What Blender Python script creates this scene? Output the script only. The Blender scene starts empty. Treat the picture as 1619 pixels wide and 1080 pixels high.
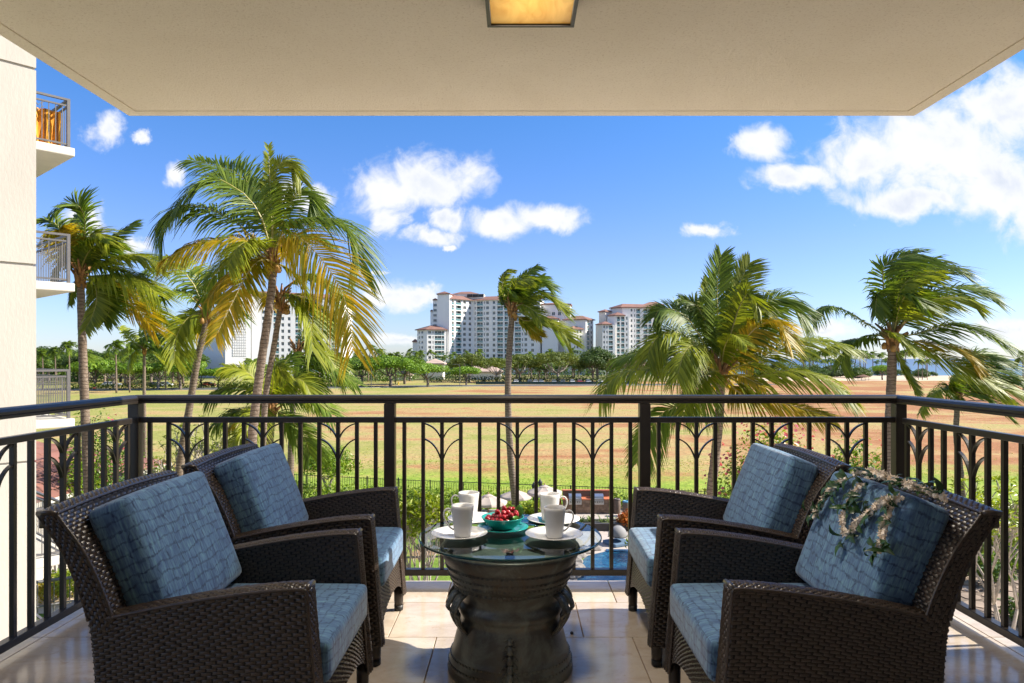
import bpy, math, random
import numpy as np
from mathutils import Vector, Matrix
R = random.Random(7)
NP = np.random.RandomState(11)
SC = bpy.context.scene
COL = SC.collection
# ------------------------------------------------------------------ camera
F, VX, HY, EYE = 1120.0, 815.0, 567.0, 1.29      # focal length in picture pixels, principal point, eye height
cam = bpy.data.cameras.new('camera')
cam.sensor_width = 36.0
cam.lens = F / 1619 * 36
cam.shift_x = -(VX - 809.5) / 1619
cam.shift_y = (HY - 540) / 1619
cam.clip_start = 0.05
cam.clip_end = 30000
camo = bpy.data.objects.new('camera', cam)
COL.objects.link(camo)
camo.location = (0, 0, EYE)
camo.rotation_euler = (math.radians(90), 0, 0)
SC.camera = camo
# ------------------------------------------------------------------ light
SUN = Vector((1.27, 0.13, 1.0)).normalized()
sl = bpy.data.lights.new('sun', 'SUN')
sl.energy = 3.3
sl.angle = math.radians(0.53)
sl.color = (1.0, 0.93, 0.82)
so = bpy.data.objects.new('sun', sl)
so.rotation_euler = SUN.to_track_quat('Z', 'Y').to_euler()
COL.objects.link(so)
SC.view_settings.view_transform = 'Standard'
SC.view_settings.look = 'None'
SC.view_settings.exposure = 1.65
SC.view_settings.gamma = 1.0
SC.view_settings.use_curve_mapping = False
SC.cycles.use_denoising = True
SC.cycles.max_bounces = 10
SC.cycles.diffuse_bounces = 6
SC.cycles.transparent_max_bounces = 10
SC.cycles.sample_clamp_indirect = 6.0
SC.cycles.caustics_reflective = False
SC.cycles.caustics_refractive = False

class NT:
    """small helper for node trees"""
    def __init__(s, tree):
        s.t = tree
        s.n = tree.nodes
        s.l = tree.links
    def node(s, typ, ins=None, **props):
        nd = s.n.new(typ)
        for k, v in props.items():
            setattr(nd, k, v)
        for k, v in (ins or {}).items():
            sock = nd.inputs[k]
            if isinstance(v, bpy.types.NodeSocket):
                s.l.new(v, sock)
            else:
                sock.default_value = v
        return nd
    def math(s, op, a, b=0.0, c=0.0, clamp=False):
        nd = s.n.new('ShaderNodeMath')
        nd.operation = op
        nd.use_clamp = clamp
        for i, v in enumerate((a, b, c)):
            if isinstance(v, bpy.types.NodeSocket):
                s.l.new(v, nd.inputs[i])
            else:
                nd.inputs[i].default_value = v
        return nd.outputs[0]
    def vmath(s, op, a, b=(0, 0, 0), c=(0, 0, 0)):
        nd = s.n.new('ShaderNodeVectorMath')
        nd.operation = op
        for i, v in enumerate((a, b, c)):
            if isinstance(v, bpy.types.NodeSocket):
                s.l.new(v, nd.inputs[i])
            else:
                nd.inputs[i].default_value = v
        return nd.outputs['Value'] if op in ('LENGTH', 'DOT_PRODUCT') else nd.outputs[0]
    def mix(s, f, a, b, blend='MIX'):
        nd = s.n.new('ShaderNodeMix')
        nd.data_type = 'RGBA'
        nd.blend_type = blend
        for i, v in ((0, f), (6, a), (7, b)):
            if isinstance(v, bpy.types.NodeSocket):
                s.l.new(v, nd.inputs[i])
            else:
                nd.inputs[i].default_value = v if i == 0 else (tuple(v) + (1,))[:4]
        return nd.outputs[2]
    def ramp(s, fac, stops, interp='LINEAR'):
        nd = s.n.new('ShaderNodeValToRGB')
        nd.color_ramp.interpolation = interp
        el = nd.color_ramp.elements
        while len(el) < len(stops):
            el.new(0.5)
        for e, (p, c) in zip(el, stops):
            e.position = p
            e.color = (tuple(c) + (1,))[:4] if not isinstance(c, (int, float)) else (c, c, c, 1)
        s.l.new(fac, nd.inputs[0])
        return nd.outputs[0]
    def rng(s, v, a, b, c=0.0, d=1.0, smooth=False):
        nd = s.n.new('ShaderNodeMapRange')
        nd.interpolation_type = 'SMOOTHSTEP' if smooth else 'LINEAR'
        s.l.new(v, nd.inputs[0])
        for i, x in enumerate((a, b, c, d)):
            nd.inputs[i + 1].default_value = x
        return nd.outputs[0]
    def noise(s, vec, scale, detail=3.0, rough=0.55, dist=0.0, out=0, dims='3D'):
        nd = s.n.new('ShaderNodeTexNoise')
        nd.noise_dimensions = dims
        if vec is not None:
            s.l.new(vec, nd.inputs['Vector'])
        nd.inputs['Scale'].default_value = scale
        nd.inputs['Detail'].default_value = detail
        nd.inputs['Roughness'].default_value = rough
        nd.inputs['Distortion'].default_value = dist
        return nd.outputs[out]

# ------------------------------------------------------------------ world: Nishita sky with procedural clouds
world = bpy.data.worlds.new('World')
SC.world = world
world.use_nodes = True
w = NT(world.node_tree)
w.n.clear()
sky = w.node('ShaderNodeTexSky', sky_type='NISHITA', sun_disc=False,
             sun_elevation=math.asin(SUN.z), sun_rotation=math.atan2(SUN.x, SUN.y),
             altitude=0.0, air_density=1.0, dust_density=0.2, ozone_density=2.6)
hs = w.node('ShaderNodeHueSaturation', {'Saturation': 1.1, 'Value': 1.0, 'Color': sky.outputs[0]})
tc = w.node('ShaderNodeTexCoord')
dirv = tc.outputs['Generated']
sx = w.node('ShaderNodeSeparateXYZ', {0: dirv})
X, Y, Z = sx.outputs
grade = w.ramp(w.rng(Z, 0.0, 0.5), [(0.0, (0.70, 0.79, 1.12)), (0.30, (0.74, 0.79, 1.16)), (0.75, (0.50, 0.87, 1.22)), (1.0, (0.44, 0.85, 1.22))])
skyg = w.mix(1.0, hs.outputs[0], grade, 'MULTIPLY')
ys = w.math('MAXIMUM', Y, 0.02)
gx = w.math('DIVIDE', X, ys)
gz = w.math('DIVIDE', Z, ys)
g = w.node('ShaderNodeCombineXYZ', {0: gx, 1: gz, 2: 0.0}).outputs[0]
n1 = w.noise(g, 9.0, 8.0, 0.62, 0.3, out=1)
nd1 = w.vmath('MULTIPLY', w.vmath('SUBTRACT', n1, (0.5, 0.5, 0.5)), (0.12, 0.075, 0.0))
gw = w.vmath('ADD', g, nd1)
BL = [(675, 288, 92, 40), (610, 300, 55, 42), (612, 345, 26, 28), (672, 378, 40, 17), (790, 350, 66, 22), (858, 343, 55, 20), (700, 342, 30, 22),
      (622, 466, 62, 19), (668, 468, 34, 12), (163, 198, 30, 27), (225, 213, 17, 11), (284, 275, 22, 16), (505, 312, 26, 25), (455, 300, 40, 20),
      (1204, 232, 45, 32), (1250, 287, 54, 20), (1370, 245, 95, 45), (1500, 235, 150, 75), (1600, 170, 90, 60), (1440, 310, 110, 26), (1590, 290, 110, 50),
      (1120, 368, 27, 12), (1295, 524, 55, 11), (130, 345, 36, 22), (205, 390, 30, 16), (600, 433, 18, 4), (640, 536, 50, 9), (1565, 525, 90, 16),
      (700, 395, 14, 6), (1700, 330, 120, 60), (-80, 300, 60, 30), (-60, 120, 60, 24)]
acc = None
for (cx, cy, rx, ry) in BL:
    ux, uz = (cx - VX) / F, (HY - cy) / F
    v = w.vmath('MULTIPLY_ADD', gw, (F / rx, F / ry, 0), (-ux * F / rx, -uz * F / ry, 0))
    ln = w.vmath('LENGTH', v)
    acc = ln if acc is None else w.math('MINIMUM', acc, ln)
n2 = w.noise(g, 21.0, 9.0, 0.58, 0.4)
den = w.math('ADD', w.math('SUBTRACT', 1.24, acc), w.math('MULTIPLY', w.math('SUBTRACT', n2, 0.5), 2.0))
m_front = w.rng(den, -0.16, 0.80, 0, 1, True)
m_front = w.math('MULTIPLY', m_front, w.math('GREATER_THAN', Y, 0.25))
# unseen scattered cumulus over the rest of the sky, spread wider to add fill light
zz = w.math('ADD', w.math('MAXIMUM', Z, 0.0), 0.18)
dome = w.node('ShaderNodeCombineXYZ', {0: w.math('DIVIDE', X, zz), 1: w.math('DIVIDE', Y, zz), 2: 3.7}).outputs[0]
n3 = w.noise(dome, 1.5, 7.0, 0.6, 0.2)
m_rest = w.math('MULTIPLY', w.rng(n3, 0.50, 0.66, 0, 0.95, True), w.math('MAXIMUM', w.math('LESS_THAN', Y, 0.25), w.math('GREATER_THAN', gz, 0.46)))
alpha = w.math('MAXIMUM', m_front, m_rest)
above = w.rng(Z, -0.004, 0.03, 0.0, 1.0)
alpha = w.math('MULTIPLY', w.math('MULTIPLY', alpha, above), 0.97)
n4 = w.noise(g, 12.0, 5.0, 0.55)
thick = w.rng(den, 0.55, 1.35, 0.0, 1.0, True)
shade = w.math('MULTIPLY', thick, w.rng(n4, 0.42, 0.62, 0.0, 0.75, True))
ccol = w.mix(shade, (6.0, 6.05, 6.2), (4.2, 4.6, 5.3))
skyc = w.mix(alpha, skyg, ccol)
bg = w.node('ShaderNodeBackground', {'Color': skyc, 'Strength': 0.0548})
wo = w.node('ShaderNodeOutputWorld', {'Surface': bg.outputs[0]})
world.cycles.sampling_method = 'MANUAL'
world.cycles.sample_map_resolution = 512

# ------------------------------------------------------------------ helpers
def W(px, py, d):
    """the point at depth d that the camera sees at picture position px, py"""
    return Vector(((px - VX) / F * d, d, EYE + (HY - py) / F * d))
def G(px, py, z):
    d = (EYE - z) * F / (py - HY)
    return Vector(((px - VX) / F * d, d, z))

class MB:
    def __init__(s):
        s.v = []; s.f = []; s.m = []; s.uv = None
    def add(s, vs, fs, mi=0):
        o = len(s.v)
        s.v.extend([tuple(p) for p in vs])
        s.f.extend([tuple(i + o for i in f) for f in fs])
        s.m.extend([mi] * len(fs))
    def box(s, a, b, mi=0, M=None):
        (x0, y0, z0), (x1, y1, z1) = a, b
        vs = [Vector(p) for p in ((x0, y0, z0), (x1, y0, z0), (x1, y1, z0), (x0, y1, z0), (x0, y0, z1), (x1, y0, z1), (x1, y1, z1), (x0, y1, z1))]
        if M is not None:
            vs = [M @ p for p in vs]
        s.add(vs, [(0, 3, 2, 1), (4, 5, 6, 7), (0, 1, 5, 4), (1, 2, 6, 5), (2, 3, 7, 6), (3, 0, 4, 7)], mi)
    def prism(s, poly, z0, z1, mi=0):
        n = len(poly)
        vs = [(x, y, z0) for x, y in poly] + [(x, y, z1) for x, y in poly]
        s.add(vs, [tuple(range(n))[::-1], tuple(range(n, 2 * n))] + [(i, (i + 1) % n, n + (i + 1) % n, n + i) for i in range(n)], mi)
    def tube(s, pts, rad, n=8, mi=0, cap=True):
        pts = [Vector(p) for p in pts]
        if not hasattr(rad, '__len__'):
            rad = [rad] * len(pts)
        vs = []; fs = []
        ref = None
        for i, p in enumerate(pts):
            t = (pts[min(i + 1, len(pts) - 1)] - pts[max(i - 1, 0)])
            if t.length < 1e-9: t = Vector((0, 0, 1))
            t.normalize()
            if ref is None:
                ref = Vector((1, 0, 0)) if abs(t.x) < 0.8 else Vector((0, 1, 0))
            a = (ref - t * ref.dot(t)).normalized(); b = t.cross(a); ref = a
            for k in range(n):
                th = 2 * math.pi * k / n
                vs.append(p + (a * math.cos(th) + b * math.sin(th)) * rad[i])
        for i in range(len(pts) - 1):
            for k in range(n):
                k2 = (k + 1) % n
                fs.append((i * n + k, i * n + k2, (i + 1) * n + k2, (i + 1) * n + k))
        if cap:
            fs.append(tuple(range(n))[::-1]); fs.append(tuple(range((len(pts) - 1) * n, len(pts) * n)))
        s.add(vs, fs, mi)
    def bar(s, pts, nrm, w, h, mi=0):
        """flat bar along pts; w along nrm, h across"""
        pts = [Vector(p) for p in pts]; nrm = Vector(nrm)
        vs = []; fs = []
        for i, p in enumerate(pts):
            t = (pts[min(i + 1, len(pts) - 1)] - pts[max(i - 1, 0)]).normalized()
            b = t.cross(nrm).normalized()
            for sa, sb in ((-1, -1), (1, -1), (1, 1), (-1, 1)):
                vs.append(p + nrm * (sa * w / 2) + b * (sb * h / 2))
        for i in range(len(pts) - 1):
            for k in range(4):
                fs.append((i * 4 + k, i * 4 + (k + 1) % 4, i * 4 + 4 + (k + 1) % 4, i * 4 + 4 + k))
        fs += [(3, 2, 1, 0), tuple(len(vs) - 4 + k for k in range(4))]
        s.add(vs, fs, mi)
    def lathe(s, prof, n=32, mi=0, c=(0, 0, 0)):
        vs = []; fs = []
        for r, z in prof:
            for k in range(n):
                th = 2 * math.pi * k / n
                vs.append((c[0] + r * math.cos(th), c[1] + r * math.sin(th), c[2] + z))
        for i in range(len(prof) - 1):
            for k in range(n):
                k2 = (k + 1) % n
                fs.append((i * n + k, i * n + k2, (i + 1) * n + k2, (i + 1) * n + k))
        if prof[0][0] > 1e-6: fs.append(tuple(range(n))[::-1])
        if prof[-1][0] > 1e-6: fs.append(tuple(range((len(prof) - 1) * n, len(prof) * n)))
        s.add(vs, fs, mi)
    def mesh(s, name, mats, smooth=False):
        me = bpy.data.meshes.new(name)
        me.from_pydata(s.v, [], s.f)
        mats = mats if isinstance(mats, (list, tuple)) else [mats]
        for m in mats: me.materials.append(m)
        if len(mats) > 1: me.polygons.foreach_set('material_index', s.m)
        if s.uv is not None:
            l = me.uv_layers.new(name='UVMap')
            idx = np.zeros(len(me.loops), dtype=np.int32); me.loops.foreach_get('vertex_index', idx)
            l.data.foreach_set('uv', np.asarray(s.uv, dtype=np.float32)[idx].ravel())
        if smooth:
            me.polygons.foreach_set('use_smooth', [True] * len(me.polygons))
        me.update()
        return me
    def build(s, name, mats, parent=None, smooth=False, bevel=0, loc=None):
        return link(name, s.mesh(name, mats, smooth), parent, bevel, loc)

def link(name, me, parent=None, bevel=0, loc=None, rot=None, scale=None):
    o = bpy.data.objects.new(name, me)
    COL.objects.link(o)
    if parent is not None: o.parent = parent
    if loc is not None: o.location = loc
    if rot is not None: o.rotation_euler = rot
    if scale is not None: o.scale = scale
    if bevel:
        b = o.modifiers.new('bevel', 'BEVEL'); b.width = bevel; b.segments = 2; b.limit_method = 'ANGLE'; b.angle_limit = math.radians(40)
    return o
def tag(o, label=None, cat=None, group=None, kind=None):
    if label: o['label'] = label
    if cat: o['category'] = cat
    if group: o['group'] = group
    if kind: o['kind'] = kind
    return o
def thing(name, label, cat, loc=(0, 0, 0), rz=0.0, group=None):
    o = bpy.data.objects.new(name, None)
    o.empty_display_size = 0.1
    COL.objects.link(o)
    o.location = loc; o.rotation_euler = (0, 0, rz)
    return tag(o, label, cat, group)
def copy_tree(o, loc, rz=0.0, label=None, group=None, parent=None, scale=None):
    c = o.copy(); COL.objects.link(c)
    if parent is not None: c.parent = parent
    else:
        c.location = loc; c.rotation_euler = (0, 0, rz)
        if scale is not None: c.scale = scale
        if label: c['label'] = label
        if group: c['group'] = group
    for ch in list(o.children): copy_tree(ch, None, parent=c)
    return c
def catmull(pts, n):
    P = [np.array(p, float) for p in pts]
    P = [2 * P[0] - P[1]] + P + [2 * P[-1] - P[-2]]
    out = []
    m = len(P) - 3
    for k in range(n):
        s = k / (n - 1) * m; i = min(int(s), m - 1); t = s - i
        a, b, c, d = P[i:i + 4]
        out.append(0.5 * ((2 * b) + (c - a) * t + (2 * a - 5 * b + 4 * c - d) * t * t + (3 * b - a - 3 * c + d) * t ** 3))
    return np.array(out)

# ------------------------------------------------------------------ materials
def pmat(name, col, rough=0.6, var=0.0, vscale=6.0, bump=0.0, bscale=40.0, metal=0.0, spec=0.5, rnd=0.0, coord='Object', trans=0.0, col2=None, stretch=None):
    m = bpy.data.materials.new(name); m.use_nodes = True
    t = NT(m.node_tree)
    bs = t.n['Principled BSDF']
    bs.inputs['Roughness'].default_value = rough
    bs.inputs['Metallic'].default_value = metal
    bs.inputs['Specular IOR Level'].default_value = spec
    tcn = t.node('ShaderNodeTexCoord').outputs[coord]
    if stretch: tcn = t.vmath('MULTIPLY', tcn, stretch)
    c = None
    base = tuple(col)
    if var or col2:
        nz = t.noise(tcn, vscale, 5.0, 0.6)
        c2 = col2 or tuple(max(0, x * (1 - var)) for x in base)
        c1 = base if col2 else tuple(min(1, x * (1 + var * .7)) for x in base)
        c = t.mix(t.rng(nz, 0.34, 0.66), c2, c1)
    if rnd:
        oi = t.node('ShaderNodeObjectInfo').outputs['Random']
        c = t.mix(1.0, c if c is not None else base, t.ramp(oi, [(0, (1 - rnd,) * 3), (1, (1 + rnd * .0, 1, 1))]), 'MULTIPLY')
    if c is not None: t.l.new(c, bs.inputs['Base Color'])
    else: bs.inputs['Base Color'].default_value = base + (1,)
    if bump:
        nb = t.noise(tcn, bscale, 4.0, 0.6)
        b = t.node('ShaderNodeBump', {'Height': nb, 'Strength': bump, 'Distance': 0.01})
        t.l.new(b.outputs[0], bs.inputs['Normal'])
    if trans:
        tr = t.node('ShaderNodeBsdfTranslucent')
        if c is not None: t.l.new(c, tr.inputs[0])
        else: tr.inputs[0].default_value = base + (1,)
        mx = t.node('ShaderNodeMixShader', {0: trans})
        t.l.new(bs.outputs[0], mx.inputs[1]); t.l.new(tr.outputs[0], mx.inputs[2])
        t.l.new(mx.outputs[0], t.n['Material Output'].inputs[0])
    return m
def thin_glass(name, tint, ior=1.5, rough=0.0):
    m = bpy.data.materials.new(name); m.use_nodes = True
    t = NT(m.node_tree); t.n.remove(t.n['Principled BSDF'])
    tr = t.node('ShaderNodeBsdfTransparent', {0: tuple(tint) + (1,)})
    gl = t.node('ShaderNodeBsdfGlossy', {'Roughness': rough})
    fr = t.node('ShaderNodeFresnel', {'IOR': ior})
    mx = t.node('ShaderNodeMixShader', {0: fr.outputs[0], 1: tr.outputs[0], 2: gl.outputs[0]})
    t.l.new(mx.outputs[0], t.n['Material Output'].inputs[0])
    return m

M = {}
m = bpy.data.materials.new('stucco_ceiling'); m.use_nodes = True; t = NT(m.node_tree); bs = t.n['Principled BSDF']
ob = t.node('ShaderNodeTexCoord').outputs['Object']
n1_ = t.noise(ob, 85.0, 3.0, 0.7); n2_ = t.noise(ob, 1.3, 5.0, 0.6, 0.4); n3_ = t.noise(ob, 240.0, 2.0, 0.6)
c = t.mix(t.rng(n2_, 0.35, 0.65), (0.89, 0.80, 0.665), (0.95, 0.865, 0.735))
c = t.mix(t.rng(n1_, 0.55, 0.66, 0, 0.5), c, (0.64, 0.53, 0.40))
t.l.new(c, bs.inputs['Base Color']); bs.inputs['Roughness'].default_value = 0.95; bs.inputs['Specular IOR Level'].default_value = 0.2
t.l.new(t.node('ShaderNodeBump', {'Height': t.math('ADD', n1_, n3_), 'Strength': 0.9, 'Distance': 0.006}).outputs[0], bs.inputs['Normal'])
M['stucco_ceiling'] = m
M['stucco_wall'] = pmat('stucco_wall', (0.47, 0.435, 0.38), 0.9, 0.07, 1.0, 0.5, 24.0, stretch=(1.0, 1.0, 0.35))
M['plaster'] = pmat('plaster', (0.85, 0.80, 0.72), 0.9, 0.04, 1.2)
M['slab_edge'] = pmat('slab_edge', (0.56, 0.53, 0.47), 0.85, 0.04, 2.0, 0.2, 40.0)
M['grout'] = pmat('grout', (0.33, 0.22, 0.14), 0.9)
M['bronze_paint'] = pmat('bronze_paint', (0.020, 0.016, 0.013), 0.32, 0.15, 8.0, 0.05, 200.0, spec=0.6)
M['grey_rail'] = pmat('grey_rail', (0.11, 0.105, 0.105), 0.45, 0.1, 8.0)
M['white_ceramic'] = pmat('white_ceramic', (0.66, 0.65, 0.63), 0.12)
M['teal_glaze'] = pmat('teal_glaze', (0.012, 0.22, 0.20), 0.18, 0.15, 30.0)
M['cherry_skin'] = pmat('cherry_skin', (0.30, 0.008, 0.012), 0.12, rnd=0.5)
M['stem'] = pmat('stem', (0.12, 0.16, 0.04), 0.6)
M['lei_leaf'] = pmat('lei_leaf', (0.030, 0.095, 0.018), 0.35, 0.3, 20.0, trans=0.12, rnd=0.45)
M['lei_flower'] = pmat('lei_flower', (0.95, 0.84, 0.71), 0.6, 0.06, 60.0, rnd=0.12)
M['garnish_leaf'] = pmat('garnish_leaf', (0.10, 0.26, 0.04), 0.35, 0.25, 60.0, trans=0.3)
# travertine tile
m = bpy.data.materials.new('travertine'); m.use_nodes = True; t = NT(m.node_tree); bs = t.n['Principled BSDF']
oi = t.node('ShaderNodeObjectInfo').outputs['Random']
ob = t.node('ShaderNodeTexCoord').outputs['Object']
off = t.vmath('ADD', ob, t.vmath('MULTIPLY', t.node('ShaderNodeCombineXYZ', {0: oi, 1: oi, 2: oi}).outputs[0], (37.0, 19.0, 11.0)))
na = t.noise(t.vmath('MULTIPLY', off, (1.0, 1.9, 1.0)), 3.2, 6.0, 0.65, 0.8)
nb = t.noise(off, 22.0, 5.0, 0.6, 0.4)
c = t.ramp(na, [(0.28, (0.43, 0.335, 0.25)), (0.5, (0.54, 0.455, 0.365)), (0.72, (0.60, 0.53, 0.45))])
c = t.mix(t.rng(nb, 0.60, 0.70, 0, 0.5), c, (0.40, 0.285, 0.18))
c = t.mix(1.0, c, t.ramp(oi, [(0, (0.90, 0.89, 0.87)), (1, (1, 1, 1))]), 'MULTIPLY')
t.l.new(c, bs.inputs['Base Color'])
pit = t.noise(off, 75.0, 2.0, 0.5)
bs.inputs['Specular IOR Level'].default_value = 0.55
t.l.new(t.rng(nb, 0.35, 0.7, 0.10, 0.24), bs.inputs['Roughness'])
t.l.new(t.node('ShaderNodeBump', {'Height': t.rng(pit, 0.30, 0.37, 0, 1), 'Strength': 0.25, 'Distance': 0.002}).outputs[0], bs.inputs['Normal'])
M['travertine'] = m
# woven resin
m = wk_ = pmat('wicker', (0.048, 0.033, 0.024), 0.30, 0.35, 60.0, 0.1, 300.0, spec=0.55); M['wicker'] = m
M['wicker_base'] = pmat('wicker_base', (0.007, 0.005, 0.004), 0.7)
M['leg_dark'] = pmat('leg_dark', (0.030, 0.022, 0.018), 0.4, 0.2, 30.0)
M['leg_cap'] = pmat('leg_cap', (0.012, 0.012, 0.012), 0.5)
wk_.node_tree.nodes['Principled BSDF'].inputs['Coat Weight'].default_value = 0.35
wk_.node_tree.nodes['Principled BSDF'].inputs['Coat Roughness'].default_value = 0.22
# cushion fabric
m = bpy.data.materials.new('blue_fabric'); m.use_nodes = True; t = NT(m.node_tree); bs = t.n['Principled BSDF']
uv = t.node('ShaderNodeTexCoord').outputs['UV']
oi = t.node('ShaderNodeObjectInfo').outputs['Random']
uvo = t.vmath('ADD', uv, t.vmath('MULTIPLY', t.node('ShaderNodeCombineXYZ', {0: oi, 1: oi, 2: 0.0}).outputs[0], (3.1, 1.7, 0)))
nz = t.noise(uvo, 13.0, 2.0, 0.5, out=1)
nz2 = t.noise(uvo, 70.0, 2.0, 0.6, out=1)
wv = t.vmath('ADD', uvo, t.vmath('MULTIPLY', t.vmath('SUBTRACT', nz, (0.5, 0.5, 0.5)), (0.085, 0.036, 0)))
wv = t.vmath('ADD', wv, t.vmath('MULTIPLY', t.vmath('SUBTRACT', nz2, (0.5, 0.5, 0.5)), (0.012, 0.016, 0)))
br = t.node('ShaderNodeTexBrick', {'Vector': wv, 'Scale': 1.0, 'Mortar Size': 0.0050, 'Mortar Smooth': 0.7, 'Bias': 0.0, 'Brick Width': 0.085, 'Row Height': 0.034}, offset=0.41, squash=1.5, squash_frequency=2)
st = t.noise(t.vmath('MULTIPLY', uvo, (135.0, 17.0, 1.0)), 1.0, 3.0, 0.65)
st2 = t.noise(t.vmath('MULTIPLY', uvo, (30.0, 9.0, 1.0)), 1.0, 3.0, 0.6)
fill = t.ramp(st, [(0.30, (0.050, 0.100, 0.190)), (0.44, (0.098, 0.188, 0.325)), (0.58, (0.140, 0.270, 0.390)), (0.72, (0.185, 0.400, 0.425))])
fill = t.mix(t.rng(st2, 0.42, 0.68, 0, 0.7), fill, (0.040, 0.078, 0.170))
edge = t.math('MULTIPLY', br.outputs['Fac'], t.math('MULTIPLY', t.rng(st, 0.30, 0.70, 1.0, 0.35), t.rng(t.noise(uvo, 34.0, 2.0, 0.5), 0.36, 0.56, 0.35, 1.0)))
c = t.mix(t.math('MULTIPLY', edge, 0.95), fill, (0.018, 0.035, 0.085))
t.l.new(c, bs.inputs['Base Color'])
bs.inputs['Roughness'].default_value = 0.85
bs.inputs['Sheen Weight'].default_value = 0.25
bs.inputs['Specular IOR Level'].default_value = 0.25
wea = t.noise(t.vmath('MULTIPLY', uvo, (900.0, 900.0, 1.0)), 1.0, 1.0, 0.5)
t.l.new(t.node('ShaderNodeBump', {'Height': wea, 'Strength': 0.25, 'Distance': 0.001}).outputs[0], bs.inputs['Normal'])
M['blue_fabric'] = m
M['seam'] = pmat('seam', (0.10, 0.19, 0.30), 0.8)
# drum bronze
m = bpy.data.materials.new('drum_bronze'); m.use_nodes = True; t = NT(m.node_tree); bs = t.n['Principled BSDF']
ob = t.node('ShaderNodeTexCoord').outputs['Object']
n1_ = t.noise(ob, 7.0, 6.0, 0.65, 0.5); n2_ = t.noise(ob, 45.0, 4.0, 0.6)
c = t.ramp(n1_, [(0.30, (0.090, 0.068, 0.050)), (0.46, (0.092, 0.094, 0.086)), (0.60, (0.165, 0.180, 0.168)), (0.74, (0.170, 0.125, 0.088))])
c = t.mix(t.rng(n2_, 0.62, 0.72, 0, 0.6), c, (0.19, 0.21, 0.19))
t.l.new(c, bs.inputs['Base Color']); bs.inputs['Metallic'].default_value = 0.35
t.l.new(t.rng(n1_, 0.3, 0.7, 0.28, 0.5), bs.inputs['Roughness'])
t.l.new(t.node('ShaderNodeBump', {'Height': n2_, 'Strength': 0.3, 'Distance': 0.002}).outputs[0], bs.inputs['Normal'])
M['drum_bronze'] = m
M['drum_patina'] = pmat('drum_patina', (0.20, 0.245, 0.225), 0.6, 0.3, 12.0, 0.3, 60.0)
M['glass_top'] = thin_glass('glass_top', (0.90, 0.965, 0.955), 1.5)
m = bpy.data.materials.new('glass_under'); m.use_nodes = True; t = NT(m.node_tree); t.n.remove(t.n['Principled BSDF'])
t.l.new(t.node('ShaderNodeBsdfTransparent', {0: (0.93, 0.985, 0.975, 1)}).outputs[0], t.n['Material Output'].inputs[0]); M['glass_under'] = m
M['glass_edge'] = pmat('glass_edge', (0.005, 0.045, 0.045), 0.06, spec=0.8)
# ================================================================== the balcony
GZ, FZ = -7.0, -7.6          # garden level, field level (our floor is z = 0)
XL, XR, YF = -2.28, 2.34, 4.117
floor = MB(); floor.box((XL, -1.6, -0.26), (XR, YF - 0.002, -0.010))
floor = tag(floor.build('balcony_floor', M['grout']), kind='structure')
def tiles():
    rows = [(YF, 3.747, -0.37), (3.747, 3.281, -0.59), (3.281, 2.815, -0.365), (2.815, 2.349, -0.59), (2.349, 1.883, -0.365), (1.883, 1.417, -0.59), (1.417, 0.95, -0.365), (0.95, 0.48, -0.59), (0.48, 0.02, -0.365), (0.02, -0.45, -0.59), (-0.45, -0.92, -0.365)]
    gp = 0.0022
    for y1, y0, ox in rows:
        xs = [-2.19]
        k = math.ceil((-2.19 - ox) / 0.906 + 0.05)
        while ox + k * 0.906 < 2.2:
            xs.append(ox + k * 0.906); k += 1
        xs.append(2.2)
        cells = [(XL, -2.19)] + list(zip(xs[:-1], xs[1:])) + [(2.2, XR)]
        for a, b in cells:
            mb = MB()
            a2, b2, c2, d2 = a + gp, b - gp, y0 + gp, y1 - (gp if y1 != YF else 0)
            e = 0.0016
            mb.add([(a2, c2, -0.012), (b2, c2, -0.012), (b2, d2, -0.012), (a2, d2, -0.012), (a2, c2, -e), (b2, c2, -e), (b2, d2, -e), (a2, d2, -e),
                    (a2 + e, c2 + e, 0), (b2 - e, c2 + e, 0), (b2 - e, d2 - e, 0), (a2 + e, d2 - e, 0)],
                   [(0, 1, 5, 4), (1, 2, 6, 5), (2, 3, 7, 6), (3, 0, 4, 7), (4, 5, 9, 8), (5, 6, 10, 9), (6, 7, 11, 10), (7, 4, 8, 11), (8, 9, 10, 11)])
            mb.build('tile', M['travertine'], floor)
tiles()
# ceiling slab with the drip groove set back from its edge
CZ = 2.693
cxl, cxr = -2.235, 2.306
mb = MB(); gw_, gi = 0.012, 0.075
mb.box((cxl + gi + gw_, -1.6, CZ), (cxr - gi - gw_, YF - 0.02 - gi - gw_, CZ + 0.26))
mb.box((cxl, -1.6, CZ + 0.001), (cxl + gi, YF - 0.02, CZ + 0.259)); mb.box((cxr - gi, -1.6, CZ + 0.001), (cxr, YF - 0.02, CZ + 0.259))
mb.box((cxl + gi, YF - 0.02 - gi, CZ + 0.001), (cxr - gi, YF - 0.02, CZ + 0.259))
mb.box((cxl + gi, -1.6, CZ + 0.012), (cxl + gi + gw_, YF - 0.02 - gi, CZ + 0.25)); mb.box((cxr - gi - gw_, -1.6, CZ + 0.012), (cxr - gi, YF - 0.02 - gi, CZ + 0.25))
mb.box((cxl + gi + gw_, YF - 0.02 - gi - gw_, CZ + 0.012), (cxr - gi - gw_, YF - 0.02 - gi, CZ + 0.25))
tag(mb.build('ceiling', M['stucco_ceiling']), kind='structure')
# wall of the apartment behind the camera
mb = MB(); mb.box((-3.2, -1.9, -0.2), (3.2, -1.602, 3.2))
tag(mb.build('apartment_wall', pmat('room_wall', (0.46, 0.43, 0.39), 0.8)), kind='structure')

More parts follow.
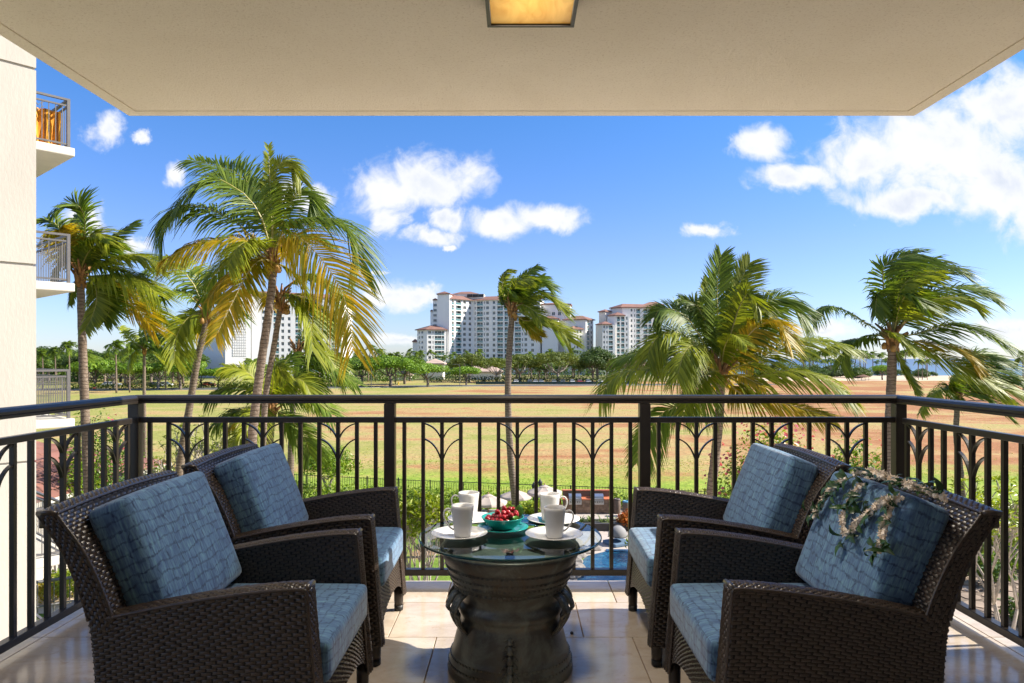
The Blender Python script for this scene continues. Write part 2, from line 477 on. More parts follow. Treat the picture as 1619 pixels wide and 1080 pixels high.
# ------------------------------------------------------------------ railing
PX = [-2.19, -0.723, 0.743, 2.21]
RY = 4.085
rail = thing('balcony_railing', 'dark bronze metal balcony railing with leaf shaped bars around the terrace', 'railing', (0, RY, 0))
RB = M['bronze_paint']
cap_prof = [(-0.034, 0.0), (-0.034, 0.012), (-0.030, 0.015), (-0.034, 0.018), (-0.034, 0.030), (-0.026, 0.042), (-0.010, 0.047), (0.010, 0.047), (0.026, 0.042), (0.034, 0.030), (0.034, 0.018), (0.030, 0.015), (0.034, 0.012), (0.034, 0.0)]
def extrude_prof(prof, a, b, z):
    mb = MB(); a = Vector(a); b = Vector(b); d = (b - a).normalized(); s = Vector((d.y, -d.x, 0))
    n = len(prof)
    vs = [a + s * u + Vector((0, 0, z + v)) for u, v in prof] + [b + s * u + Vector((0, 0, z + v)) for u, v in prof]
    mb.add(vs, [tuple(range(n))[::-1], tuple(range(n, 2 * n))] + [(i, (i + 1) % n, n + (i + 1) % n, n + i) for i in range(n)])
    return mb
BARM = MB(); BARM.box((-0.0105, -0.0105, 0), (0.0105, 0.0105, 0.845)); BARM = BARM.mesh('bar', RB)
POSTM = MB(); POSTM.box((-0.031, -0.031, -0.0), (0.031, 0.031, 1.032)); POSTM = POSTM.mesh('post', RB)
def arc_mesh(zo, zi, w, s):
    mb = MB()
    pts = []
    for k in range(9):
        q = k / 8
        a = np.array([s * (w - 0.010), zo]); b = np.array([s * w * 0.32, zo - (zo - zi) * 0.22]); c = np.array([s * 0.009, zi])
        p = a * (1 - q) ** 2 + 2 * b * q * (1 - q) + c * q * q
        pts.append((p[0], 0, p[1]))
    mb.bar(pts, (0, 1, 0), 0.018, 0.0075)
    return mb.mesh('curved_bar', RB)
DX = 0.1085
ARCS = [arc_mesh(0.915, 0.835, DX, s) for s in (-1, 1)] + [arc_mesh(0.825, 0.716, DX, s) for s in (-1, 1)]
def rail_run(a, b, posts, bars, trees, rz):
    """one straight run in railing coordinates; bars are distances from a"""
    a = Vector(a); b = Vector(b); d = (b - a).normalized()
    extrude_prof(cap_prof, a, b, 1.034).build('top_rail', RB, rail)
    for nm, z0, z1, hw in (('middle_rail', 0.921, 0.953, 0.017), ('bottom_rail', 0.043, 0.079, 0.022)):
        for p0, p1 in zip(posts[:-1], posts[1:]):
            q0, q1 = a + d * (p0 + 0.0312), a + d * (p1 - 0.0312)
            extrude_prof([(-hw, z0), (-hw, z1), (hw, z1), (hw, z0)], q0, q1, 0).build(nm, RB, rail, bevel=0.003)
    for s in bars:
        p = a + d * s; link('bar', BARM, rail, loc=(p.x, p.y, 0.078), rot=(0, 0, rz))
    for s in trees:
        p = a + d * s
        for am in ARCS: link('curved_bar', am, rail, loc=p, rot=(0, 0, rz))
posts = [x - PX[0] for x in PX]
bars = []; trees = []
for p0 in posts[:-1]:
    for i in range(13):
        bars.append(p0 + 0.0825 + i * 0.1085)
        if i in (2, 6, 10): trees.append(p0 + 0.0825 + i * 0.1085)
rail_run((PX[0], 0, 0), (PX[3], 0, 0), posts, bars, trees, 0)
for x in PX: link('post', POSTM, rail, loc=(x, 0, 0), bevel=0.003)
sb = [0.055 + 0.1135 * i for i in range(38)]
sb = [s for s in sb if min(abs(s - 1.475 * k) for k in (0, 1, 2, 3, 4)) > 0.045]
st_ = [0.055 + 0.1135 + 0.454 * i for i in range(9)]
st_ = [s for s in st_ if min(abs(s - 1.475 * k) for k in (1, 2, 3)) > 0.16]
for x in (PX[0], PX[3]):
    sgn = 1 if x < 0 else -1
    rail_run((x, -0.0345, 0) if True else 0, (x, -4.45, 0), [0.0, 1.475, 2.95, 4.40], sb, st_, math.radians(90))
    for k in (1, 2, 3): link('post', POSTM, rail, loc=(x, -1.475 * k, 0), bevel=0.003)

# ------------------------------------------------------------------ ceiling lamp
t = thing('ceiling_lamp', 'square amber glass ceiling lamp in a dark metal frame', 'ceiling lamp', (0.061, 2.67, CZ))
mb = MB(); hw = 0.174; fw = 0.016; z0, z1 = -0.075, -0.0005
mb.box((-hw, -hw, z0), (hw, -hw + fw, z1)); mb.box((-hw, hw - fw, z0), (hw, hw, z1))
mb.box((-hw, -hw + fw, z0), (-hw + fw, hw - fw, z1)); mb.box((hw - fw, -hw + fw, z0), (hw, hw - fw, z1))
mb.build('frame', M['bronze_paint'], t, bevel=0.002)
m = bpy.data.materials.new('amber_glass'); m.use_nodes = True; q = NT(m.node_tree); bs = q.n['Principled BSDF']
ob = q.node('ShaderNodeTexCoord').outputs['Object']
nz = q.noise(q.vmath('MULTIPLY', ob, (9, 3, 1)), 1.5, 3.0, 0.5, 1.2)
q.l.new(q.ramp(nz, [(0.3, (0.50, 0.27, 0.08)), (0.7, (0.72, 0.46, 0.16))]), bs.inputs['Base Color'])
gr = q.node('ShaderNodeSeparateXYZ', {0: ob}).outputs
rr = q.math('SQRT', q.math('ADD', q.math('POWER', gr[0], 2.0), q.math('POWER', gr[1], 2.0)))
q.l.new(q.ramp(nz, [(0.3, (0.8, 0.36, 0.05)), (0.7, (1.0, 0.55, 0.11))]), bs.inputs['Emission Color'])
q.l.new(q.rng(rr, 0.0, 0.24, 0.42, 0.02), bs.inputs['Emission Strength'])
bs.inputs['Roughness'].default_value = 0.25
mb = MB(); mb.box((-hw + fw + .001, -hw + fw + .001, -0.066), (hw - fw - .001, hw - fw - .001, -0.060)); mb.build('amber_pane', m, t)
al = bpy.data.lights.new('lamp_glow', 'AREA'); al.energy = 9.5; al.size = 0.27; al.color = (1.0, 0.90, 0.76)
alo = bpy.data.objects.new('lamp_glow', al); alo.location = (0.061, 2.67, CZ - 0.071); COL.objects.link(alo)

# ------------------------------------------------------------------ wicker armchairs
def weave(mb, P, LU, LV, sgn=1, su=0.0165, sv=0.0105, h=0.0044, nb=(14, 14)):
    """resin strands woven over the surface P(u, v), over a dark backing"""
    def nrm(u, v):
        e = 1e-3
        du = P(np.clip(u + e, 0, 1), v) - P(np.clip(u - e, 0, 1), v)
        dv = P(u, np.clip(v + e, 0, 1)) - P(u, np.clip(v - e, 0, 1))
        n = np.cross(du, dv) * sgn
        return n / np.maximum(np.linalg.norm(n, axis=1, keepdims=True), 1e-9)
    gu, gv = np.meshgrid(np.linspace(0, 1, nb[0] + 1), np.linspace(0, 1, nb[1] + 1), indexing='ij')
    u, v = gu.ravel(), gv.ravel()
    p = P(u, v) - nrm(u, v) * 0.0012
    k = nb[1] + 1
    fs = [(i * k + j, (i + 1) * k + j, (i + 1) * k + j + 1, i * k + j + 1) for i in range(nb[0]) for j in range(nb[1])]
    if sgn < 0: fs = [f[::-1] for f in fs]
    mb.add(p, fs, 1)
    nu, nv = max(2, round(LU / su)), max(2, round(LV / sv))
    cu, cv = [], []
    for j in range(nv):
        for i in range(nu // 2 + 2):
            c = (2 * i + (j % 2) + 0.0) / nu
            if -0.2 / nu < c < 1 + 0.2 / nu: cu.append(c); cv.append((j + 0.5) / nv)
    cu = np.array(cu); cv = np.array(cv)
    cu = cu + NP.uniform(-.12, .12, len(cu)) / nu
    au = np.array([-0.90, -0.50, 0.50, 0.90]) / nu; hu = np.array([-0.55, 1, 1, -0.55])
    av = np.array([-0.44, 0, 0.44]) / nv; hv = np.array([0.05, 1, 0.05])
    U = (cu[:, None, None] + au[None, :, None] + np.zeros((1, 1, 3))); V = (cv[:, None, None] + av[None, None, :] + np.zeros((1, 4, 1)))
    Hh = np.broadcast_to((hu[:, None] * hv[None, :])[None] * h, U.shape) * NP.uniform(.75, 1.15, (len(cu), 1, 1))
    V = V + (NP.uniform(-.5, .5, (len(cu), 1, 1)) * np.array([-1, -.5, .5, 1])[None, :, None] * 0.30 / nv)
    U = np.clip(U, 0, 1).ravel(); V = np.clip(V, 0, 1).ravel()
    pp = P(U, V) + nrm(U, V) * Hh.reshape(-1, 1)
    o = len(mb.v)
    mb.v.extend(map(tuple, pp))
    base = [(a * 3 + b, (a + 1) * 3 + b, (a + 1) * 3 + b + 1, a * 3 + b + 1) for a in range(3) for b in range(2)]
    if sgn < 0: base = [f[::-1] for f in base]
    for q in range(len(cu)):
        oo = o + q * 12
        mb.f.extend([(f[0] + oo, f[1] + oo, f[2] + oo, f[3] + oo) for f in base])
    mb.m.extend([0] * (6 * len(cu)))

def interp(xs, ys):
    xs = np.array(xs); ys = np.array(ys)
    return lambda q: np.interp(q, xs, ys)
# side profile of the chair (local x forward, z up; z -> x of the back's outer face and of the arm's front face)
def smooth_curve(pts, n=40):
    c = catmull([(a, b, 0) for a, b in pts], n)
    return c[:, 0], c[:, 1]
bz, bx = smooth_curve([(0.085, -0.215), (0.25, -0.216), (0.39, -0.222), (0.516, -0.238), (0.626, -0.270), (0.735, -0.318), (0.838, -0.388)])
back_x = interp(bz, bx)
az_x, az_z = smooth_curve([(-0.23, 0.525), (-0.10, 0.553), (0.065, 0.584), (0.22, 0.606), (0.33, 0.616), (0.39, 0.616)])
arm_z = interp(az_x, az_z)
front_x = interp([0.085, 0.62], [0.432, 0.387])
HWID, ATH = 0.36, 0.072
def stackp(x, y, z): return np.stack([x, y, z], 1)
def xz_at(u, v, ztop_fn, zb=0.085, xoff0=0.0):
    """panel between back profile and arm front; u along x, v up"""
    # iterate once so that the x limits follow the height
    z = zb + v * 0.5
    for _ in range(3):
        x0 = back_x(z) + xoff0; x1 = front_x(z)
        x = x0 + (x1 - x0) * u
        z = zb + v * (ztop_fn(x) - zb)
    return x, z
def make_arm(s):
    mb = MB()
    yo, yi = s * HWID, s * (HWID - ATH)
    def outer(u, v):
        x, z = xz_at(u, v, arm_z); bul = 0.006 * np.sin(np.pi * v)
        return stackp(x, np.full_like(x, yo) + s * bul, z)
    weave(mb, outer, 0.64, 0.51, sgn=(-1 if s > 0 else 1))
    def inner(u, v):
        x, z = xz_at(u, v, arm_z, 0.30, 0.05); return stackp(x, np.full_like(x, yi), z)
    weave(mb, inner, 0.58, 0.29, sgn=(1 if s > 0 else -1))
    def top(u, v):
        x = -0.19 + u * (0.387 + 0.19); y = yi + (yo - yi) * v
        z = arm_z(x) + 0.004 + 0.007 * np.sin(np.pi * v)
        return stackp(x, y, z)
    weave(mb, top, 0.58, ATH, sgn=(1 if s > 0 else -1), su=0.0125, sv=0.009)
    def front(u, v):
        z = 0.085 + u * (0.618 - 0.085); y = yi + (yo - yi) * v
        return stackp(front_x(z) + 0.003 + 0.006 * np.sin(np.pi * v), y, z)
    weave(mb, front, 0.53, ATH, sgn=(-1 if s > 0 else 1), su=0.0125, sv=0.009)
    # rolled edge binding along the arm top and down the front
    for yy in (yo, yi):
        xs = np.linspace(-0.20, 0.385, 14)
        pts = [(x, yy, float(arm_z(x)) + 0.003) for x in xs] + [(float(front_x(z)) + 0.002, yy, z) for z in np.linspace(0.60, 0.09, 10)]
        mb.tube(catmull(pts, 90), [0.0062 if k % 2 else 0.0046 for k in range(90)], 6, 0)
    mb.tube([(0.389, yi, 0.6205), (0.389, (yi + yo) / 2, 0.6245), (0.389, yo, 0.6205)], 0.0085, 8, 0)
    mb.box((0.33, min(yi, yo) + .004, 0.585), (0.387, max(yi, yo) - .004, 0.617), 0)
    return mb.mesh('arm', [M['wicker'], M['wicker_base']], True)
def make_back():
    mb = MB(); T = 0.055
    zt = 0.838
    def ztop(y): return zt + 0.012 * (1 - (y / HWID) ** 2)
    def outer(u, v):
        y = (u * 2 - 1) * HWID; z = 0.085 + v * (ztop(y) - 0.085); return stackp(back_x(np.minimum(z, zt)), y, z)
    weave(mb, outer, 0.72, 0.78, sgn=-1)
    def inner(u, v):
        y = (u * 2 - 1) * HWID; z = 0.40 + v * (ztop(y) - 0.40); return stackp(back_x(np.minimum(z, zt)) + T + 0.02 * (1 - v), y, z)
    weave(mb, inner, 0.72, 0.45, sgn=1)
    def topf(u, v):
        y = (u * 2 - 1) * HWID; x = back_x(np.full_like(y, zt)) + T * v; return stackp(x, y, ztop(y) + 0.004 + 0.006 * np.sin(np.pi * v))
    weave(mb, topf, 0.72, T, sgn=-1, su=0.0125, sv=0.009)
    for s in (-1, 1):
        def side(u, v):
            z = 0.50 + u * (zt - 0.50); x = back_x(z) + (T + 0.02 * (1 - u) * 0.9) * v; return stackp(x, np.full_like(x, s * HWID) + s * 0.005 * np.sin(np.pi * v), z)
        weave(mb, side, 0.36, T, sgn=(1 if s > 0 else -1), su=0.0125, sv=0.009)
        for dx in (0.0, T):
            zs = np.linspace(0.53, zt + 0.002, 12)
            pts = [(float(back_x(min(z, zt))) + dx + (0.018 * (zt - z) / 0.33 if dx else 0), s * HWID, z) for z in zs]
            mb.tube(catmull(pts, 50), [0.0062 if k % 2 else 0.0046 for k in range(50)], 6, 0)
    for dx in (0.0, T):
        pts = [(float(back_x(zt)) + dx, y, ztop(y) + 0.003) for y in np.linspace(-HWID, HWID, 12)]
        mb.tube(catmull(pts, 110), [0.0062 if k % 2 else 0.0046 for k in range(110)], 6, 0)
    for s in (-1, 1):
        x0 = float(back_x(zt)); mb.tube([(x0, s * HWID, zt + .003), (x0 + T / 2, s * (HWID + .003), zt + .007), (x0 + T, s * HWID, zt + .003)], 0.0085, 8, 0)
        mb.box((x0 + .003, s * HWID - (.04 if s > 0 else -.002), zt - .04), (x0 + T - .003, s * HWID + (-.002 if s > 0 else .04), zt + .006), 0)
    return mb.mesh('backrest', [M['wicker'], M['wicker_base']], True)
def make_front():
    mb = MB(); yw = HWID - ATH + 0.004
    def fr(u, v):
        y = (u * 2 - 1) * yw
        zb = 0.085 + 0.105 * np.sqrt(np.maximum(0, 1 - (y / (yw + 0.02)) ** 2)) * 0.95
        z = zb + v * (0.315 - zb); return stackp(front_x(z) - 0.004, y, z)
    weave(mb, fr, 2 * yw, 0.18, sgn=1)
    def top(u, v):
        y = (u * 2 - 1) * yw; x = 0.30 + v * 0.107; return stackp(x, y, np.full_like(x, 0.317))
    weave(mb, top, 2 * yw, 0.1, sgn=1)
    # the deck that carries the seat cushion
    mb.box((-0.20, -yw, 0.285), (0.30, yw, 0.305), 1)
    return mb.mesh('front_apron', [M['wicker'], M['wicker_base']], True)
def rounded_box(hx, hy, hz, r, n=9, puff=(0, 0, 0), shear=0.0):
    """cushion: box with round edges, its big faces swollen; uv by the dominant face"""
    mb = MB(); uv = []; H = np.array([hx, hy, hz])
    for ax in range(3):
        for s in (-1, 1):
            a, b = [(1, 2), (2, 0), (0, 1)][ax]
            na, nb_ = n * 2, n * 2
            def warp(q): return np.sign(q) * (1 - (1 - np.abs(q)) ** 1.5)
            ga = warp(np.linspace(-1, 1, na + 1)); gb = warp(np.linspace(-1, 1, nb_ + 1))
            vs = []
            for i in range(na + 1):
                for j in range(nb_ + 1):
                    p = np.zeros(3); p[ax] = s * H[ax]; p[a] = ga[i] * H[a]; p[b] = gb[j] * H[b]
                    q = np.clip(p, -(H - r), H - r); d = p - q; L = np.linalg.norm(d)
                    x = q + d / L * r if L > 0 else p
                    y_ = x.copy()
                    for k_ in range(3):
                        a_, b_ = [(1, 2), (2, 0), (0, 1)][k_]
                        t1 = max(0, 1 - (x[a_] / H[a_]) ** 2) * max(0, 1 - (x[b_] / H[b_]) ** 2)
                        y_[k_] += puff[k_] * math.copysign((abs(x[k_]) / H[k_]) ** 3, x[k_]) * t1 ** 0.6
                    x = y_
                    vs.append(x)
                    if ax == 0: uv.append((x[1] + 7 * s, x[2]))
                    elif ax == 1: uv.append((x[0] + 3 * s, x[2] + 5))
                    else: uv.append((x[1] + 2, x[0] + 11 * s))
            fs = [(i * (nb_ + 1) + j, (i + 1) * (nb_ + 1) + j, (i + 1) * (nb_ + 1) + j + 1, i * (nb_ + 1) + j + 1) for i in range(na) for j in range(nb_)]
            if s < 0: fs = [f[::-1] for f in fs]
            mb.add(vs, fs)
    mb.uv = uv
    return mb
def make_chair(loc, rz, label):
    t = thing('wicker_armchair', label, 'armchair', loc, rz, 'wicker armchairs around the drum table')
    for s in (-1, 1): link('arm', make_arm(s), t)
    link('backrest', make_back(), t)
    link('front_apron', make_front(), t)
    for sx, lx in ((1, 0.405), (-1, -0.19)):
        for s in (-1, 1):
            mb = MB()
            mb.lathe([(0.0, 0.0), (0.021, 0.0), (0.023, 0.006), (0.023, 0.028)], 14, 1); mb.lathe([(0.022, 0.028), (0.0235, 0.05), (0.024, 0.075), (0.024, 0.12)], 14, 0)
            mb.build('leg', [M['leg_dark'], M['leg_cap']], t, True, loc=(lx, s * 0.325, 0))
    sc = rounded_box(0.318, 0.283, 0.066, 0.024, 9, (0.003, 0.003, 0.013))
    sc = sc.build('seat_cushion', M['blue_fabric'], t, True, loc=(0.118, 0, 0.374))
    bc = rounded_box(0.066, 0.275, 0.212, 0.024, 9, (0.017, 0.003, 0.007))
    bc = bc.build('back_cushion', M['blue_fabric'], t, True, loc=(-0.168, 0, 0.652))
    bc.rotation_euler = (0, math.radians(-21.5), 0)
    return t
ch = make_chair((-0.995, 2.41, 0), 0.0, 'brown wicker armchair with blue cushions at the left, nearest the camera')
copy_tree(ch, (-1.0, 3.305, 0), math.radians(0.8), 'brown wicker armchair with blue cushions at the left, beside the railing')
chl = copy_tree(ch, (1.02, 2.415, 0), math.pi, 'brown wicker armchair with a white flower lei draped over its blue back cushion')
copy_tree(ch, (1.003, 3.30, 0), math.pi - math.radians(0.6), 'brown wicker armchair with plain blue cushions beside the railing, behind the lei chair')

# ------------------------------------------------------------------ lei of white flowers and leaves
def lei():
    t = thing('flower_lei', 'white flower and green leaf lei draped over the blue cushion of the near right armchair', 'lei', (1.25, 2.41, 0.80))
    org = Vector((1.25, 2.41, 0.80))
    # the front face and the top face of the cushion, in world space
    th = math.radians(21.5)
    cc = Vector((1.02 + 0.168, 2.415, 0.652))
    nf = Vector((-math.cos(th), 0, math.sin(th))); up = Vector((math.sin(th), 0, math.cos(th)))
    hf, ht = 0.066 + 0.0195, 0.2195
    cm = Vector((0, 0, EYE))
    def on(px, py):
        d = W(px, py, 1.0) - cm
        k = (cc + nf * hf - cm).dot(nf) / d.dot(nf); p = cm + d * k
        h = (p - cc).dot(up)
        if h > ht - 0.02:
            k = (cc + up * ht - cm).dot(up) / d.dot(up); p2 = cm + d * k
            b = (p2 - cc).dot(nf)
            p = p2 if b < hf else p
            nn = (up + nf * 0.5).normalized() if b > hf - 0.05 else up
        else: nn = nf
        return p, nn
    strands = [
        [(1291, 822), (1300, 806), (1306, 795), (1315, 782), (1330, 769), (1346, 757), (1366, 752), (1386, 756), (1404, 761), (1415, 768)],
        [(1366, 770), (1357, 783), (1350, 797), (1341, 812), (1340, 830), (1342, 846), (1352, 842), (1361, 829), (1372, 820), (1386, 811), (1398, 800), (1410, 790), (1420, 781), (1434, 776), (1449, 777)],
        [(1434, 788), (1420, 797), (1414, 808), (1409, 824), (1405, 840), (1402, 857), (1396, 873)],
        [(1400, 764), (1418, 768), (1432, 772), (1450, 779), (1465, 784), (1480, 790), (1496, 798)],
        [(1366, 770), (1377, 762), (1390, 759), (1404, 763)],
    ]
    # petal cup
    fm = MB()
    for k in range(6):
        a = 2 * math.pi * k / 6; b = a + 0.55; c0 = a - 0.55
        fm.add([(0, 0, 0), (0.0055 * math.cos(c0), 0.0055 * math.sin(c0), 0.006), (0.0125 * math.cos(a), 0.0125 * math.sin(a), 0.0075), (0.0055 * math.cos(b), 0.0055 * math.sin(b), 0.006)], [(0, 1, 2), (0, 2, 3)])
    fm.lathe([(0.0055, -0.009), (0.0065, -0.002), (0.002, 0.002)], 6)
    fmesh = fm.mesh('blossom', M['lei_flower'])
    lms = []
    for q in range(4):
        lm = MB(); L = 0.042 + 0.008 * q; wd = 0.010 + 0.0015 * (q % 3)
        pr = [(0, 0.12), (0.25, 0.85), (0.5, 1.0), (0.78, 0.6), (1.0, 0.03)]
        vs = []
        for s_, w_ in pr:
            z = 0.010 * math.sin(s_ * 2.6) - 0.010 * s_ * s_
            vs += [(s_ * L, -w_ * wd, z + 0.004 * w_), (s_ * L, 0, z), (s_ * L, w_ * wd, z + 0.004 * w_)]
        fs = []
        for i in range(4):
            fs += [(i * 3, i * 3 + 3, i * 3 + 4, i * 3 + 1), (i * 3 + 1, i * 3 + 4, i * 3 + 5, i * 3 + 2)]
        lm.add(vs, fs); lms.append(lm.mesh('leaf', M['lei_leaf'], True))
    leafy = [(1330, 769), (1346, 757), (1366, 754), (1376, 762), (1357, 783), (1347, 803), (1372, 820), (1386, 811), (1434, 776), (1425, 792), (1418, 802), (1400, 862), (1395, 868), (1450, 779), (1465, 784), (1306, 795), (1318, 776), (1355, 806), (1387, 762), (1298, 815), (1380, 768), (1368, 790), (1288, 817), (1390, 880), (1345, 852), (1360, 848), (1440, 785), (1410, 830), (1336, 763), (1484, 789), (1420, 768), (1358, 753), (1472, 786), (1410, 766), (1430, 772), (1322, 775), (1312, 786)]
    for st in strands:
        W3 = [on(*p) for p in st]
        c = catmull([p for p, n in W3], 120)
        ns = catmull([n for p, n in W3], 120)
        acc_ = 0; last = c[0]
        mbs = MB(); mbs.tube([Vector(p) + Vector(n) * 0.007 - org for p, n in zip(c[::6], ns[::6])], 0.0022, 5); mbs.build('string', M['stem'], t)
        for i in range(1, 120):
            acc_ += np.linalg.norm(c[i] - c[i - 1])
            if acc_ > 0.0062:
                acc_ = 0
                p = Vector(c[i]); n = Vector(ns[i]).normalized(); px = (p.x / p.y) * F + VX; py = HY - (p.z - EYE) / p.y * F
                dist = min(math.hypot(px - a, py - b) for a, b in leafy)
                if dist < 7 and R.random() < 0.25: continue
                rot = n.to_track_quat('Z', 'Y') @ Vector((R.uniform(-1, 1), R.uniform(-1, 1), R.uniform(.1, 1))).to_track_quat('Z', 'Y')
                o = link('blossom', fmesh, t, loc=p + n * R.uniform(0.012, 0.019) - org, scale=(R.uniform(1.05, 1.3),) * 3)
                o.rotation_mode = 'QUATERNION'; o.rotation_quaternion = rot
    for (lx, ly) in leafy:
        for k in range(4):
            p, n = on(lx + R.gauss(0, 5), ly + R.gauss(0, 4))
            d = Vector((R.uniform(-1, 1), R.uniform(-1, 1), R.uniform(-1, .6))); d = (d - n * d.dot(n) + n * R.uniform(0, .45)).normalized()
            y = n.cross(d).normalized(); z = d.cross(y)
            mt = Matrix((d, y, z)).transposed().to_quaternion()
            o = link('leaf', lms[k % 4], t, loc=p + n * R.uniform(0.003, 0.010) - org, scale=(R.uniform(.75, 1.1),) * 3)
            o.rotation_mode = 'QUATERNION'; o.rotation_quaternion = mt
lei()

# ------------------------------------------------------------------ drum table
TX, TY, TZ = -0.022, 2.97, 0.555
tb = thing('drum_table', 'bronze rain drum table with a round glass top between the armchairs', 'table', (TX, TY, 0))
prof = [(0.0, 0.0), (0.258, 0.0), (0.262, 0.012), (0.258, 0.03), (0.2595, 0.036), (0.254, 0.040), (0.2555, 0.052), (0.250, 0.056), (0.251, 0.066), (0.246, 0.070), (0.246, 0.082), (0.241, 0.086),
        (0.236, 0.11), (0.226, 0.15), (0.216, 0.185), (0.209, 0.208), (0.205, 0.217), (0.207, 0.222), (0.206, 0.235), (0.213, 0.243), (0.219, 0.258), (0.218, 0.272), (0.209, 0.284), (0.203, 0.292), (0.203, 0.302), (0.207, 0.309),
        (0.214, 0.325), (0.226, 0.347), (0.2275, 0.350), (0.231, 0.353), (0.2385, 0.367), (0.240, 0.372), (0.2435, 0.374), (0.250, 0.392), (0.253, 0.396), (0.2545, 0.402), (0.260, 0.420), (0.262, 0.426), (0.2645, 0.432), (0.2715, 0.455), (0.276, 0.462), (0.284, 0.482), (0.290, 0.495), (0.292, 0.503), (0.289, 0.511), (0.276, 0.513), (0.276, 0.508), (0.0, 0.508)]
mb = MB(); mb.lathe(prof, 72); mb.build('drum', M['drum_bronze'], tb, True)
mb = MB(); mb.lathe([(0.0, 0.5085), (0.274, 0.5085), (0.274, 0.511), (0.20, 0.512), (0.195, 0.514), (0.12, 0.514), (0.115, 0.516), (0.05, 0.516), (0.0, 0.519)][::1], 48); mb.build('drum_head', M['drum_patina'], tb, True)
# bands of small raised studs
studs = MB()
for zz, rr, n in ((0.075, 0.2485, 80), (0.046, 0.2568, 84), (0.362, 0.2375, 76), (0.411, 0.2585, 82), (0.443, 0.269, 86), (0.388, 0.249, 80)):
    for k in range(n):
        a = 2 * math.pi * k / n
        Mx = Matrix.Translation((rr * math.cos(a), rr * math.sin(a), zz)) @ Matrix.Rotation(a, 4, 'Z')
        studs.box((-0.002, -0.0055, -0.004), (0.0022, 0.0055, 0.004), 0, Mx)
tag(studs.build('stud_band', M['drum_bronze'], tb), kind='stuff')
def drum_handle(a0):
    for da in (-0.135, 0.135):
        a = a0 + da
        cs, sn = math.cos(a), math.sin(a)
        pts = []
        for k in range(13):
            q = k / 12; zz = 0.342 - 0.162 * q; rr = (0.222 if q < 0.5 else 0.205) + 0.046 * math.sin(math.pi * q) ** 0.75
            if q == 0: rr = 0.216
            if q == 1: rr = 0.212
            pts.append((rr * cs, rr * sn, zz))
        mb = MB(); tang = Vector((-sn, cs, 0))
        # braided strap: flat bar with a raised rib either side
        mb.bar(pts, tang, 0.042, 0.008)
        for s in (-1, 1): mb.tube([Vector(p) + tang * s * 0.020 for p in pts], 0.0056, 6)
        for k in range(1, 12):
            c = Vector(pts[k]); n = Vector((cs, sn, 0)); mb.tube([c - tang * 0.013 + n * 0.003, c + tang * 0.013 + n * 0.003], 0.003, 5)
        mb.build('handle', M['drum_bronze'], tb, True)
for a0 in (-90 - 66, -90 + 66, 90 - 66, 90 + 66): drum_handle(math.radians(a0))
# cast relief of small climbing animals down the front
rel = MB()
for zz, sc_ in ((0.188, 0.75), (0.155, 1.0), (0.122, 1.1), (0.09, 1.15), (0.058, 1.2)):
    r0 = float(np.interp(zz, [p[1] for p in prof[1:20]], [p[0] for p in prof[1:20]]))
    c = Vector((0, -r0 - .002, zz)); u = sc_ * 1.3
    rel.tube([c + Vector((0, -0.004, -0.016 * u)), c + Vector((0, -0.011, -0.004 * u)), c + Vector((0, -0.010, 0.008 * u)), c + Vector((0, -0.006, 0.016 * u))], [0.004 * u, 0.0085 * u, 0.0075 * u, 0.003 * u], 8)
    for s in (-1, 1):
        rel.tube([c + Vector((s * 0.004 * u, -0.006, 0.006 * u)), c + Vector((s * 0.015 * u, -0.008, 0.010 * u)), c + Vector((s * 0.020 * u, -0.003, 0.002 * u))], [0.0035 * u, 0.003 * u, 0.002 * u], 6)
        rel.tube([c + Vector((s * 0.004 * u, -0.006, -0.008 * u)), c + Vector((s * 0.014 * u, -0.008, -0.010 * u)), c + Vector((s * 0.017 * u, -0.003, -0.018 * u))], [0.0035 * u, 0.003 * u, 0.002 * u], 6)
rel.build('relief_figure', M['drum_bronze'], tb, True)
mb = MB(); mb.lathe([(0.0, 0.012), (0.016, 0.012), (0.020, 0.016), (0.020, 0.022), (0.012, 0.027), (0.016, 0.034), (0.016, 0.0395), (0.0, 0.0395)], 16); mb.build('support_knob', M['drum_bronze'], tb, True, loc=(0.0, -0.22, 0.502))
for a in (30, 150):
    mb = MB(); mb.lathe([(0.0, 0.012), (0.016, 0.012), (0.020, 0.016), (0.020, 0.022), (0.012, 0.027), (0.016, 0.034), (0.016, 0.0395), (0.0, 0.0395)], 16)
    mb.build('support_knob', M['drum_bronze'], tb, True, loc=(0.22 * math.cos(math.radians(a)), 0.22 * math.sin(math.radians(a)), 0.502))
gt = MB(); GR = 0.381; n = 96; gth = 0.0125
ring = lambda r, z: [(r * math.cos(2 * math.pi * k / n), r * math.sin(2 * math.pi * k / n), z) for k in range(n)]
gt.add(ring(GR - 0.003, 0), [tuple(range(n))]); gt.add(ring(GR - 0.003, -gth), [tuple(range(n))[::-1]], 2)
vs = ring(GR - 0.003, 0) + ring(GR, -0.003) + ring(GR, -gth + 0.003) + ring(GR - 0.003, -gth)
gt.add(vs, [(j * n + k, (j + 1) * n + k, (j + 1) * n + (k + 1) % n, j * n + (k + 1) % n) for j in range(3) for k in range(n)], 1)
gt.build('glass_top', [M['glass_top'], M['glass_edge'], M['glass_under']], tb, loc=(0, 0, TZ))
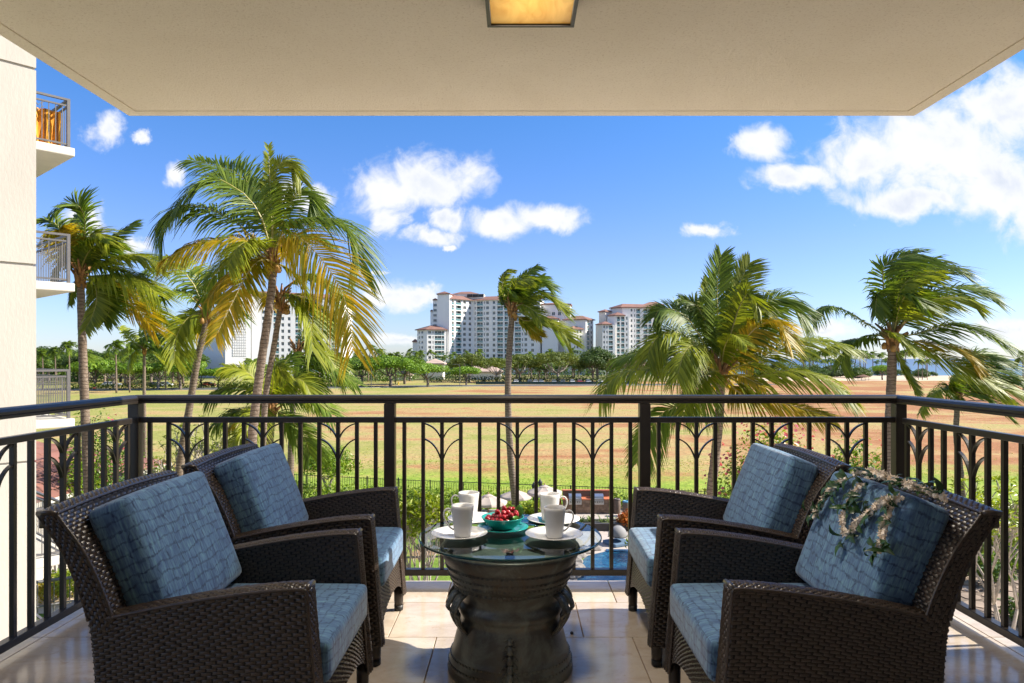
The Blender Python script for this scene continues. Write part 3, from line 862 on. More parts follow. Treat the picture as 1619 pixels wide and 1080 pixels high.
# the nine bosses under the glass would be hidden; plates and mugs stand on it
def plate(x, y, r, label):
    mb = MB(); mb.lathe([(0.0, 0.0005), (r * 0.55, 0.0005), (r * 0.60, 0.003), (r * 0.97, 0.0165), (r, 0.018), (r * 0.985, 0.0195), (r * 0.62, 0.0068), (r * 0.56, 0.0048), (0.0, 0.0048)], 56)
    return tag(mb.build('plate', M['white_ceramic'], None, True, loc=(x, y, TZ)), label, 'plate', 'white plates on the glass table')
def mug(x, y, ang, rt, rb, h, label):
    t = thing('coffee_mug', label, 'mug', (x, y, TZ + 0.0052), 0, 'white mugs on the glass table')
    prof = [(0.0, 0.0), (rb - 0.003, 0.0), (rb, 0.003)]
    for k in range(1, 10): prof.append((rb + (rt - rb) * (k / 9) ** 0.85, 0.003 + (h - 0.003) * k / 9))
    prof += [(rt - 0.0015, h + 0.001), (rt - 0.0035, h - 0.001)]
    for k in range(8, -1, -1): prof.append((rb - 0.004 + (rt - rb) * (k / 9) ** 0.85, 0.007 + (h - 0.008) * k / 9))
    prof.append((0.0, 0.007))
    mb = MB(); mb.lathe(prof, 40); mb.build('cup_body', M['white_ceramic'], t, True)
    ca, sa = math.cos(ang), math.sin(ang)
    pts = []
    for dx, z in ((-0.004, 0.83), (0.012, 0.90), (0.026, 0.86), (0.034, 0.72), (0.031, 0.54), (0.020, 0.37), (0.006, 0.24), (-0.006, 0.20)):
        zz = z * h; r = rb + (rt - rb) * (zz / h) ** 0.85 + dx
        pts.append((r * ca, r * sa, zz))
    mb = MB(); c = catmull(pts, 26); mb.bar([Vector(p) for p in c], (-sa, ca, 0), 0.011, 0.0065); mb.build('handle', M['white_ceramic'], t, True, bevel=0.0025)
    return t
plate(-0.232, 2.925, 0.117, 'white plate under the mug at the front left of the glass table')
plate(0.158, 2.912, 0.119, 'white plate under the mug at the front right of the glass table')
plate(-0.195, 3.20, 0.112, 'white plate at the back left of the glass table, half hidden behind a mug')
plate(0.172, 3.185, 0.119, 'white plate at the back right of the glass table')
mug(-0.218, 2.918, math.radians(188), 0.0465, 0.034, 0.126, 'white mug at the front left of the glass table, handle to the left')
mug(0.160, 2.900, math.radians(-8), 0.0455, 0.034, 0.122, 'white mug at the front right of the glass table, handle to the right')
mug(-0.212, 3.215, math.radians(182), 0.0475, 0.034, 0.122, 'white mug at the back left of the table, behind the front left mug')
mug(0.155, 3.195, math.radians(-4), 0.0455, 0.036, 0.120, 'white mug at the back right of the table, behind the front right mug')
BX, BY = -0.055, 3.045
mb = MB(); mb.lathe([(0, 0.0005), (0.062, 0.0005), (0.068, 0.003), (0.108, 0.013), (0.111, 0.0145), (0.108, 0.016), (0.066, 0.006), (0, 0.006)], 48)
tag(mb.build('teal_saucer', M['teal_glaze'], None, True, loc=(BX, BY, TZ)), 'flat teal saucer under the bowl of cherries', 'saucer')
m = thin_glass('aqua_glass', (0.35, 0.75, 0.85), 1.45)
mb = MB(); mb.lathe([(0, 0.0005), (0.05, 0.0005), (0.09, 0.010), (0.092, 0.012), (0.088, 0.013), (0.05, 0.005), (0, 0.005)], 40)
tag(mb.build('glass_dish', m, None, True, loc=(BX + 0.135, BY + 0.115, TZ)), 'aqua glass dish on the table behind the cherry bowl', 'dish')
mb = MB(); mb.lathe([(0, 0.0), (0.045, 0.0), (0.05, 0.003), (0.068, 0.018), (0.085, 0.038), (0.091, 0.048), (0.0925, 0.0495), (0.0905, 0.051), (0.087, 0.049), (0.081, 0.038), (0.064, 0.021), (0.04, 0.009), (0, 0.008)], 56)
tag(mb.build('teal_bowl', M['teal_glaze'], None, True, loc=(BX, BY, TZ + 0.0065)), 'round teal bowl filled with red cherries on the glass table', 'bowl')
cm_ = MB(); cm_.lathe([(0.0, -0.0115)] + [(0.0122 * math.cos(math.radians(a)), 0.0118 * math.sin(math.radians(a))) for a in range(-70, 80, 20)] + [(0.003, 0.0112), (0.0, 0.0098)], 14)
cmesh = cm_.mesh('cherry', M['cherry_skin'], True)
placed = []
tries = 0
while len(placed) < 46 and tries < 6000:
    tries += 1
    a = R.uniform(0, 2 * math.pi); rr = 0.074 * math.sqrt(R.random()); x, y = rr * math.cos(a) + 0.0, rr * math.sin(a)
    mound = 0.040 + 0.046 * max(0, 1 - ((x - 0.022) / 0.062) ** 2 - (y / 0.085) ** 2)
    z = R.uniform(0.030 + max(0, rr - 0.05) * 0.5, mound + 0.006)
    if all((x - p[0]) ** 2 + (y - p[1]) ** 2 + (z - p[2]) ** 2 > 0.0195 ** 2 for p in placed):
        placed.append((x, y, z))
for (x, y, z) in placed:
    tag(link('cherry', cmesh, None, loc=(BX + x, BY + y, TZ + 0.0065 + z), rot=(R.uniform(-1, 1), R.uniform(-1, 1), R.uniform(0, 6))), 'glossy red cherry heaped in the teal bowl', 'cherry', 'cherries in the teal bowl')
sp = thing('mint_sprig', 'bright green leaf sprig tucked beside the cherries in the bowl', 'sprig', (BX + 0.066, BY + 0.01, TZ + 0.055))
def garnish(w, L, d, name, loc, tilt):
    mb = MB(); N = 10; vs = []
    for i in range(N + 1):
        s_ = i / N; ww = w * math.sin(math.pi * min(1, s_ * 0.93 + 0.05)) ** 0.75 * (1 + 0.10 * (i % 2))
        zc = 0.006 * math.sin(s_ * 5)
        vs += [(-ww, 0.004 * (i % 2), s_ * L), (0, zc, s_ * L), (ww, 0.004 * (i % 2), s_ * L)]
    fs = []
    for i in range(N): fs += [(i * 3, i * 3 + 1, i * 3 + 4, i * 3 + 3), (i * 3 + 1, i * 3 + 2, i * 3 + 5, i * 3 + 4)]
    mb.add(vs, fs); o = mb.build(name, M['garnish_leaf'], sp, True, loc=loc); o.rotation_euler = tilt
garnish(0.020, 0.058, 0, 'leaf', (0.0, 0.01, -0.008), (0.15, 0.12, 0.2))
garnish(0.019, 0.052, 0, 'leaf', (-0.012, 0.03, -0.008), (0.1, -0.25, -0.3))
garnish(0.018, 0.055, 0, 'leaf', (-0.055, -0.045, -0.010), (0.5, 1.25, 0.1))
garnish(0.016, 0.05, 0, 'leaf', (0.01, -0.045, -0.012), (0.3, -1.1, 0.4))
# the dry seed pod lying on the tiles
mb = MB(); mb.lathe([(0, 0), (0.006, 0.0015), (0.0085, 0.006), (0.007, 0.011), (0.002, 0.014), (0, 0.014)], 9)
tag(mb.build('seed_pod', M['leg_dark'], None, False, loc=G(904, 1003, 0)), 'small dry brown seed pod lying on the floor tiles right of the drum', 'seed pod')
# ================================================================== the ground, the sea
def sheet(name, pts, z, mat, kind='structure'):
    mb = MB(); mb.add([(p[0], p[1], (p[2] if len(p) > 2 else z)) for p in pts], [tuple(range(len(pts)))])
    o = mb.build(name, mat); 
    if o.data.polygons[0].normal.z < 0: o.data.flip_normals()
    return tag(o, kind=kind)
def gmat(name, fn, rough=0.95, bump=0.0, bscale=3.0, spec=0.2):
    m = bpy.data.materials.new(name); m.use_nodes = True; t = NT(m.node_tree); bs = t.n['Principled BSDF']
    ob = t.node('ShaderNodeTexCoord').outputs['Object']
    c = fn(t, ob)
    t.l.new(c, bs.inputs['Base Color']); bs.inputs['Roughness'].default_value = rough; bs.inputs['Specular IOR Level'].default_value = spec
    if bump:
        nb = t.noise(ob, bscale, 5.0, 0.65)
        t.l.new(t.node('ShaderNodeBump', {'Height': nb, 'Strength': bump, 'Distance': 0.15}).outputs[0], bs.inputs['Normal'])
    return m
def f_field(t, ob):
    x, y, z = t.node('ShaderNodeSeparateXYZ', {0: ob}).outputs
    a = t.noise(ob, 0.035, 7.0, 0.62, 0.6); b = t.noise(ob, 0.35, 6.0, 0.65); d = t.noise(t.vmath('MULTIPLY', ob, (0.5, 1.6, 1)), 0.09, 5.0, 0.6, 0.5); e = t.noise(ob, 3.0, 4.0, 0.7)
    side = t.rng(x, -50.0, 80.0, -0.15, 0.19)
    k = t.math('ADD', t.math('ADD', t.math('MULTIPLY', t.math('SUBTRACT', a, 0.5), 1.5), t.math('MULTIPLY', t.math('SUBTRACT', d, 0.5), 0.95)), t.math('ADD', t.math('ADD', side, 0.56), t.math('MULTIPLY', t.math('SUBTRACT', b, 0.5), 0.45)))
    c = t.ramp(k, [(0.34, (0.30, 0.30, 0.075)), (0.48, (0.40, 0.335, 0.12)), (0.60, (0.44, 0.305, 0.130)), (0.70, (0.415, 0.230, 0.100)), (0.80, (0.36, 0.165, 0.070))])
    # mown lawn strip beside the garden fence
    yy = t.math('ADD', y, t.math('ADD', t.math('MULTIPLY', t.math('SUBTRACT', d, 0.5), 34.0), t.math('MULTIPLY', t.math('SUBTRACT', b, 0.5), 9.0)))
    g = t.rng(yy, 50.0, 62.0, 1.0, 0.0, True)
    lawn = t.ramp(b, [(0.32, (0.19, 0.29, 0.030)), (0.52, (0.27, 0.36, 0.045)), (0.70, (0.40, 0.38, 0.09))])
    c = t.mix(g, c, lawn)
    c = t.mix(1.0, c, t.ramp(e, [(0.32, (0.70, 0.70, 0.68)), (0.62, (1, 1, 1))]), 'MULTIPLY')
    return c
M['field'] = gmat('field', f_field, bump=1.0, bscale=2.2)
def f_garden(t, ob):
    a = t.noise(ob, 0.35, 5.0, 0.6); b = t.noise(ob, 3.0, 5.0, 0.7)
    c = t.ramp(a, [(0.42, (0.17, 0.27, 0.035)), (0.52, (0.24, 0.33, 0.05)), (0.58, (0.32, 0.21, 0.12)), (0.7, (0.24, 0.15, 0.09))])
    return t.mix(1.0, c, t.ramp(b, [(0.3, (0.6, 0.6, 0.6)), (0.7, (1, 1, 1))]), 'MULTIPLY')
M['garden'] = gmat('garden_soil', f_garden, bump=0.5, bscale=9.0)
M['far_ground'] = gmat('far_ground', lambda t, ob: t.ramp(t.noise(ob, 0.05, 6.0, 0.6), [(0.4, (0.12, 0.15, 0.04)), (0.6, (0.26, 0.22, 0.10))]))
M['sand'] = gmat('sand', lambda t, ob: t.ramp(t.noise(ob, 0.12, 6.0, 0.6), [(0.35, (0.52, 0.40, 0.27)), (0.65, (0.62, 0.50, 0.36))]))
M['asphalt'] = gmat('asphalt', lambda t, ob: t.ramp(t.noise(ob, 0.5, 6.0, 0.6), [(0.35, (0.085, 0.085, 0.088)), (0.65, (0.13, 0.128, 0.125))]))
M['lawn'] = gmat('lawn', lambda t, ob: t.ramp(t.noise(ob, 1.2, 6.0, 0.65), [(0.35, (0.13, 0.23, 0.03)), (0.65, (0.22, 0.30, 0.05))]), bump=0.6, bscale=14.0)
mb = MB()
ys_ = [43.2, 60, 100, 160, 284]
mb.add([(-420, 40.2, GZ - 0.05), (420, 40.2, GZ - 0.05)] + [(s * 420, y, FZ) for y in ys_ for s in (-1, 1)], [(2 * i, 2 * i + 1, 2 * i + 3, 2 * i + 2) for i in range(len(ys_))])
tag(mb.build('field', M['field']), kind='structure')
sheet('bounce_sheet', [(-14, 4.6), (24, 4.6), (24, 20.4), (-14, 20.4)], GZ + .006, pmat('bounce_pale', (.62, .54, .44), .9, .12, 1.0, .2, 20.0))  # unseen pale sheet added to bounce sunlight up onto the ceiling
sheet('garden_ground', [(-90, -12), (90, -12), (90, 40.25), (-90, 40.25)], GZ, M['garden'])
sheet('far_ground', [(-3000, 240), (95, 240), (95, 420), (150, 470), (160, 900), (60, 1600), (-3000, 1600)], FZ - 0.03, M['far_ground'])
mb = MB(); mb.add([(88, 283, FZ - 0.02), (600, 283, FZ - 0.02), (600, 370, FZ - 0.5), (88, 400, FZ - 0.5), (600, 430, -9.9), (88, 470, -9.9)], [(0, 1, 2, 3), (3, 2, 4, 5)])
tag(mb.build('beach', M['sand']), kind='structure')
def f_sea(t, ob):
    y = t.node('ShaderNodeSeparateXYZ', {0: ob}).outputs[1]
    return t.ramp(t.rng(y, 350.0, 1500.0), [(0, (0.035, 0.15, 0.19)), (0.25, (0.02, 0.085, 0.15)), (1, (0.012, 0.05, 0.115))])
M['sea'] = gmat('sea', f_sea, rough=0.28, bump=0.5, bscale=0.25, spec=0.5)
sheet('sea', [(-26000, 300), (26000, 300), (26000, 26000), (-26000, 26000)], -9.4, M['sea'])
# the street beyond the field, kerbed, with its verge
def road_strip(name, pts, wid, z, mat):
    mb = MB(); vs = []
    for i, p in enumerate(pts):
        a = Vector((pts[max(i - 1, 0)][0], pts[max(i - 1, 0)][1], 0)); b = Vector((pts[min(i + 1, len(pts) - 1)][0], pts[min(i + 1, len(pts) - 1)][1], 0))
        d = (b - a).normalized(); s = Vector((d.y, -d.x, 0)) * wid / 2
        vs += [(p[0] + s.x, p[1] + s.y, z), (p[0] - s.x, p[1] - s.y, z)]
    mb.add(vs, [(2 * i, 2 * i + 2, 2 * i + 3, 2 * i + 1) for i in range(len(pts) - 1)])
    o = mb.build(name, mat)
    if o.data.polygons[0].normal.z < 0: o.data.flip_normals()
    return tag(o, kind='structure')
RP = [(-320, 196), (-120, 203), (-70, 210), (-40, 224), (-12, 232), (30, 238), (90, 246)]
road_strip('road', RP, 11.0, FZ + 0.025, M['asphalt'])
M['kerb'] = pmat('kerb', (0.42, 0.40, 0.36), 0.9, 0.15, 2.0)
kb = MB()
for off_ in (-5.75, 5.75):
    pts = []
    for i, p in enumerate(RP):
        a = Vector((RP[max(i - 1, 0)][0], RP[max(i - 1, 0)][1], 0)); b = Vector((RP[min(i + 1, len(RP) - 1)][0], RP[min(i + 1, len(RP) - 1)][1], 0))
        d = (b - a).normalized(); pts.append((p[0] + d.y * off_, p[1] - d.x * off_, FZ + 0.06))
    kb.bar(pts, (0, 0, 1), 0.14, 0.3)
tag(kb.build('kerb', M['kerb']), kind='structure')

# ================================================================== plants
def leafmat(name, c1, c2, rough=0.45, trans=0.35, vscale=1.2, rnd=0.25):
    m = bpy.data.materials.new(name); m.use_nodes = True; t = NT(m.node_tree); bs = t.n['Principled BSDF']
    ge = t.node('ShaderNodeNewGeometry')
    ob = t.node('ShaderNodeTexCoord').outputs['Object']
    isl = ge.outputs['Random Per Island']
    nz = t.noise(ob, vscale, 3.0, 0.6)
    k = t.math('ADD', t.math('MULTIPLY', isl, 0.5), t.math('MULTIPLY', nz, 0.6))
    c = t.mix(t.rng(k, 0.25, 0.85), c1, c2)
    oi = t.node('ShaderNodeObjectInfo').outputs['Random']
    c = t.mix(1.0, c, t.ramp(oi, [(0, (1 - rnd,) * 3), (1, (1, 1, 1))]), 'MULTIPLY')
    t.l.new(c, bs.inputs['Base Color']); bs.inputs['Roughness'].default_value = rough; bs.inputs['Specular IOR Level'].default_value = 0.4
    tr = t.node('ShaderNodeBsdfTranslucent', {0: c})
    c3 = t.mix(1.0, c, (1.0, 1.0, 0.55), 'MULTIPLY'); t.l.new(c3, tr.inputs[0])
    mx = t.node('ShaderNodeMixShader', {0: trans}); t.l.new(bs.outputs[0], mx.inputs[1]); t.l.new(tr.outputs[0], mx.inputs[2])
    t.l.new(mx.outputs[0], t.n['Material Output'].inputs[0])
    return m
M['frond_green'] = leafmat('frond_green', (0.085, 0.150, 0.012), (0.250, 0.345, 0.030), 0.48, 0.48, 1.0, 0.2)
M['frond_lime'] = leafmat('frond_lime', (0.170, 0.225, 0.012), (0.430, 0.460, 0.030), 0.48, 0.5, 1.0, 0.15)
M['frond_gold'] = leafmat('frond_gold', (0.240, 0.255, 0.014), (0.700, 0.450, 0.022), 0.48, 0.48, 1.0, 0.15)
M['rachis'] = pmat('rachis', (0.34, 0.30, 0.07), 0.5, 0.2, 6.0)
M['rachis_pale'] = pmat('rachis_pale', (0.50, 0.40, 0.16), 0.5, 0.2, 6.0)
M['crown_fibre'] = pmat('crown_fibre', (0.30, 0.15, 0.05), 0.8, 0.5, 9.0, 0.5, 60.0)
M['coconut'] = pmat('coconut', (0.36, 0.19, 0.045), 0.5, 0.3, 8.0)
# ringed palm trunk
m = bpy.data.materials.new('palm_bark'); m.use_nodes = True; t = NT(m.node_tree); bs = t.n['Principled BSDF']
ob = t.node('ShaderNodeTexCoord').outputs['Object']
z_ = t.node('ShaderNodeSeparateXYZ', {0: ob}).outputs[2]
nz = t.noise(ob, 3.0, 5.0, 0.65); nf = t.noise(t.vmath('MULTIPLY', ob, (3, 3, 9)), 3.0, 4.0, 0.65)
rg = t.math('FRACT', t.math('ADD', t.math('MULTIPLY', z_, 9.0), t.math('MULTIPLY', nz, 1.3)))
c = t.ramp(nf, [(0.3, (0.13, 0.085, 0.06)), (0.5, (0.235, 0.175, 0.13)), (0.7, (0.34, 0.275, 0.22))])
c = t.mix(t.rng(rg, 0.0, 0.30, 0.9, 0.0), c, (0.045, 0.028, 0.020))
t.l.new(c, bs.inputs['Base Color']); bs.inputs['Roughness'].default_value = 0.9
t.l.new(t.node('ShaderNodeBump', {'Height': t.math('ADD', rg, nf), 'Strength': 0.8, 'Distance': 0.03}).outputs[0], bs.inputs['Normal'])
M['palm_bark'] = m
M['bark'] = pmat('bark', (0.20, 0.155, 0.12), 0.9, 0.4, 3.0, 0.6, 20.0)
M['bark_pale'] = pmat('bark_pale', (0.40, 0.34, 0.28), 0.9, 0.35, 4.0, 0.6, 20.0)
WIND = np.array([0.30, 0.05, 0.0])

def frond_mesh(path, nl=46, lmax=0.75, wid=0.042, droop=0.55, wind=0.5, face=0.35, mat='frond_green', twist=0.0, pet=0.14, rad=0.028, rs=None, name='frond', gap=0.0):
    """one pinnate palm leaf along path (n x 3): a tapered rachis and 2*nl bent leaflets"""
    rs = rs or NP
    N = len(path)
    mb = MB()
    mb.tube(path[::2] if N > 14 else path, list(np.linspace(rad, rad * 0.16, len(path[::2] if N > 14 else path))), 5, 1)
    s = np.linspace(0, 1, N)
    t = np.repeat(np.linspace(pet, 0.985, nl), 2); sd = np.tile([1.0, -1.0], nl)
    t = np.clip(t + rs.uniform(-.006, .006, len(t)), 0.02, 0.995)
    keep = rs.uniform(0, 1, len(t)) > gap
    t, sd = t[keep], sd[keep]; m_ = len(t)
    P = np.stack([np.interp(t, s, path[:, k]) for k in range(3)], 1)
    tg = np.gradient(path, axis=0); tg /= np.linalg.norm(tg, axis=1, keepdims=True)
    T = np.stack([np.interp(t, s, tg[:, k]) for k in range(3)], 1); T /= np.linalg.norm(T, axis=1, keepdims=True)
    ref = np.array([0.12 * math.sin(twist), -face, 1.0 - face * 0.75]) + np.array([math.sin(twist) * 0.5, math.cos(twist) * 0.1, 0])
    U = ref[None] - T * (T @ ref)[:, None]
    bad = np.linalg.norm(U, axis=1) < 0.15
    if bad.any():
        r2 = np.array([0.2, -1.0, 0.1]); U[bad] = r2[None] - T[bad] * (T[bad] @ r2)[:, None]
    U /= np.linalg.norm(U, axis=1, keepdims=True)
    S = np.cross(T, U)
    L = lmax * (0.42 + 0.58 * np.sin(np.pi * np.clip(t * 0.86 + 0.10, 0, 1)) ** 0.8) * rs.uniform(.82, 1.1, m_)
    fwd = 0.45 + 0.55 * t
    D = S * sd[:, None] * (0.95 - 0.25 * t)[:, None] + T * fwd[:, None] + U * rs.uniform(0.02, 0.30, m_)[:, None] + rs.normal(0, .055, (m_, 3))
    D /= np.linalg.norm(D, axis=1, keepdims=True)
    g = (droop * rs.uniform(.7, 1.3, m_))[:, None] * np.array([[0, 0, -1.0]]) + wind * WIND[None] * 2.2 * rs.uniform(.6, 1.4, (m_, 1))
    st = np.array([0.0, 0.30, 0.68, 1.0]); ww = np.array([0.55, 1.0, 0.75, 0.06]) * wid / 2
    pts = []
    for k in range(4):
        q = st[k]
        p = P + L[:, None] * (D * q + g * q * q * 0.8)
        dq = D + g * 1.6 * q; dq /= np.linalg.norm(dq, axis=1, keepdims=True)
        Wd = T - dq * np.sum(T * dq, 1, keepdims=True); Wd /= np.maximum(np.linalg.norm(Wd, axis=1, keepdims=True), 1e-6)
        pts += [p - Wd * ww[k], p + Wd * ww[k]]
    A = np.stack(pts, 1).reshape(-1, 3)
    o = len(mb.v); mb.v.extend(map(tuple, A))
    for i in range(m_):
        b = o + i * 8
        mb.f.extend([(b, b + 1, b + 3, b + 2), (b + 2, b + 3, b + 5, b + 4), (b + 4, b + 5, b + 7, b + 6)])
    mb.m.extend([0] * (3 * m_))
    return mb.mesh(name, [M[mat], M['rachis_pale' if mat == 'frond_gold' else 'rachis']])
def auto_path(az, el, L, droop, wind=0.5, n=18):
    d = np.array([math.cos(az) * math.cos(el), math.sin(az) * math.cos(el), math.sin(el)])
    q = np.linspace(0, 1, n)[:, None]
    return L * (d * q + np.array([[0, 0, -1.0]]) * droop * q ** 2.2 + WIND[None] * wind * 1.5 * q ** 2)
def palm_trunk(mb, pts, radii):
    c = catmull(pts, 46); r = np.interp(np.linspace(0, 1, 46), np.linspace(0, 1, len(radii)), radii)
    r = r * (1 + 0.045 * np.sin(np.arange(46) * 2.4))
    mb.tube(c, list(r), 12)
def hero_palm(label, crown_px, D, trunk_px, r0, r1, fronds, auto=6, frond_len=3.0, wind=0.5, seed=1, nl=46, lmax=0.75, wid=0.042, gz=GZ, nuts=6, name='coconut_palm', group='coconut palms around the terrace', pal=('frond_green', 'frond_lime', 'frond_gold'), LS=1.15):
    r0 *= 0.78; r1 *= 0.80
    rs = np.random.RandomState(seed)
    c = W(crown_px[0], crown_px[1], D)
    tp = [W(x, y, D) for x, y in trunk_px]
    d = (tp[-1] - tp[-2]); k = (gz - tp[-1].z) / d.z if abs(d.z) > 1e-3 else 1
    if tp[-1].z > gz + 0.05: tp.append(tp[-1] + Vector((d.x * k * 0.6, 0.0, gz - tp[-1].z - 0.1)))
    base = tp[-1]; org = Vector((base.x, base.y, gz))
    t = thing(name, label, 'palm tree', org, 0, group)
    mb = MB(); palm_trunk(mb, [p - org for p in ([c + Vector((0, 0, 0.1))] + tp)], [r1 * 0.9, r1] + [r1 + (r0 - r1) * (i / max(1, len(tp) - 1)) for i in range(1, len(tp))])
    mb.build('trunk', M['palm_bark'], t, True)
    # leaf bases and fibre
    fb = MB()
    co = c - org
    for i in range(14):
        a = i * 2.4; e = rs.uniform(0.5, 1.3)
        dv = Vector((math.cos(a) * math.cos(e), math.sin(a) * math.cos(e), math.sin(e)))
        p0 = co + Vector((math.cos(a) * r1 * 0.7, math.sin(a) * r1 * 0.7, -0.10 + 0.035 * i))
        fb.tube([p0 - Vector((0, 0, 0.25)), p0 + dv * 0.10, p0 + dv * rs.uniform(.3, .55)], [r1 * 0.55, r1 * 0.5, r1 * 0.22], 6)
    fb.build('leaf_base', M['crown_fibre'], t, True)
    if nuts:
        for i in range(nuts):
            a = rs.uniform(0, 6.28); p = co + Vector((math.cos(a) * (r1 + 0.1), math.sin(a) * (r1 + 0.1), rs.uniform(-.32, -.05)))
            nm = MB(); nm.lathe([(0, -.12), (.06, -.10), (.085, -.03), (.08, .04), (.045, .10), (0, .12)], 10); nm.build('coconut', M['coconut'], t, True, loc=p)
    for f in fronds:
        pts, opt = (f, {}) if isinstance(f[0], tuple) else f
        n = len(pts); yo = opt.get('y', rs.uniform(-1.1, 1.1))
        P3 = []
        for i, (x, y) in enumerate(pts):
            q = i / (n - 1); dd = D + yo * q
            P3.append(W(x, y, dd) - org)
        P3[0] = Vector(P3[0]) * 0.35 + co * 0.65 + Vector((0, 0, 0.05))
        path = catmull(P3, 22)
        lmx = opt.get('l', lmax) * LS
        L = sum(np.linalg.norm(path[i + 1] - path[i]) for i in range(21))
        me = frond_mesh(path, int(nl * 1.75 * opt.get('n', 1)), lmx * min(1.15, max(0.6, L / frond_len)), wid * 1.25, opt.get('d', 0.55), opt.get('w', wind), opt.get('f', rs.uniform(.2, .6)), opt.get('m', pal[int(rs.choice(3, p=[.62, .28, .10]))]), rs.uniform(-.8, .8), rs=rs, gap=opt.get('gap', 0.04))
        link('frond', me, t)
    for i in range(auto):
        az = rs.uniform(0, 6.283); el = rs.uniform(-0.1, 1.25)
        path = auto_path(az, el, frond_len * rs.uniform(.75, 1.05), rs.uniform(.35, .8), wind) + np.array(co + Vector((0, 0, 0.12)))[None]
        me = frond_mesh(path, int(nl * 1.6), lmax * LS, wid * 1.25, rs.uniform(.45, .75), wind, rs.uniform(0, .4), pal[int(rs.choice(3, p=[.62, .30, .08]))], rs.uniform(-.8, .8), rs=rs, gap=0.05)
        link('frond', me, t)
    return t
g_, l_, y_ = 'frond_green', 'frond_lime', 'frond_gold'
hero_palm('large coconut palm with golden lower fronds rising behind the left chairs', (430, 418), 20.0, [(431, 440), (424, 500), (412, 580), (402, 660), (398, 720)], 0.175, 0.135, [
    ([(430, 405), (418, 355), (394, 314), (360, 290), (336, 283), (300, 305), (270, 340)], dict(m=g_, f=.5, y=-.8, l=1.0, d=.45)),
    ([(428, 405), (384, 360), (348, 338), (319, 327), (288, 326), (264, 343), (254, 384)], dict(m=g_, y=-.3, d=.75, l=.95)),
    ([(426, 410), (404, 392), (387, 378), (348, 378), (307, 386), (262, 410)], dict(m=y_, y=-.9, d=.75, l=.85)),
    ([(428, 418), (421, 411), (405, 415), (388, 438), (372, 470), (354, 505), (340, 535)], dict(m=y_, y=-1.8, f=.75, l=.72, d=.35)),
    ([(430, 405), (430, 364), (427, 292), (424, 228)], dict(m=l_, f=.5, y=.1, n=.6, l=.3, d=.1, w=.1)),
    ([(431, 405), (432, 355), (432, 300), (440, 263), (457, 256), (476, 287)], dict(m=l_, f=.6, y=.3, l=.55, d=.7)),
    ([(432, 405), (449, 343), (471, 304), (490, 310), (500, 345)], dict(m=g_, f=.6, y=.6, l=.7, d=.5)),
    ([(434, 408), (448, 362), (468, 350), (505, 344), (541, 352), (563, 384), (568, 430)], dict(m=g_, f=.3, y=-.4, l=1.0, d=.7)),
    ([(433, 410), (440, 382), (455, 370), (475, 376), (505, 405), (535, 449), (553, 500), (558, 560)], dict(m=y_, f=.6, y=-1.8, l=1.05, d=.55)),
    ([(428, 420), (404, 412), (380, 424), (350, 446), (328, 476)], dict(m=y_, f=.5, y=-.7, l=.62, d=.6)),
    ([(428, 400), (408, 314), (380, 278), (348, 264), (300, 252)], dict(m=g_, f=.5, y=.9, l=.85, d=.4)),
    ([(430, 400), (420, 320), (400, 290), (372, 284)], dict(m=g_, f=.2, y=1.4, d=.6)),
    ([(431, 418), (455, 425), (480, 455), (495, 500)], dict(m=l_, f=.3, y=1.2, l=.8, d=.6)),
    ([(429, 415), (400, 400), (365, 410), (335, 440), (318, 480)], dict(m=g_, f=.2, y=.9, l=.85, d=.6)),
    ([(432, 405), (455, 380), (490, 372), (520, 384)], dict(m=g_, f=.2, y=1.5, l=.8, d=.6)),
], 2, 3.0, 0.25, 3, nl=62, lmax=0.9, wid=0.036, nuts=8, LS=1.12)
hero_palm('slimmer coconut palm leaning just behind the trunk of the large golden palm', (444, 478), 21.6, [(441, 500), (431, 560), (421, 620), (416, 700)], 0.125, 0.105, [
    ([(446, 474), (462, 466), (478, 475), (490, 505), (494, 556)], dict(m=l_, f=.4, y=-1.0, l=.75, d=.5)),
    ([(444, 476), (470, 440), (500, 440), (530, 470), (540, 520)], dict(m=g_, f=.3, y=.5, l=.8)),
], 2, 2.4, 0.3, 5, nl=44, nuts=4)
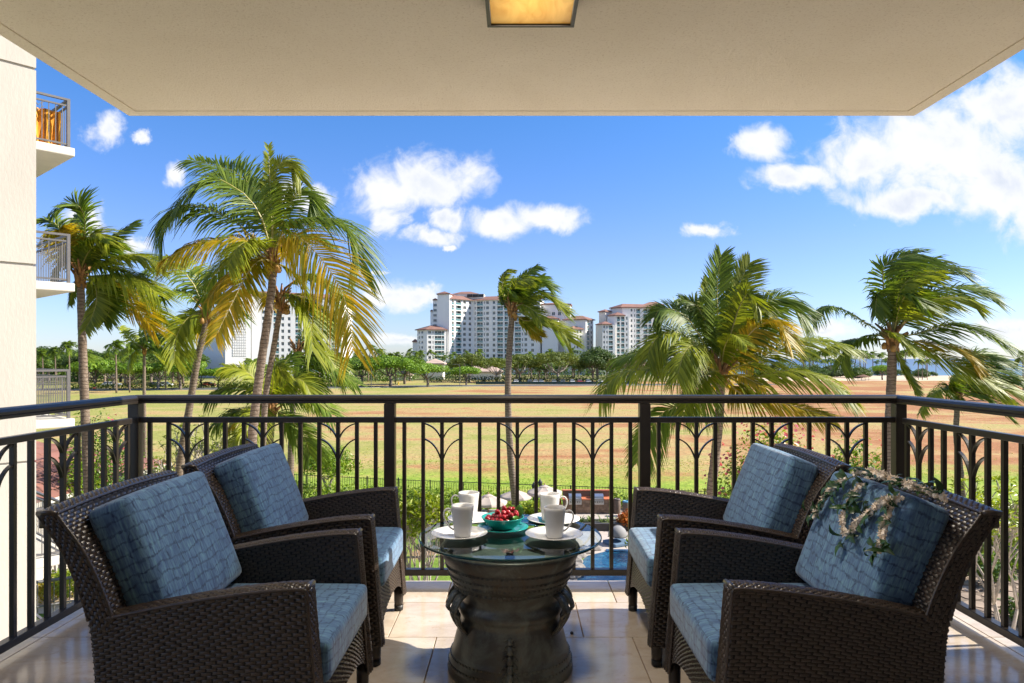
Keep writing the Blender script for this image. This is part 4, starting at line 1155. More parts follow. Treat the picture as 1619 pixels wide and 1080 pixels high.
hero_palm('tall grey trunked palm with long drooping fronds between the left wing and the golden palm', (127, 440), 22.0, [(128, 470), (131, 560), (134, 640), (140, 780)], 0.19, 0.14, [
    ([(128, 436), (133, 381), (134, 347), (125, 326), (107, 324), (86, 336)], dict(m=g_, f=.6, y=-.6, l=.7, d=.3)),
    ([(127, 436), (115, 398), (93, 359), (72, 347), (55, 353)], dict(m=g_, f=.4, y=-.4, l=.8)),
    ([(131, 434), (135, 392), (141, 375), (158, 369), (172, 385)], dict(m=l_, f=.6, y=-.8, l=.7)),
    ([(133, 434), (154, 396), (182, 373), (209, 355)], dict(m=g_, f=.6, y=.2, l=.62, w=.9, d=.25)),
    ([(134, 434), (158, 418), (186, 406), (219, 404), (257, 420)], dict(m=l_, f=.3, y=-.4, l=.85, d=.6)),
    ([(136, 440), (160, 436), (190, 435), (222, 443), (250, 466)], dict(m=l_, f=.3, y=-1.0, l=.85, d=.75)),
    ([(132, 442), (149, 449), (153, 473), (146, 500), (134, 522)], dict(m=l_, f=.7, y=-1.2, l=.55, d=.3)),
    ([(134, 443), (160, 455), (174, 483), (164, 510)], dict(m=g_, f=.6, y=-.8, l=.6, d=.4)),
    ([(126, 436), (108, 410), (92, 420), (84, 445)], dict(m=g_, f=.4, y=-.6, l=.7)),
    ([(130, 434), (146, 402), (168, 392), (190, 402)], dict(m=g_, f=.3, y=.8, l=.8)),
    ([(127, 434), (112, 370), (120, 340)], dict(m=g_, f=.4, y=.8, l=.7)),
    ([(128, 440), (118, 450), (110, 478)], dict(m=g_, f=.4, y=.4, l=.6)),
], 5, 2.6, 0.5, 8, nl=48, lmax=0.8, nuts=3)
hero_palm('leaning palm with a pale slanted trunk, second from the left wing', (326, 498), 26.0, [(324, 520), (312, 570), (297, 660), (284, 742)], 0.20, 0.135, [
    ([(325, 496), (290, 462), (250, 470), (206, 488)], dict(m=g_, f=.3, y=-.4, l=.6, w=.5)),
    ([(325, 496), (300, 440), (262, 420), (225, 432), (205, 452)], dict(m=g_, f=.4, y=-.3, l=.9)),
    ([(326, 498), (300, 500), (280, 530), (275, 575)], dict(m=l_, f=.5, y=-.8, l=.85, d=.4)),
    ([(326, 496), (340, 470), (365, 470), (385, 505)], dict(m=g_, f=.3, y=.8, l=.8)),
    ([(326, 496), (318, 450), (290, 415), (262, 405)], dict(m=l_, f=.3, y=.5, l=.8)),
], 3, 2.6, 0.4, 12, nl=46, lmax=0.8, nuts=3)
hero_palm('short bushy palm with arching lime fronds at the foot of the golden palm', (428, 648), 24.5, [(428, 670), (425, 720), (424, 780)], 0.2, 0.17, [
    ([(428, 645), (412, 612), (390, 588), (355, 580)], dict(m=l_, f=.5, y=-.4, l=.75)),
    ([(428, 645), (400, 620), (365, 612), (330, 628)], dict(m=g_, f=.4, y=-.6, l=.7)),
    ([(428, 644), (432, 600), (438, 575), (450, 600)], dict(m=l_, f=.7, y=-1.2, l=.5)),
    ([(430, 644), (455, 606), (478, 602), (496, 632)], dict(m=l_, f=.5, y=-.6, l=.7)),
    ([(430, 646), (460, 630), (495, 630), (524, 655)], dict(m=g_, f=.3, y=-.5, l=.8)),
    ([(426, 650), (395, 648), (365, 652), (340, 672)], dict(m=g_, f=.4, y=-.8, l=.75)),
    ([(426, 652), (395, 672), (365, 705), (350, 760)], dict(m=l_, f=.7, y=-1.0, l=.75)),
    ([(430, 652), (455, 660), (480, 690), (490, 720)], dict(m=g_, f=.4, y=-.3, l=.75)),
    ([(428, 644), (440, 590), (462, 560)], dict(m=g_, f=.4, y=.8, l=.7)),
    ([(428, 644), (415, 595), (400, 570)], dict(m=g_, f=.4, y=1.0, l=.7)),
], 3, 2.0, 0.3, 17, nl=42, nuts=0)
hero_palm('dense green palm crown between the golden palm and the far white tower', (470, 560), 31.0, [(468, 590), (462, 660), (460, 720)], 0.2, 0.15, [
    ([(470, 556), (495, 545), (520, 565), (545, 610)], dict(m=l_, f=.3, y=-.6, l=.8)),
    ([(470, 558), (500, 560), (530, 585), (565, 608)], dict(m=g_, f=.4, y=-.9, l=.8)),
    ([(470, 556), (480, 525), (505, 515), (530, 530)], dict(m=g_, f=.4, y=.5, l=.8)),
    ([(470, 560), (485, 580), (497, 620)], dict(m=g_, f=.5, y=-.9, l=.8)),
], 2, 2.0, 0.4, 19, nl=42, nuts=0)
hero_palm('windswept coconut palm on a thin trunk standing alone before the white hotel tower', (809, 492), 30.0, [(809, 505), (805, 560), (803, 630), (807, 720), (812, 770), (818, 830)], 0.21, 0.155, [
    ([(810, 496), (812, 468), (817, 446), (830, 442), (842, 443)], dict(m=l_, f=.6, y=-.9)),
    ([(809, 496), (797, 468), (794, 445), (799, 431), (808, 428)], dict(m=l_, f=.4, y=-.2, l=.6)),
    ([(810, 496), (817, 466), (826, 439), (848, 421)], dict(m=g_, f=.5, y=.3)),
    ([(811, 496), (826, 466), (842, 443), (859, 445), (872, 456)], dict(m=g_, f=.4, y=-.3)),
    ([(812, 497), (830, 477), (848, 463), (867, 467), (881, 479), (902, 494)], dict(m=l_, f=.4, y=-.9)),
    ([(813, 497), (823, 482), (834, 485), (848, 495), (857, 512)], dict(m=l_, f=.5, y=-1.2)),
    ([(813, 502), (828, 507), (848, 506), (873, 510), (892, 526), (902, 541)], dict(m=l_, f=.3, y=-.6, l=.8)),
    ([(813, 503), (832, 511), (842, 521), (853, 531)], dict(m=y_, f=.4, y=-.3)),
    ([(808, 496), (793, 477), (789, 452)], dict(m=g_, f=.3, y=.4, l=.6)),
    ([(810, 495), (806, 460), (812, 440)], dict(m=g_, f=.3, y=.7)),
    ([(812, 496), (840, 470), (870, 472), (896, 500)], dict(m=g_, f=.3, y=.6)),
    ([(811, 496), (830, 456), (858, 436)], dict(m=g_, f=.4, y=.9)),
    ([(812, 500), (836, 497), (864, 508), (884, 540)], dict(m=g_, f=.3, y=.8, l=.8)),
], 1, 2.4, 0.75, 23, nl=44, lmax=0.78, wid=0.045, nuts=4, LS=0.88)
hero_palm('full bright green coconut palm with arching fronds behind the right chairs', (1140, 592), 20.0, [(1139, 620), (1137, 660), (1130, 730), (1124, 790)], 0.185, 0.155, [
    ([(1139, 585), (1136, 524), (1134, 452), (1141, 402)], dict(m=g_, f=.95, y=.2, l=.72, d=.1, w=.1)),
    ([(1142, 585), (1156, 512), (1168, 452), (1186, 414)], dict(m=l_, f=.8, y=.6, l=.75, d=.2)),
    ([(1142, 585), (1162, 505), (1178, 469), (1190, 467), (1203, 490)], dict(m=l_, f=.6, y=-.8, l=.75)),
    ([(1144, 585), (1181, 515), (1209, 481), (1241, 471), (1274, 500)], dict(m=g_, f=.5, y=-.3, l=.95)),
    ([(1144, 588), (1178, 536), (1205, 512), (1229, 511), (1249, 545)], dict(m=y_, f=.5, y=-1.4, l=.85)),
    ([(1144, 590), (1189, 572), (1240, 547), (1290, 537), (1335, 545)], dict(m=l_, f=.3, y=.3, l=.9, d=.6)),
    ([(1144, 594), (1170, 604), (1204, 594), (1251, 586), (1302, 598), (1343, 628)], dict(m=l_, f=.35, y=-1.0, l=.95, d=.75)),
    ([(1143, 598), (1170, 622), (1212, 631), (1270, 646), (1316, 660)], dict(m=y_, f=.4, y=-1.4, l=.7)),
    ([(1137, 585), (1116, 515), (1101, 483), (1076, 472)], dict(m=g_, f=.5, y=.3, l=.8)),
    ([(1137, 586), (1096, 515), (1072, 493), (1046, 488), (1034, 502)], dict(m=g_, f=.6, y=-.2, l=.85)),
    ([(1137, 588), (1096, 540), (1063, 524), (1036, 537), (1022, 566)], dict(m=l_, f=.5, y=-.7, l=.9)),
    ([(1138, 596), (1122, 563), (1100, 546), (1082, 558), (1070, 600)], dict(m=l_, f=.6, y=-1.8, l=.85)),
    ([(1137, 596), (1110, 600), (1068, 588), (1018, 582), (975, 594), (948, 628)], dict(m=l_, f=.35, y=-.8, l=.95, d=.7)),
    ([(1137, 594), (1080, 566), (1018, 557), (975, 568)], dict(m=g_, f=.35, y=.6, l=.9)),
    ([(1138, 600), (1110, 632), (1057, 646), (1026, 683), (1006, 735)], dict(m=g_, f=.5, y=-.6, l=.8, d=.5)),
    ([(1142, 600), (1154, 594), (1172, 594), (1208, 612)], dict(m=y_, f=.6, y=-1.6, l=.55)),
    ([(1141, 588), (1158, 540), (1190, 500), (1226, 486)], dict(m=g_, f=.5, y=.8, l=.85)),
    ([(1139, 586), (1126, 530), (1116, 480), (1118, 440)], dict(m=l_, f=.8, y=.6, l=.7)),
    ([(1141, 586), (1150, 530), (1162, 480), (1160, 436)], dict(m=g_, f=.8, y=.5, l=.75)),
    ([(1142, 588), (1180, 540), (1226, 520), (1262, 548)], dict(m=g_, f=.4, y=.9, l=.9)),
    ([(1138, 588), (1108, 552), (1080, 540), (1050, 560)], dict(m=g_, f=.4, y=.9, l=.85)),
    ([(1140, 588), (1146, 548), (1160, 530), (1180, 545)], dict(m=l_, f=.5, y=-1.6, l=.7)),
], 3, 3.0, 0.22, 29, nl=60, lmax=0.85, wid=0.036, nuts=3, LS=1.04)
hero_palm('windswept palm beside the right corner post with fronds blown to the right', (1411, 540), 22.0, [(1411, 560), (1409, 610), (1406, 680), (1400, 770)], 0.205, 0.165, [
    ([(1411, 528), (1399, 466), (1397, 424), (1420, 408), (1450, 401)], dict(m=g_, f=.6, y=-.4, l=.9)),
    ([(1412, 528), (1413, 466), (1432, 430), (1482, 409)], dict(m=g_, f=.5, y=.2, l=.8)),
    ([(1412, 528), (1435, 466), (1472, 429), (1500, 422), (1532, 440)], dict(m=g_, f=.4, y=.5, l=.75)),
    ([(1413, 528), (1456, 470), (1500, 456), (1539, 455), (1565, 466)], dict(m=g_, f=.4, y=-.3, l=.75)),
    ([(1413, 528), (1446, 489), (1482, 473), (1521, 471), (1543, 484)], dict(m=l_, f=.5, y=-1.0, l=.8)),
    ([(1414, 534), (1461, 525), (1505, 512), (1552, 523), (1588, 546)], dict(m=g_, f=.3, y=-.4, l=.85, d=.6)),
    ([(1414, 540), (1461, 541), (1500, 546), (1529, 561), (1549, 590)], dict(m=y_, f=.35, y=-.9, l=.75)),
    ([(1414, 542), (1461, 551), (1513, 574), (1552, 595), (1588, 618)], dict(m=l_, f=.35, y=-1.2, l=.8)),
    ([(1409, 534), (1371, 512), (1337, 491), (1306, 485), (1283, 503)], dict(m=g_, f=.3, y=-.4, l=.6, d=.7)),
    ([(1409, 540), (1366, 536), (1332, 541), (1294, 556)], dict(m=g_, f=.3, y=.5, l=.6, d=.7)),
    ([(1410, 544), (1404, 528), (1415, 527), (1436, 546), (1447, 562)], dict(m=l_, f=.6, y=-1.5, l=.55)),
    ([(1412, 548), (1425, 577), (1440, 602), (1449, 622)], dict(m=l_, f=.6, y=-.8, l=.5)),
    ([(1410, 528), (1393, 489), (1387, 464), (1384, 500)], dict(m=g_, f=.4, y=-.6, l=.7)),
    ([(1412, 526), (1420, 470), (1440, 440), (1476, 432)], dict(m=l_, f=.4, y=-.9, l=.85)),
    ([(1412, 526), (1430, 490), (1462, 468), (1500, 474)], dict(m=g_, f=.4, y=.9, l=.85)),
    ([(1412, 526), (1404, 480), (1408, 440), (1440, 416)], dict(m=g_, f=.4, y=.7, l=.85)),
    ([(1412, 526), (1424, 480), (1440, 466), (1466, 488)], dict(m=g_, f=.5, y=-1.3, l=.8)),
], 1, 2.8, 0.8, 31, nl=46, lmax=0.8, wid=0.040, nuts=4, LS=1.05)
hero_palm('small windblown palm low beyond the right railing, between field and sea', (1513, 632), 34.0, [(1513, 650), (1512, 690), (1520, 760)], 0.19, 0.15, [
    ([(1513, 626), (1527, 577), (1550, 559), (1576, 574)], dict(m=g_, f=.5, y=.3, l=.9)),
    ([(1514, 626), (1544, 593), (1578, 585), (1606, 600)], dict(m=g_, f=.4, y=-.4, l=.9)),
    ([(1514, 628), (1552, 608), (1591, 613), (1626, 640)], dict(m=l_, f=.4, y=-.8, l=.9)),
    ([(1512, 630), (1495, 614), (1475, 622), (1454, 654)], dict(m=l_, f=.4, y=-.5, l=.65)),
    ([(1514, 632), (1539, 622), (1565, 634), (1595, 660)], dict(m=g_, f=.4, y=-1.0, l=.9)),
    ([(1512, 626), (1502, 604), (1510, 596), (1530, 600)], dict(m=l_, f=.5, y=-.9, l=.6)),
    ([(1514, 626), (1555, 596), (1596, 600), (1632, 620)], dict(m=g_, f=.4, y=.6, l=.9)),
    ([(1513, 626), (1536, 586), (1570, 566), (1602, 580)], dict(m=g_, f=.4, y=.9, l=.9)),
    ([(1514, 630), (1548, 618), (1584, 628), (1616, 655)], dict(m=g_, f=.3, y=.8, l=.8)),
], 2, 3.0, 1.0, 37, nl=40, lmax=0.9, wid=0.055, gz=GZ, nuts=0)
hero_palm('windblown palm on a thin pale trunk in front of the roadside trees at the left', (228, 556), 62.0, [(228, 570), (228, 600), (228, 630), (229, 700)], 0.2, 0.15, [
    ([(228, 552), (222, 520), (228, 500)], dict(m=g_, f=.4, y=0)), ([(228, 552), (208, 536), (190, 518)], dict(m=l_, f=.4, y=0)),
    ([(228, 554), (210, 546), (190, 556)], dict(m=l_, f=.4, y=-.5)), ([(228, 552), (240, 515), (262, 508), (276, 525)], dict(m=g_, f=.4, y=-.5)),
    ([(228, 552), (248, 530), (270, 530), (290, 540)], dict(m=g_, f=.4, y=-.8)), ([(228, 554), (244, 550), (262, 556)], dict(m=g_, f=.4, y=-.8)),
    ([(228, 552), (232, 512), (250, 502)], dict(m=g_, f=.4, y=.6)), ([(228, 552), (236, 530), (252, 545)], dict(m=g_, f=.5, y=-1)),
], 4, 2.6, 1.0, 41, nl=26, lmax=0.95, wid=0.09, gz=FZ, nuts=0, name='roadside_palm', group='palms along the road')

# ---- leafy crowns
def leaf_cloud(mb, lobes, n, size, rs, asp=0.5, inner=0.45, mi=0, up=0.35, flat=0.0):
    L = np.array(lobes, float); vol = L[:, 3] * L[:, 4] * L[:, 5]; vol = vol ** 0.8
    idx = rs.choice(len(L), n, p=vol / vol.sum())
    d = rs.normal(size=(n, 3)); d /= np.linalg.norm(d, axis=1, keepdims=True)
    rr = 1 - (1 - inner) * rs.uniform(0, 1, n) ** 1.8
    c = L[idx, :3] + d * L[idx, 3:6] * rr[:, None]
    nr = d + rs.normal(0, .55, (n, 3)) + np.array([0, 0, up]); nr /= np.linalg.norm(nr, axis=1, keepdims=True)
    a = np.cross(nr, rs.normal(size=(n, 3))); a /= np.linalg.norm(a, axis=1, keepdims=True); b = np.cross(nr, a)
    s = size * rs.uniform(.65, 1.35, n)[:, None]
    A = np.stack([c - a * s * .5, c + b * s * asp * .5 + nr * s * .06, c + a * s * .5, c - b * s * asp * .5 + nr * s * .06], 1).reshape(-1, 3)
    o = len(mb.v); mb.v.extend(map(tuple, A)); mb.f.extend([(o + 4 * i, o + 4 * i + 1, o + 4 * i + 2, o + 4 * i + 3) for i in range(n)]); mb.m.extend([mi] * n)
def limbs(mb, base, tips, r0, rs, fork=0.45, mi=0):
    base = Vector(base)
    for tp in tips:
        tp = Vector(tp); mid = base.lerp(tp, fork) + Vector((rs.uniform(-.1, .1), rs.uniform(-.1, .1), 0)) * (tp - base).length + Vector((0, 0, -0.12 * (tp - base).length))
        mb.tube(catmull([base, mid, tp], 7), list(np.linspace(r0 * .62, r0 * .14, 7)), 6, mi)
M['leaf_roadside'] = leafmat('leaf_roadside', (0.105, 0.225, 0.012), (0.280, 0.430, 0.028), 0.5, 0.35, 0.35, 0.42)
M['leaf_monkeypod'] = leafmat('leaf_monkeypod', (0.085, 0.130, 0.014), (0.230, 0.270, 0.030), 0.5, 0.3, 0.3, 0.3)
M['leaf_dark'] = leafmat('leaf_dark', (0.045, 0.105, 0.014), (0.150, 0.235, 0.028), 0.5, 0.3, 0.3, 0.5)
M['leaf_dry'] = leafmat('leaf_dry', (0.115, 0.085, 0.050), (0.200, 0.170, 0.075), 0.6, 0.2, 0.4, 0.25)
M['leaf_hedge'] = leafmat('leaf_hedge', (0.090, 0.190, 0.010), (0.320, 0.420, 0.022), 0.4, 0.35, 1.5, 0.2)
M['leaf_plumeria'] = leafmat('leaf_plumeria', (0.130, 0.225, 0.014), (0.420, 0.470, 0.035), 0.35, 0.4, 1.4, 0.15)
M['leaf_shrub'] = leafmat('leaf_shrub', (0.055, 0.130, 0.015), (0.180, 0.270, 0.028), 0.4, 0.3, 1.4, 0.25)
M['leaf_grass'] = leafmat('leaf_grass', (0.10, 0.17, 0.035), (0.28, 0.34, 0.11), 0.4, 0.3, 2.0, 0.2)
M['pink_bract'] = leafmat('pink_bract', (0.50, 0.045, 0.105), (0.72, 0.150, 0.200), 0.6, 0.4, 2.0, 0.2)
M['orange_leaf'] = leafmat('orange_leaf', (0.40, 0.07, 0.01), (0.62, 0.24, 0.02), 0.4, 0.3, 3.0, 0.1)
M['yellow_leaf'] = leafmat('yellow_leaf', (0.40, 0.30, 0.01), (0.66, 0.52, 0.02), 0.4, 0.3, 3.0, 0.1)
def tree_template(kind, seed):
    rs = np.random.RandomState(seed)
    cr = MB(); tr = MB()
    if kind == 'round':     # dense rounded roadside tree, about 6 m tall and 8 m across
        lobes = []
        for i in range(13):
            a = i * 2.399; q = math.sqrt(i / 13) * 3.1
            lobes.append((q * math.cos(a), q * math.sin(a), 3.9 + 1.0 * math.cos(q / 3.4 * 1.4) + rs.uniform(-.3, .3), 1.35, 1.35, 0.95))
        leaf_cloud(cr, lobes, 4200, 0.36, rs, 0.6, 0.5)
        tr.tube(catmull([(0, 0, -.2), (.08, 0, 1.0), (0, .1, 2.0)], 7), list(np.linspace(.24, .17, 7)), 8)
        limbs(tr, (0, .1, 1.9), [(l[0] * .85, l[1] * .85, l[2]) for l in lobes[1::2]], .22, rs)
        return cr.mesh('crown', M['leaf_roadside']), tr.mesh('trunk', M['bark'], True)
    if kind in ('monkeypod', 'dry'):   # wide flat crown on spreading limbs, 11 m tall, 17 m across
        lobes = []
        for i in range(20):
            a = i * 2.399; q = math.sqrt(i / 20) * 7.4
            lobes.append((q * math.cos(a) + rs.uniform(-.5, .5), q * math.sin(a) + rs.uniform(-.5, .5), 8.7 - (q / 7.4) ** 2 * 2.6 + rs.uniform(-.5, .5), 2.1, 2.1, 1.0))
        leaf_cloud(cr, lobes, 5200, 0.50, rs, 0.6, 0.4)
        tr.tube(catmull([(0, 0, -.2), (.1, 0, 1.6), (0, .1, 3.2)], 7), list(np.linspace(.50, .36, 7)), 8)
        limbs(tr, (0, .1, 3.0), [(l[0] * .85, l[1] * .85, l[2] - .3) for l in lobes[2::2]], .42, rs)
        return cr.mesh('crown', M['leaf_dry' if kind == 'dry' else 'leaf_monkeypod']), tr.mesh('trunk', M['bark_pale'], True)
    if kind == 'dark':     # taller dark broadleaf, 11 m
        lobes = []
        for i in range(16):
            a = i * 2.399; q = math.sqrt(i / 16) * 3.6
            lobes.append((q * math.cos(a), q * math.sin(a), 6.2 + 2.6 * math.cos(q / 3.6 * 1.5) + rs.uniform(-.9, .9), 1.6, 1.6, 1.5))
        leaf_cloud(cr, lobes, 4600, 0.45, rs, 0.6, 0.45)
        tr.tube(catmull([(0, 0, -.2), (.1, 0, 2.2), (0, .1, 4.2)], 7), list(np.linspace(.34, .22, 7)), 8)
        limbs(tr, (0, .1, 3.6), [(l[0] * .85, l[1] * .85, l[2]) for l in lobes[1::2]], .3, rs)
        return cr.mesh('crown', M['leaf_dark']), tr.mesh('trunk', M['bark'], True)
def far_palm_template(seed, wind, n=17, h=10.0):
    rs = np.random.RandomState(seed); lean = rs.uniform(-.8, .8)
    fr = MB()
    for i in range(n):
        p = auto_path(rs.uniform(0, 6.28), rs.uniform(-.25, 1.3), rs.uniform(2.3, 3.2), rs.uniform(.4, .8), wind, 9) + np.array([lean, 0, h])
        me = frond_mesh(p, 15, 0.95, 0.16, .6, wind, .2, 'frond_green', rs.uniform(-.8, .8), rs=rs, rad=.03)
        vs = [tuple(v.co) for v in me.vertices]; fs = [tuple(q.vertices) for q in me.polygons]
        fr.add(vs, fs); bpy.data.meshes.remove(me)
    tr = MB(); tr.tube(catmull([(0, 0, -.2), (lean * .2, 0, h * .4), (lean * .7, 0, h * .8), (lean, 0, h)], 12), list(np.linspace(.19, .09, 12)), 7)
    return fr.mesh('crown', M['frond_green']), tr.mesh('trunk', M['palm_bark'], True)
TPL = {k: [tree_template(k, s) for s in range(3)] for k in ('round', 'monkeypod', 'dark')}
TPL['dry'] = [tree_template('dry', 5)]
TPL['palm'] = [far_palm_template(s, w_) for s, w_ in ((1, .5), (2, .8), (3, .3), (4, 1.0))]
def plant_tree(kind, px, d, h, label, group, name, cat='tree', zb=FZ):
    """stand a tree so that its trunk is at picture column px and its top reaches height h metres"""
    H0 = dict(round=6.0, monkeypod=10.6, dry=10.6, dark=11.4, palm=12.3)[kind]
    tp = R.choice(TPL[kind]); s = h / H0
    t = thing(name, label, cat, ((px - VX) / F * d, d, zb), R.uniform(-.5, .5) if kind == 'palm' else R.uniform(0, 6.28), group)
    kx = 1.25 if kind in ('dark', 'round') else 1.0
    t.scale = (s * kx * R.uniform(.92, 1.15), s * kx * R.uniform(.92, 1.15), s)
    link('crown', tp[0], t); link('trunk', tp[1], t)
    return t
def top_h(py, d): return EYE + (HY - py) / F * d - FZ
LG = 'trees along the far side of the road'
# hand placed: kind, column, depth, top row
for px, d, ty in ((150, 205, 566), (180, 212, 562), (205, 200, 571), (250, 208, 563), (285, 204, 566)):
    plant_tree('monkeypod' if px in (250, 180) else 'round', px, d, top_h(ty, d), 'low bright green tree in the roadside row between the left wing and the leaning palm', 'roadside trees at the left', 'roadside_tree')
for px, d, ty in ((318, 215, 582), (345, 215, 580), (372, 218, 586)):
    plant_tree('round', px, d, top_h(ty, d), 'small vivid green tree standing before the blank white tower wall', 'small trees before the blank white wall', 'roadside_tree')
for px, d, ty in ((540, 235, 562), (572, 228, 566), (640, 246, 562)):
    plant_tree('round', px, d, top_h(ty, d), 'bright green rounded tree on the road bend between the golden palm and the white hotel', 'bright trees on the road bend', 'roadside_tree')
plant_tree('round', 617, 226, top_h(560, 226), 'largest bright green domed tree on the road bend, left of the flat topped one', LG, 'roadside_tree')
plant_tree('round', 676, 222, top_h(572, 222), 'flat topped bright green tree on the road bend before the pale pavilion roof', LG, 'roadside_tree').scale.x *= 1.15
plant_tree('round', 737, 236, top_h(578, 236), 'small dull green tree beside the street lamp, left of the windswept palm', LG, 'roadside_tree')
for px, d, ty in ((742, 270, 556), (785, 262, 560), (822, 268, 556)):
    plant_tree('monkeypod', px, d, top_h(ty, d), 'wide flat crowned monkeypod tree beside the windswept palm trunk', 'monkeypod trees by the windswept palm', 'monkeypod_tree')
plant_tree('monkeypod', 882, 262, top_h(552, 262), 'wide olive brown monkeypod tree with a pale trunk below the stepped white hotel', LG, 'monkeypod_tree')
plant_tree('dark', 937, 262, top_h(556, 262), 'rounded dark green tree with a forked trunk right of the olive monkeypod', LG, 'monkeypod_tree')
plant_tree('dry', 985, 268, top_h(562, 268), 'half bare greyish tree with a flat crown beside the full green palm', LG, 'bare_tree')
plant_tree('dark', 945, 300, top_h(541, 300), 'bright topped tree rising behind the rounded dark one at the stepped hotel', LG, 'broadleaf_tree')
for px, d, ty in ((862, 300, 566), (1010, 285, 560), (1040, 280, 560), (1075, 278, 562), (905, 320, 560)):
    plant_tree('dark', px, d, top_h(ty, d), 'dark broadleaf tree in the belt under the stepped white hotel', 'dark trees under the stepped hotel', 'broadleaf_tree')
for i in range(40):
    px = 46 + i * 6.5 + R.uniform(-5, 5); d = R.uniform(235, 330)
    plant_tree('dark', px, d, top_h(R.uniform(541, 558), d), 'dark tree in the dense grove behind the roadside row at the left', 'grove behind the roadside row', 'grove_tree')
for i in range(12):
    px = 525 + i * 12 + R.uniform(-5, 5); d = R.uniform(270, 330)
    plant_tree('dark', px, d, top_h(R.uniform(553, 566), d), 'dark tree behind the bright trees on the road bend', 'dark trees behind the road bend', 'grove_tree')
for i in range(20):
    px = 700 + i * 17 + R.uniform(-6, 6); d = R.uniform(300, 345)
    plant_tree('dark', px, d, top_h(R.uniform(560, 572), d), 'tree in the green belt at the foot of the white hotel', 'green belt at the hotel foot', 'grove_tree')
for px, ty in ((110, 530), (128, 545), (184, 528), (205, 549), (170, 552), (262, 551), (290, 548), (68, 545), (88, 540)):
    d = R.uniform(170, 230); plant_tree('palm', px, d, top_h(ty, d), 'thin palm standing among the roadside trees left of the leaning palm', 'thin palms among the roadside trees', 'roadside_palm', 'palm tree')
for px, ty in ((582, 540), (600, 545), (616, 553), (625, 552), (566, 548)):
    d = R.uniform(240, 300); plant_tree('palm', px, d, top_h(ty, d), 'palm among the trees between the golden palm and the low hotel wing', 'palms left of the hotel', 'roadside_palm', 'palm tree')
for px, ty in ((648, 548), (660, 553), (664, 549), (678, 549), (702, 558), (716, 553), (735, 551), (757, 548), (836, 552), (850, 555), (868, 548), (893, 556), (1000, 556), (905, 547)):
    d = R.uniform(330, 375); plant_tree('palm', px, d, top_h(ty, d), 'palm in the row at the foot of the white hotel facade', 'palms at the hotel foot', 'hotel_palm', 'palm tree')
for px, ty in ((434, 562), (447, 566), (505, 540), (520, 556), (497, 560), (535, 552)):
    d = R.uniform(250, 290); plant_tree('palm', px, d, top_h(ty, d), 'palm before the windowed side of the left white tower', 'palms before the left tower', 'roadside_palm', 'palm tree')
for i in range(40):
    px = R.choice((R.gauss(1290, 28), R.gauss(1345, 25), R.gauss(1410, 35), R.uniform(1215, 1480))); d = R.uniform(395, 480)
    if not 1205 < px < 1482: continue
    o = plant_tree('palm', px, d, top_h(R.uniform(545, 566), d), 'slim coastal palm in the grove before the sea', 'coastal palms before the sea', 'coastal_palm', 'palm tree', zb=-8.6); o.scale.x *= 1.25; o.scale.y *= 1.25
for i in range(46):
    px = 1190 + i * 6.2 + R.uniform(-8, 8); d = R.uniform(330, 410)
    if 1372 < px < 1470 and R.random() < .7: continue
    hh = R.uniform(3.0, 7.0); o = plant_tree('dark', px, d, hh * 1.7, 'low beach tree at the edge of the sand', 'low trees along the beach', 'beach_tree', zb=-8.0 - hh * .68)
plant_tree('round', 1395, 300, 6.5, 'wide low tree on the sand just behind the right corner palm trunk', LG, 'beach_tree')
for px in (1452, 1458, 1466):
    plant_tree('palm', px, 300, 9.5, 'leaning beach palm in the small trio on the sand right of the corner palm', 'trio of palms on the sand', 'beach_palm', 'palm tree')
plant_tree('palm', 1618, 150, top_h(548, 150), 'tall dark palm against the sea at the right edge', 'palms along the road', 'roadside_palm', 'palm tree')
plant_tree('monkeypod', 1110, 300, 10, 'wide tree behind the full green palm', LG, 'monkeypod_tree')
for px, d in ((1180, 300), (1230, 310), (1160, 330)):
    plant_tree('dark', px, d, R.uniform(7, 9), 'dark tree beyond the field behind the full green palm', 'trees behind the full green palm', 'broadleaf_tree')
# the wood behind, one unbroken mass of foliage
wd_ = MB(); rsw = np.random.RandomState(77); lob = []
for x0, x1, y0, y1, tp, st_ in ((-250, -22, 330, 365, 556, 9), (-60, 100, 352, 372, 575, 9), (-200, -128, 262, 290, 574, 7), (-78, -40, 262, 282, 574, 6), (80, 128, 330, 372, 566, 8), (134, 196, 395, 432, 572, 7)):
    x = x0
    while x < x1:
        d = rsw.uniform(y0, y1); h = max(3.0, (EYE + (HY - tp) / F * d - FZ) * rsw.uniform(.75, 1.06))
        lob.append((x, d, FZ + h * .45, st_ * .75, 5.0, h * .55)); x += st_ * rsw.uniform(.6, 1.0)
leaf_cloud(wd_, lob, 42000, .8, rsw, .6, .6, up=.6)
tag(wd_.build('woodland', M['leaf_dark']), kind='stuff')
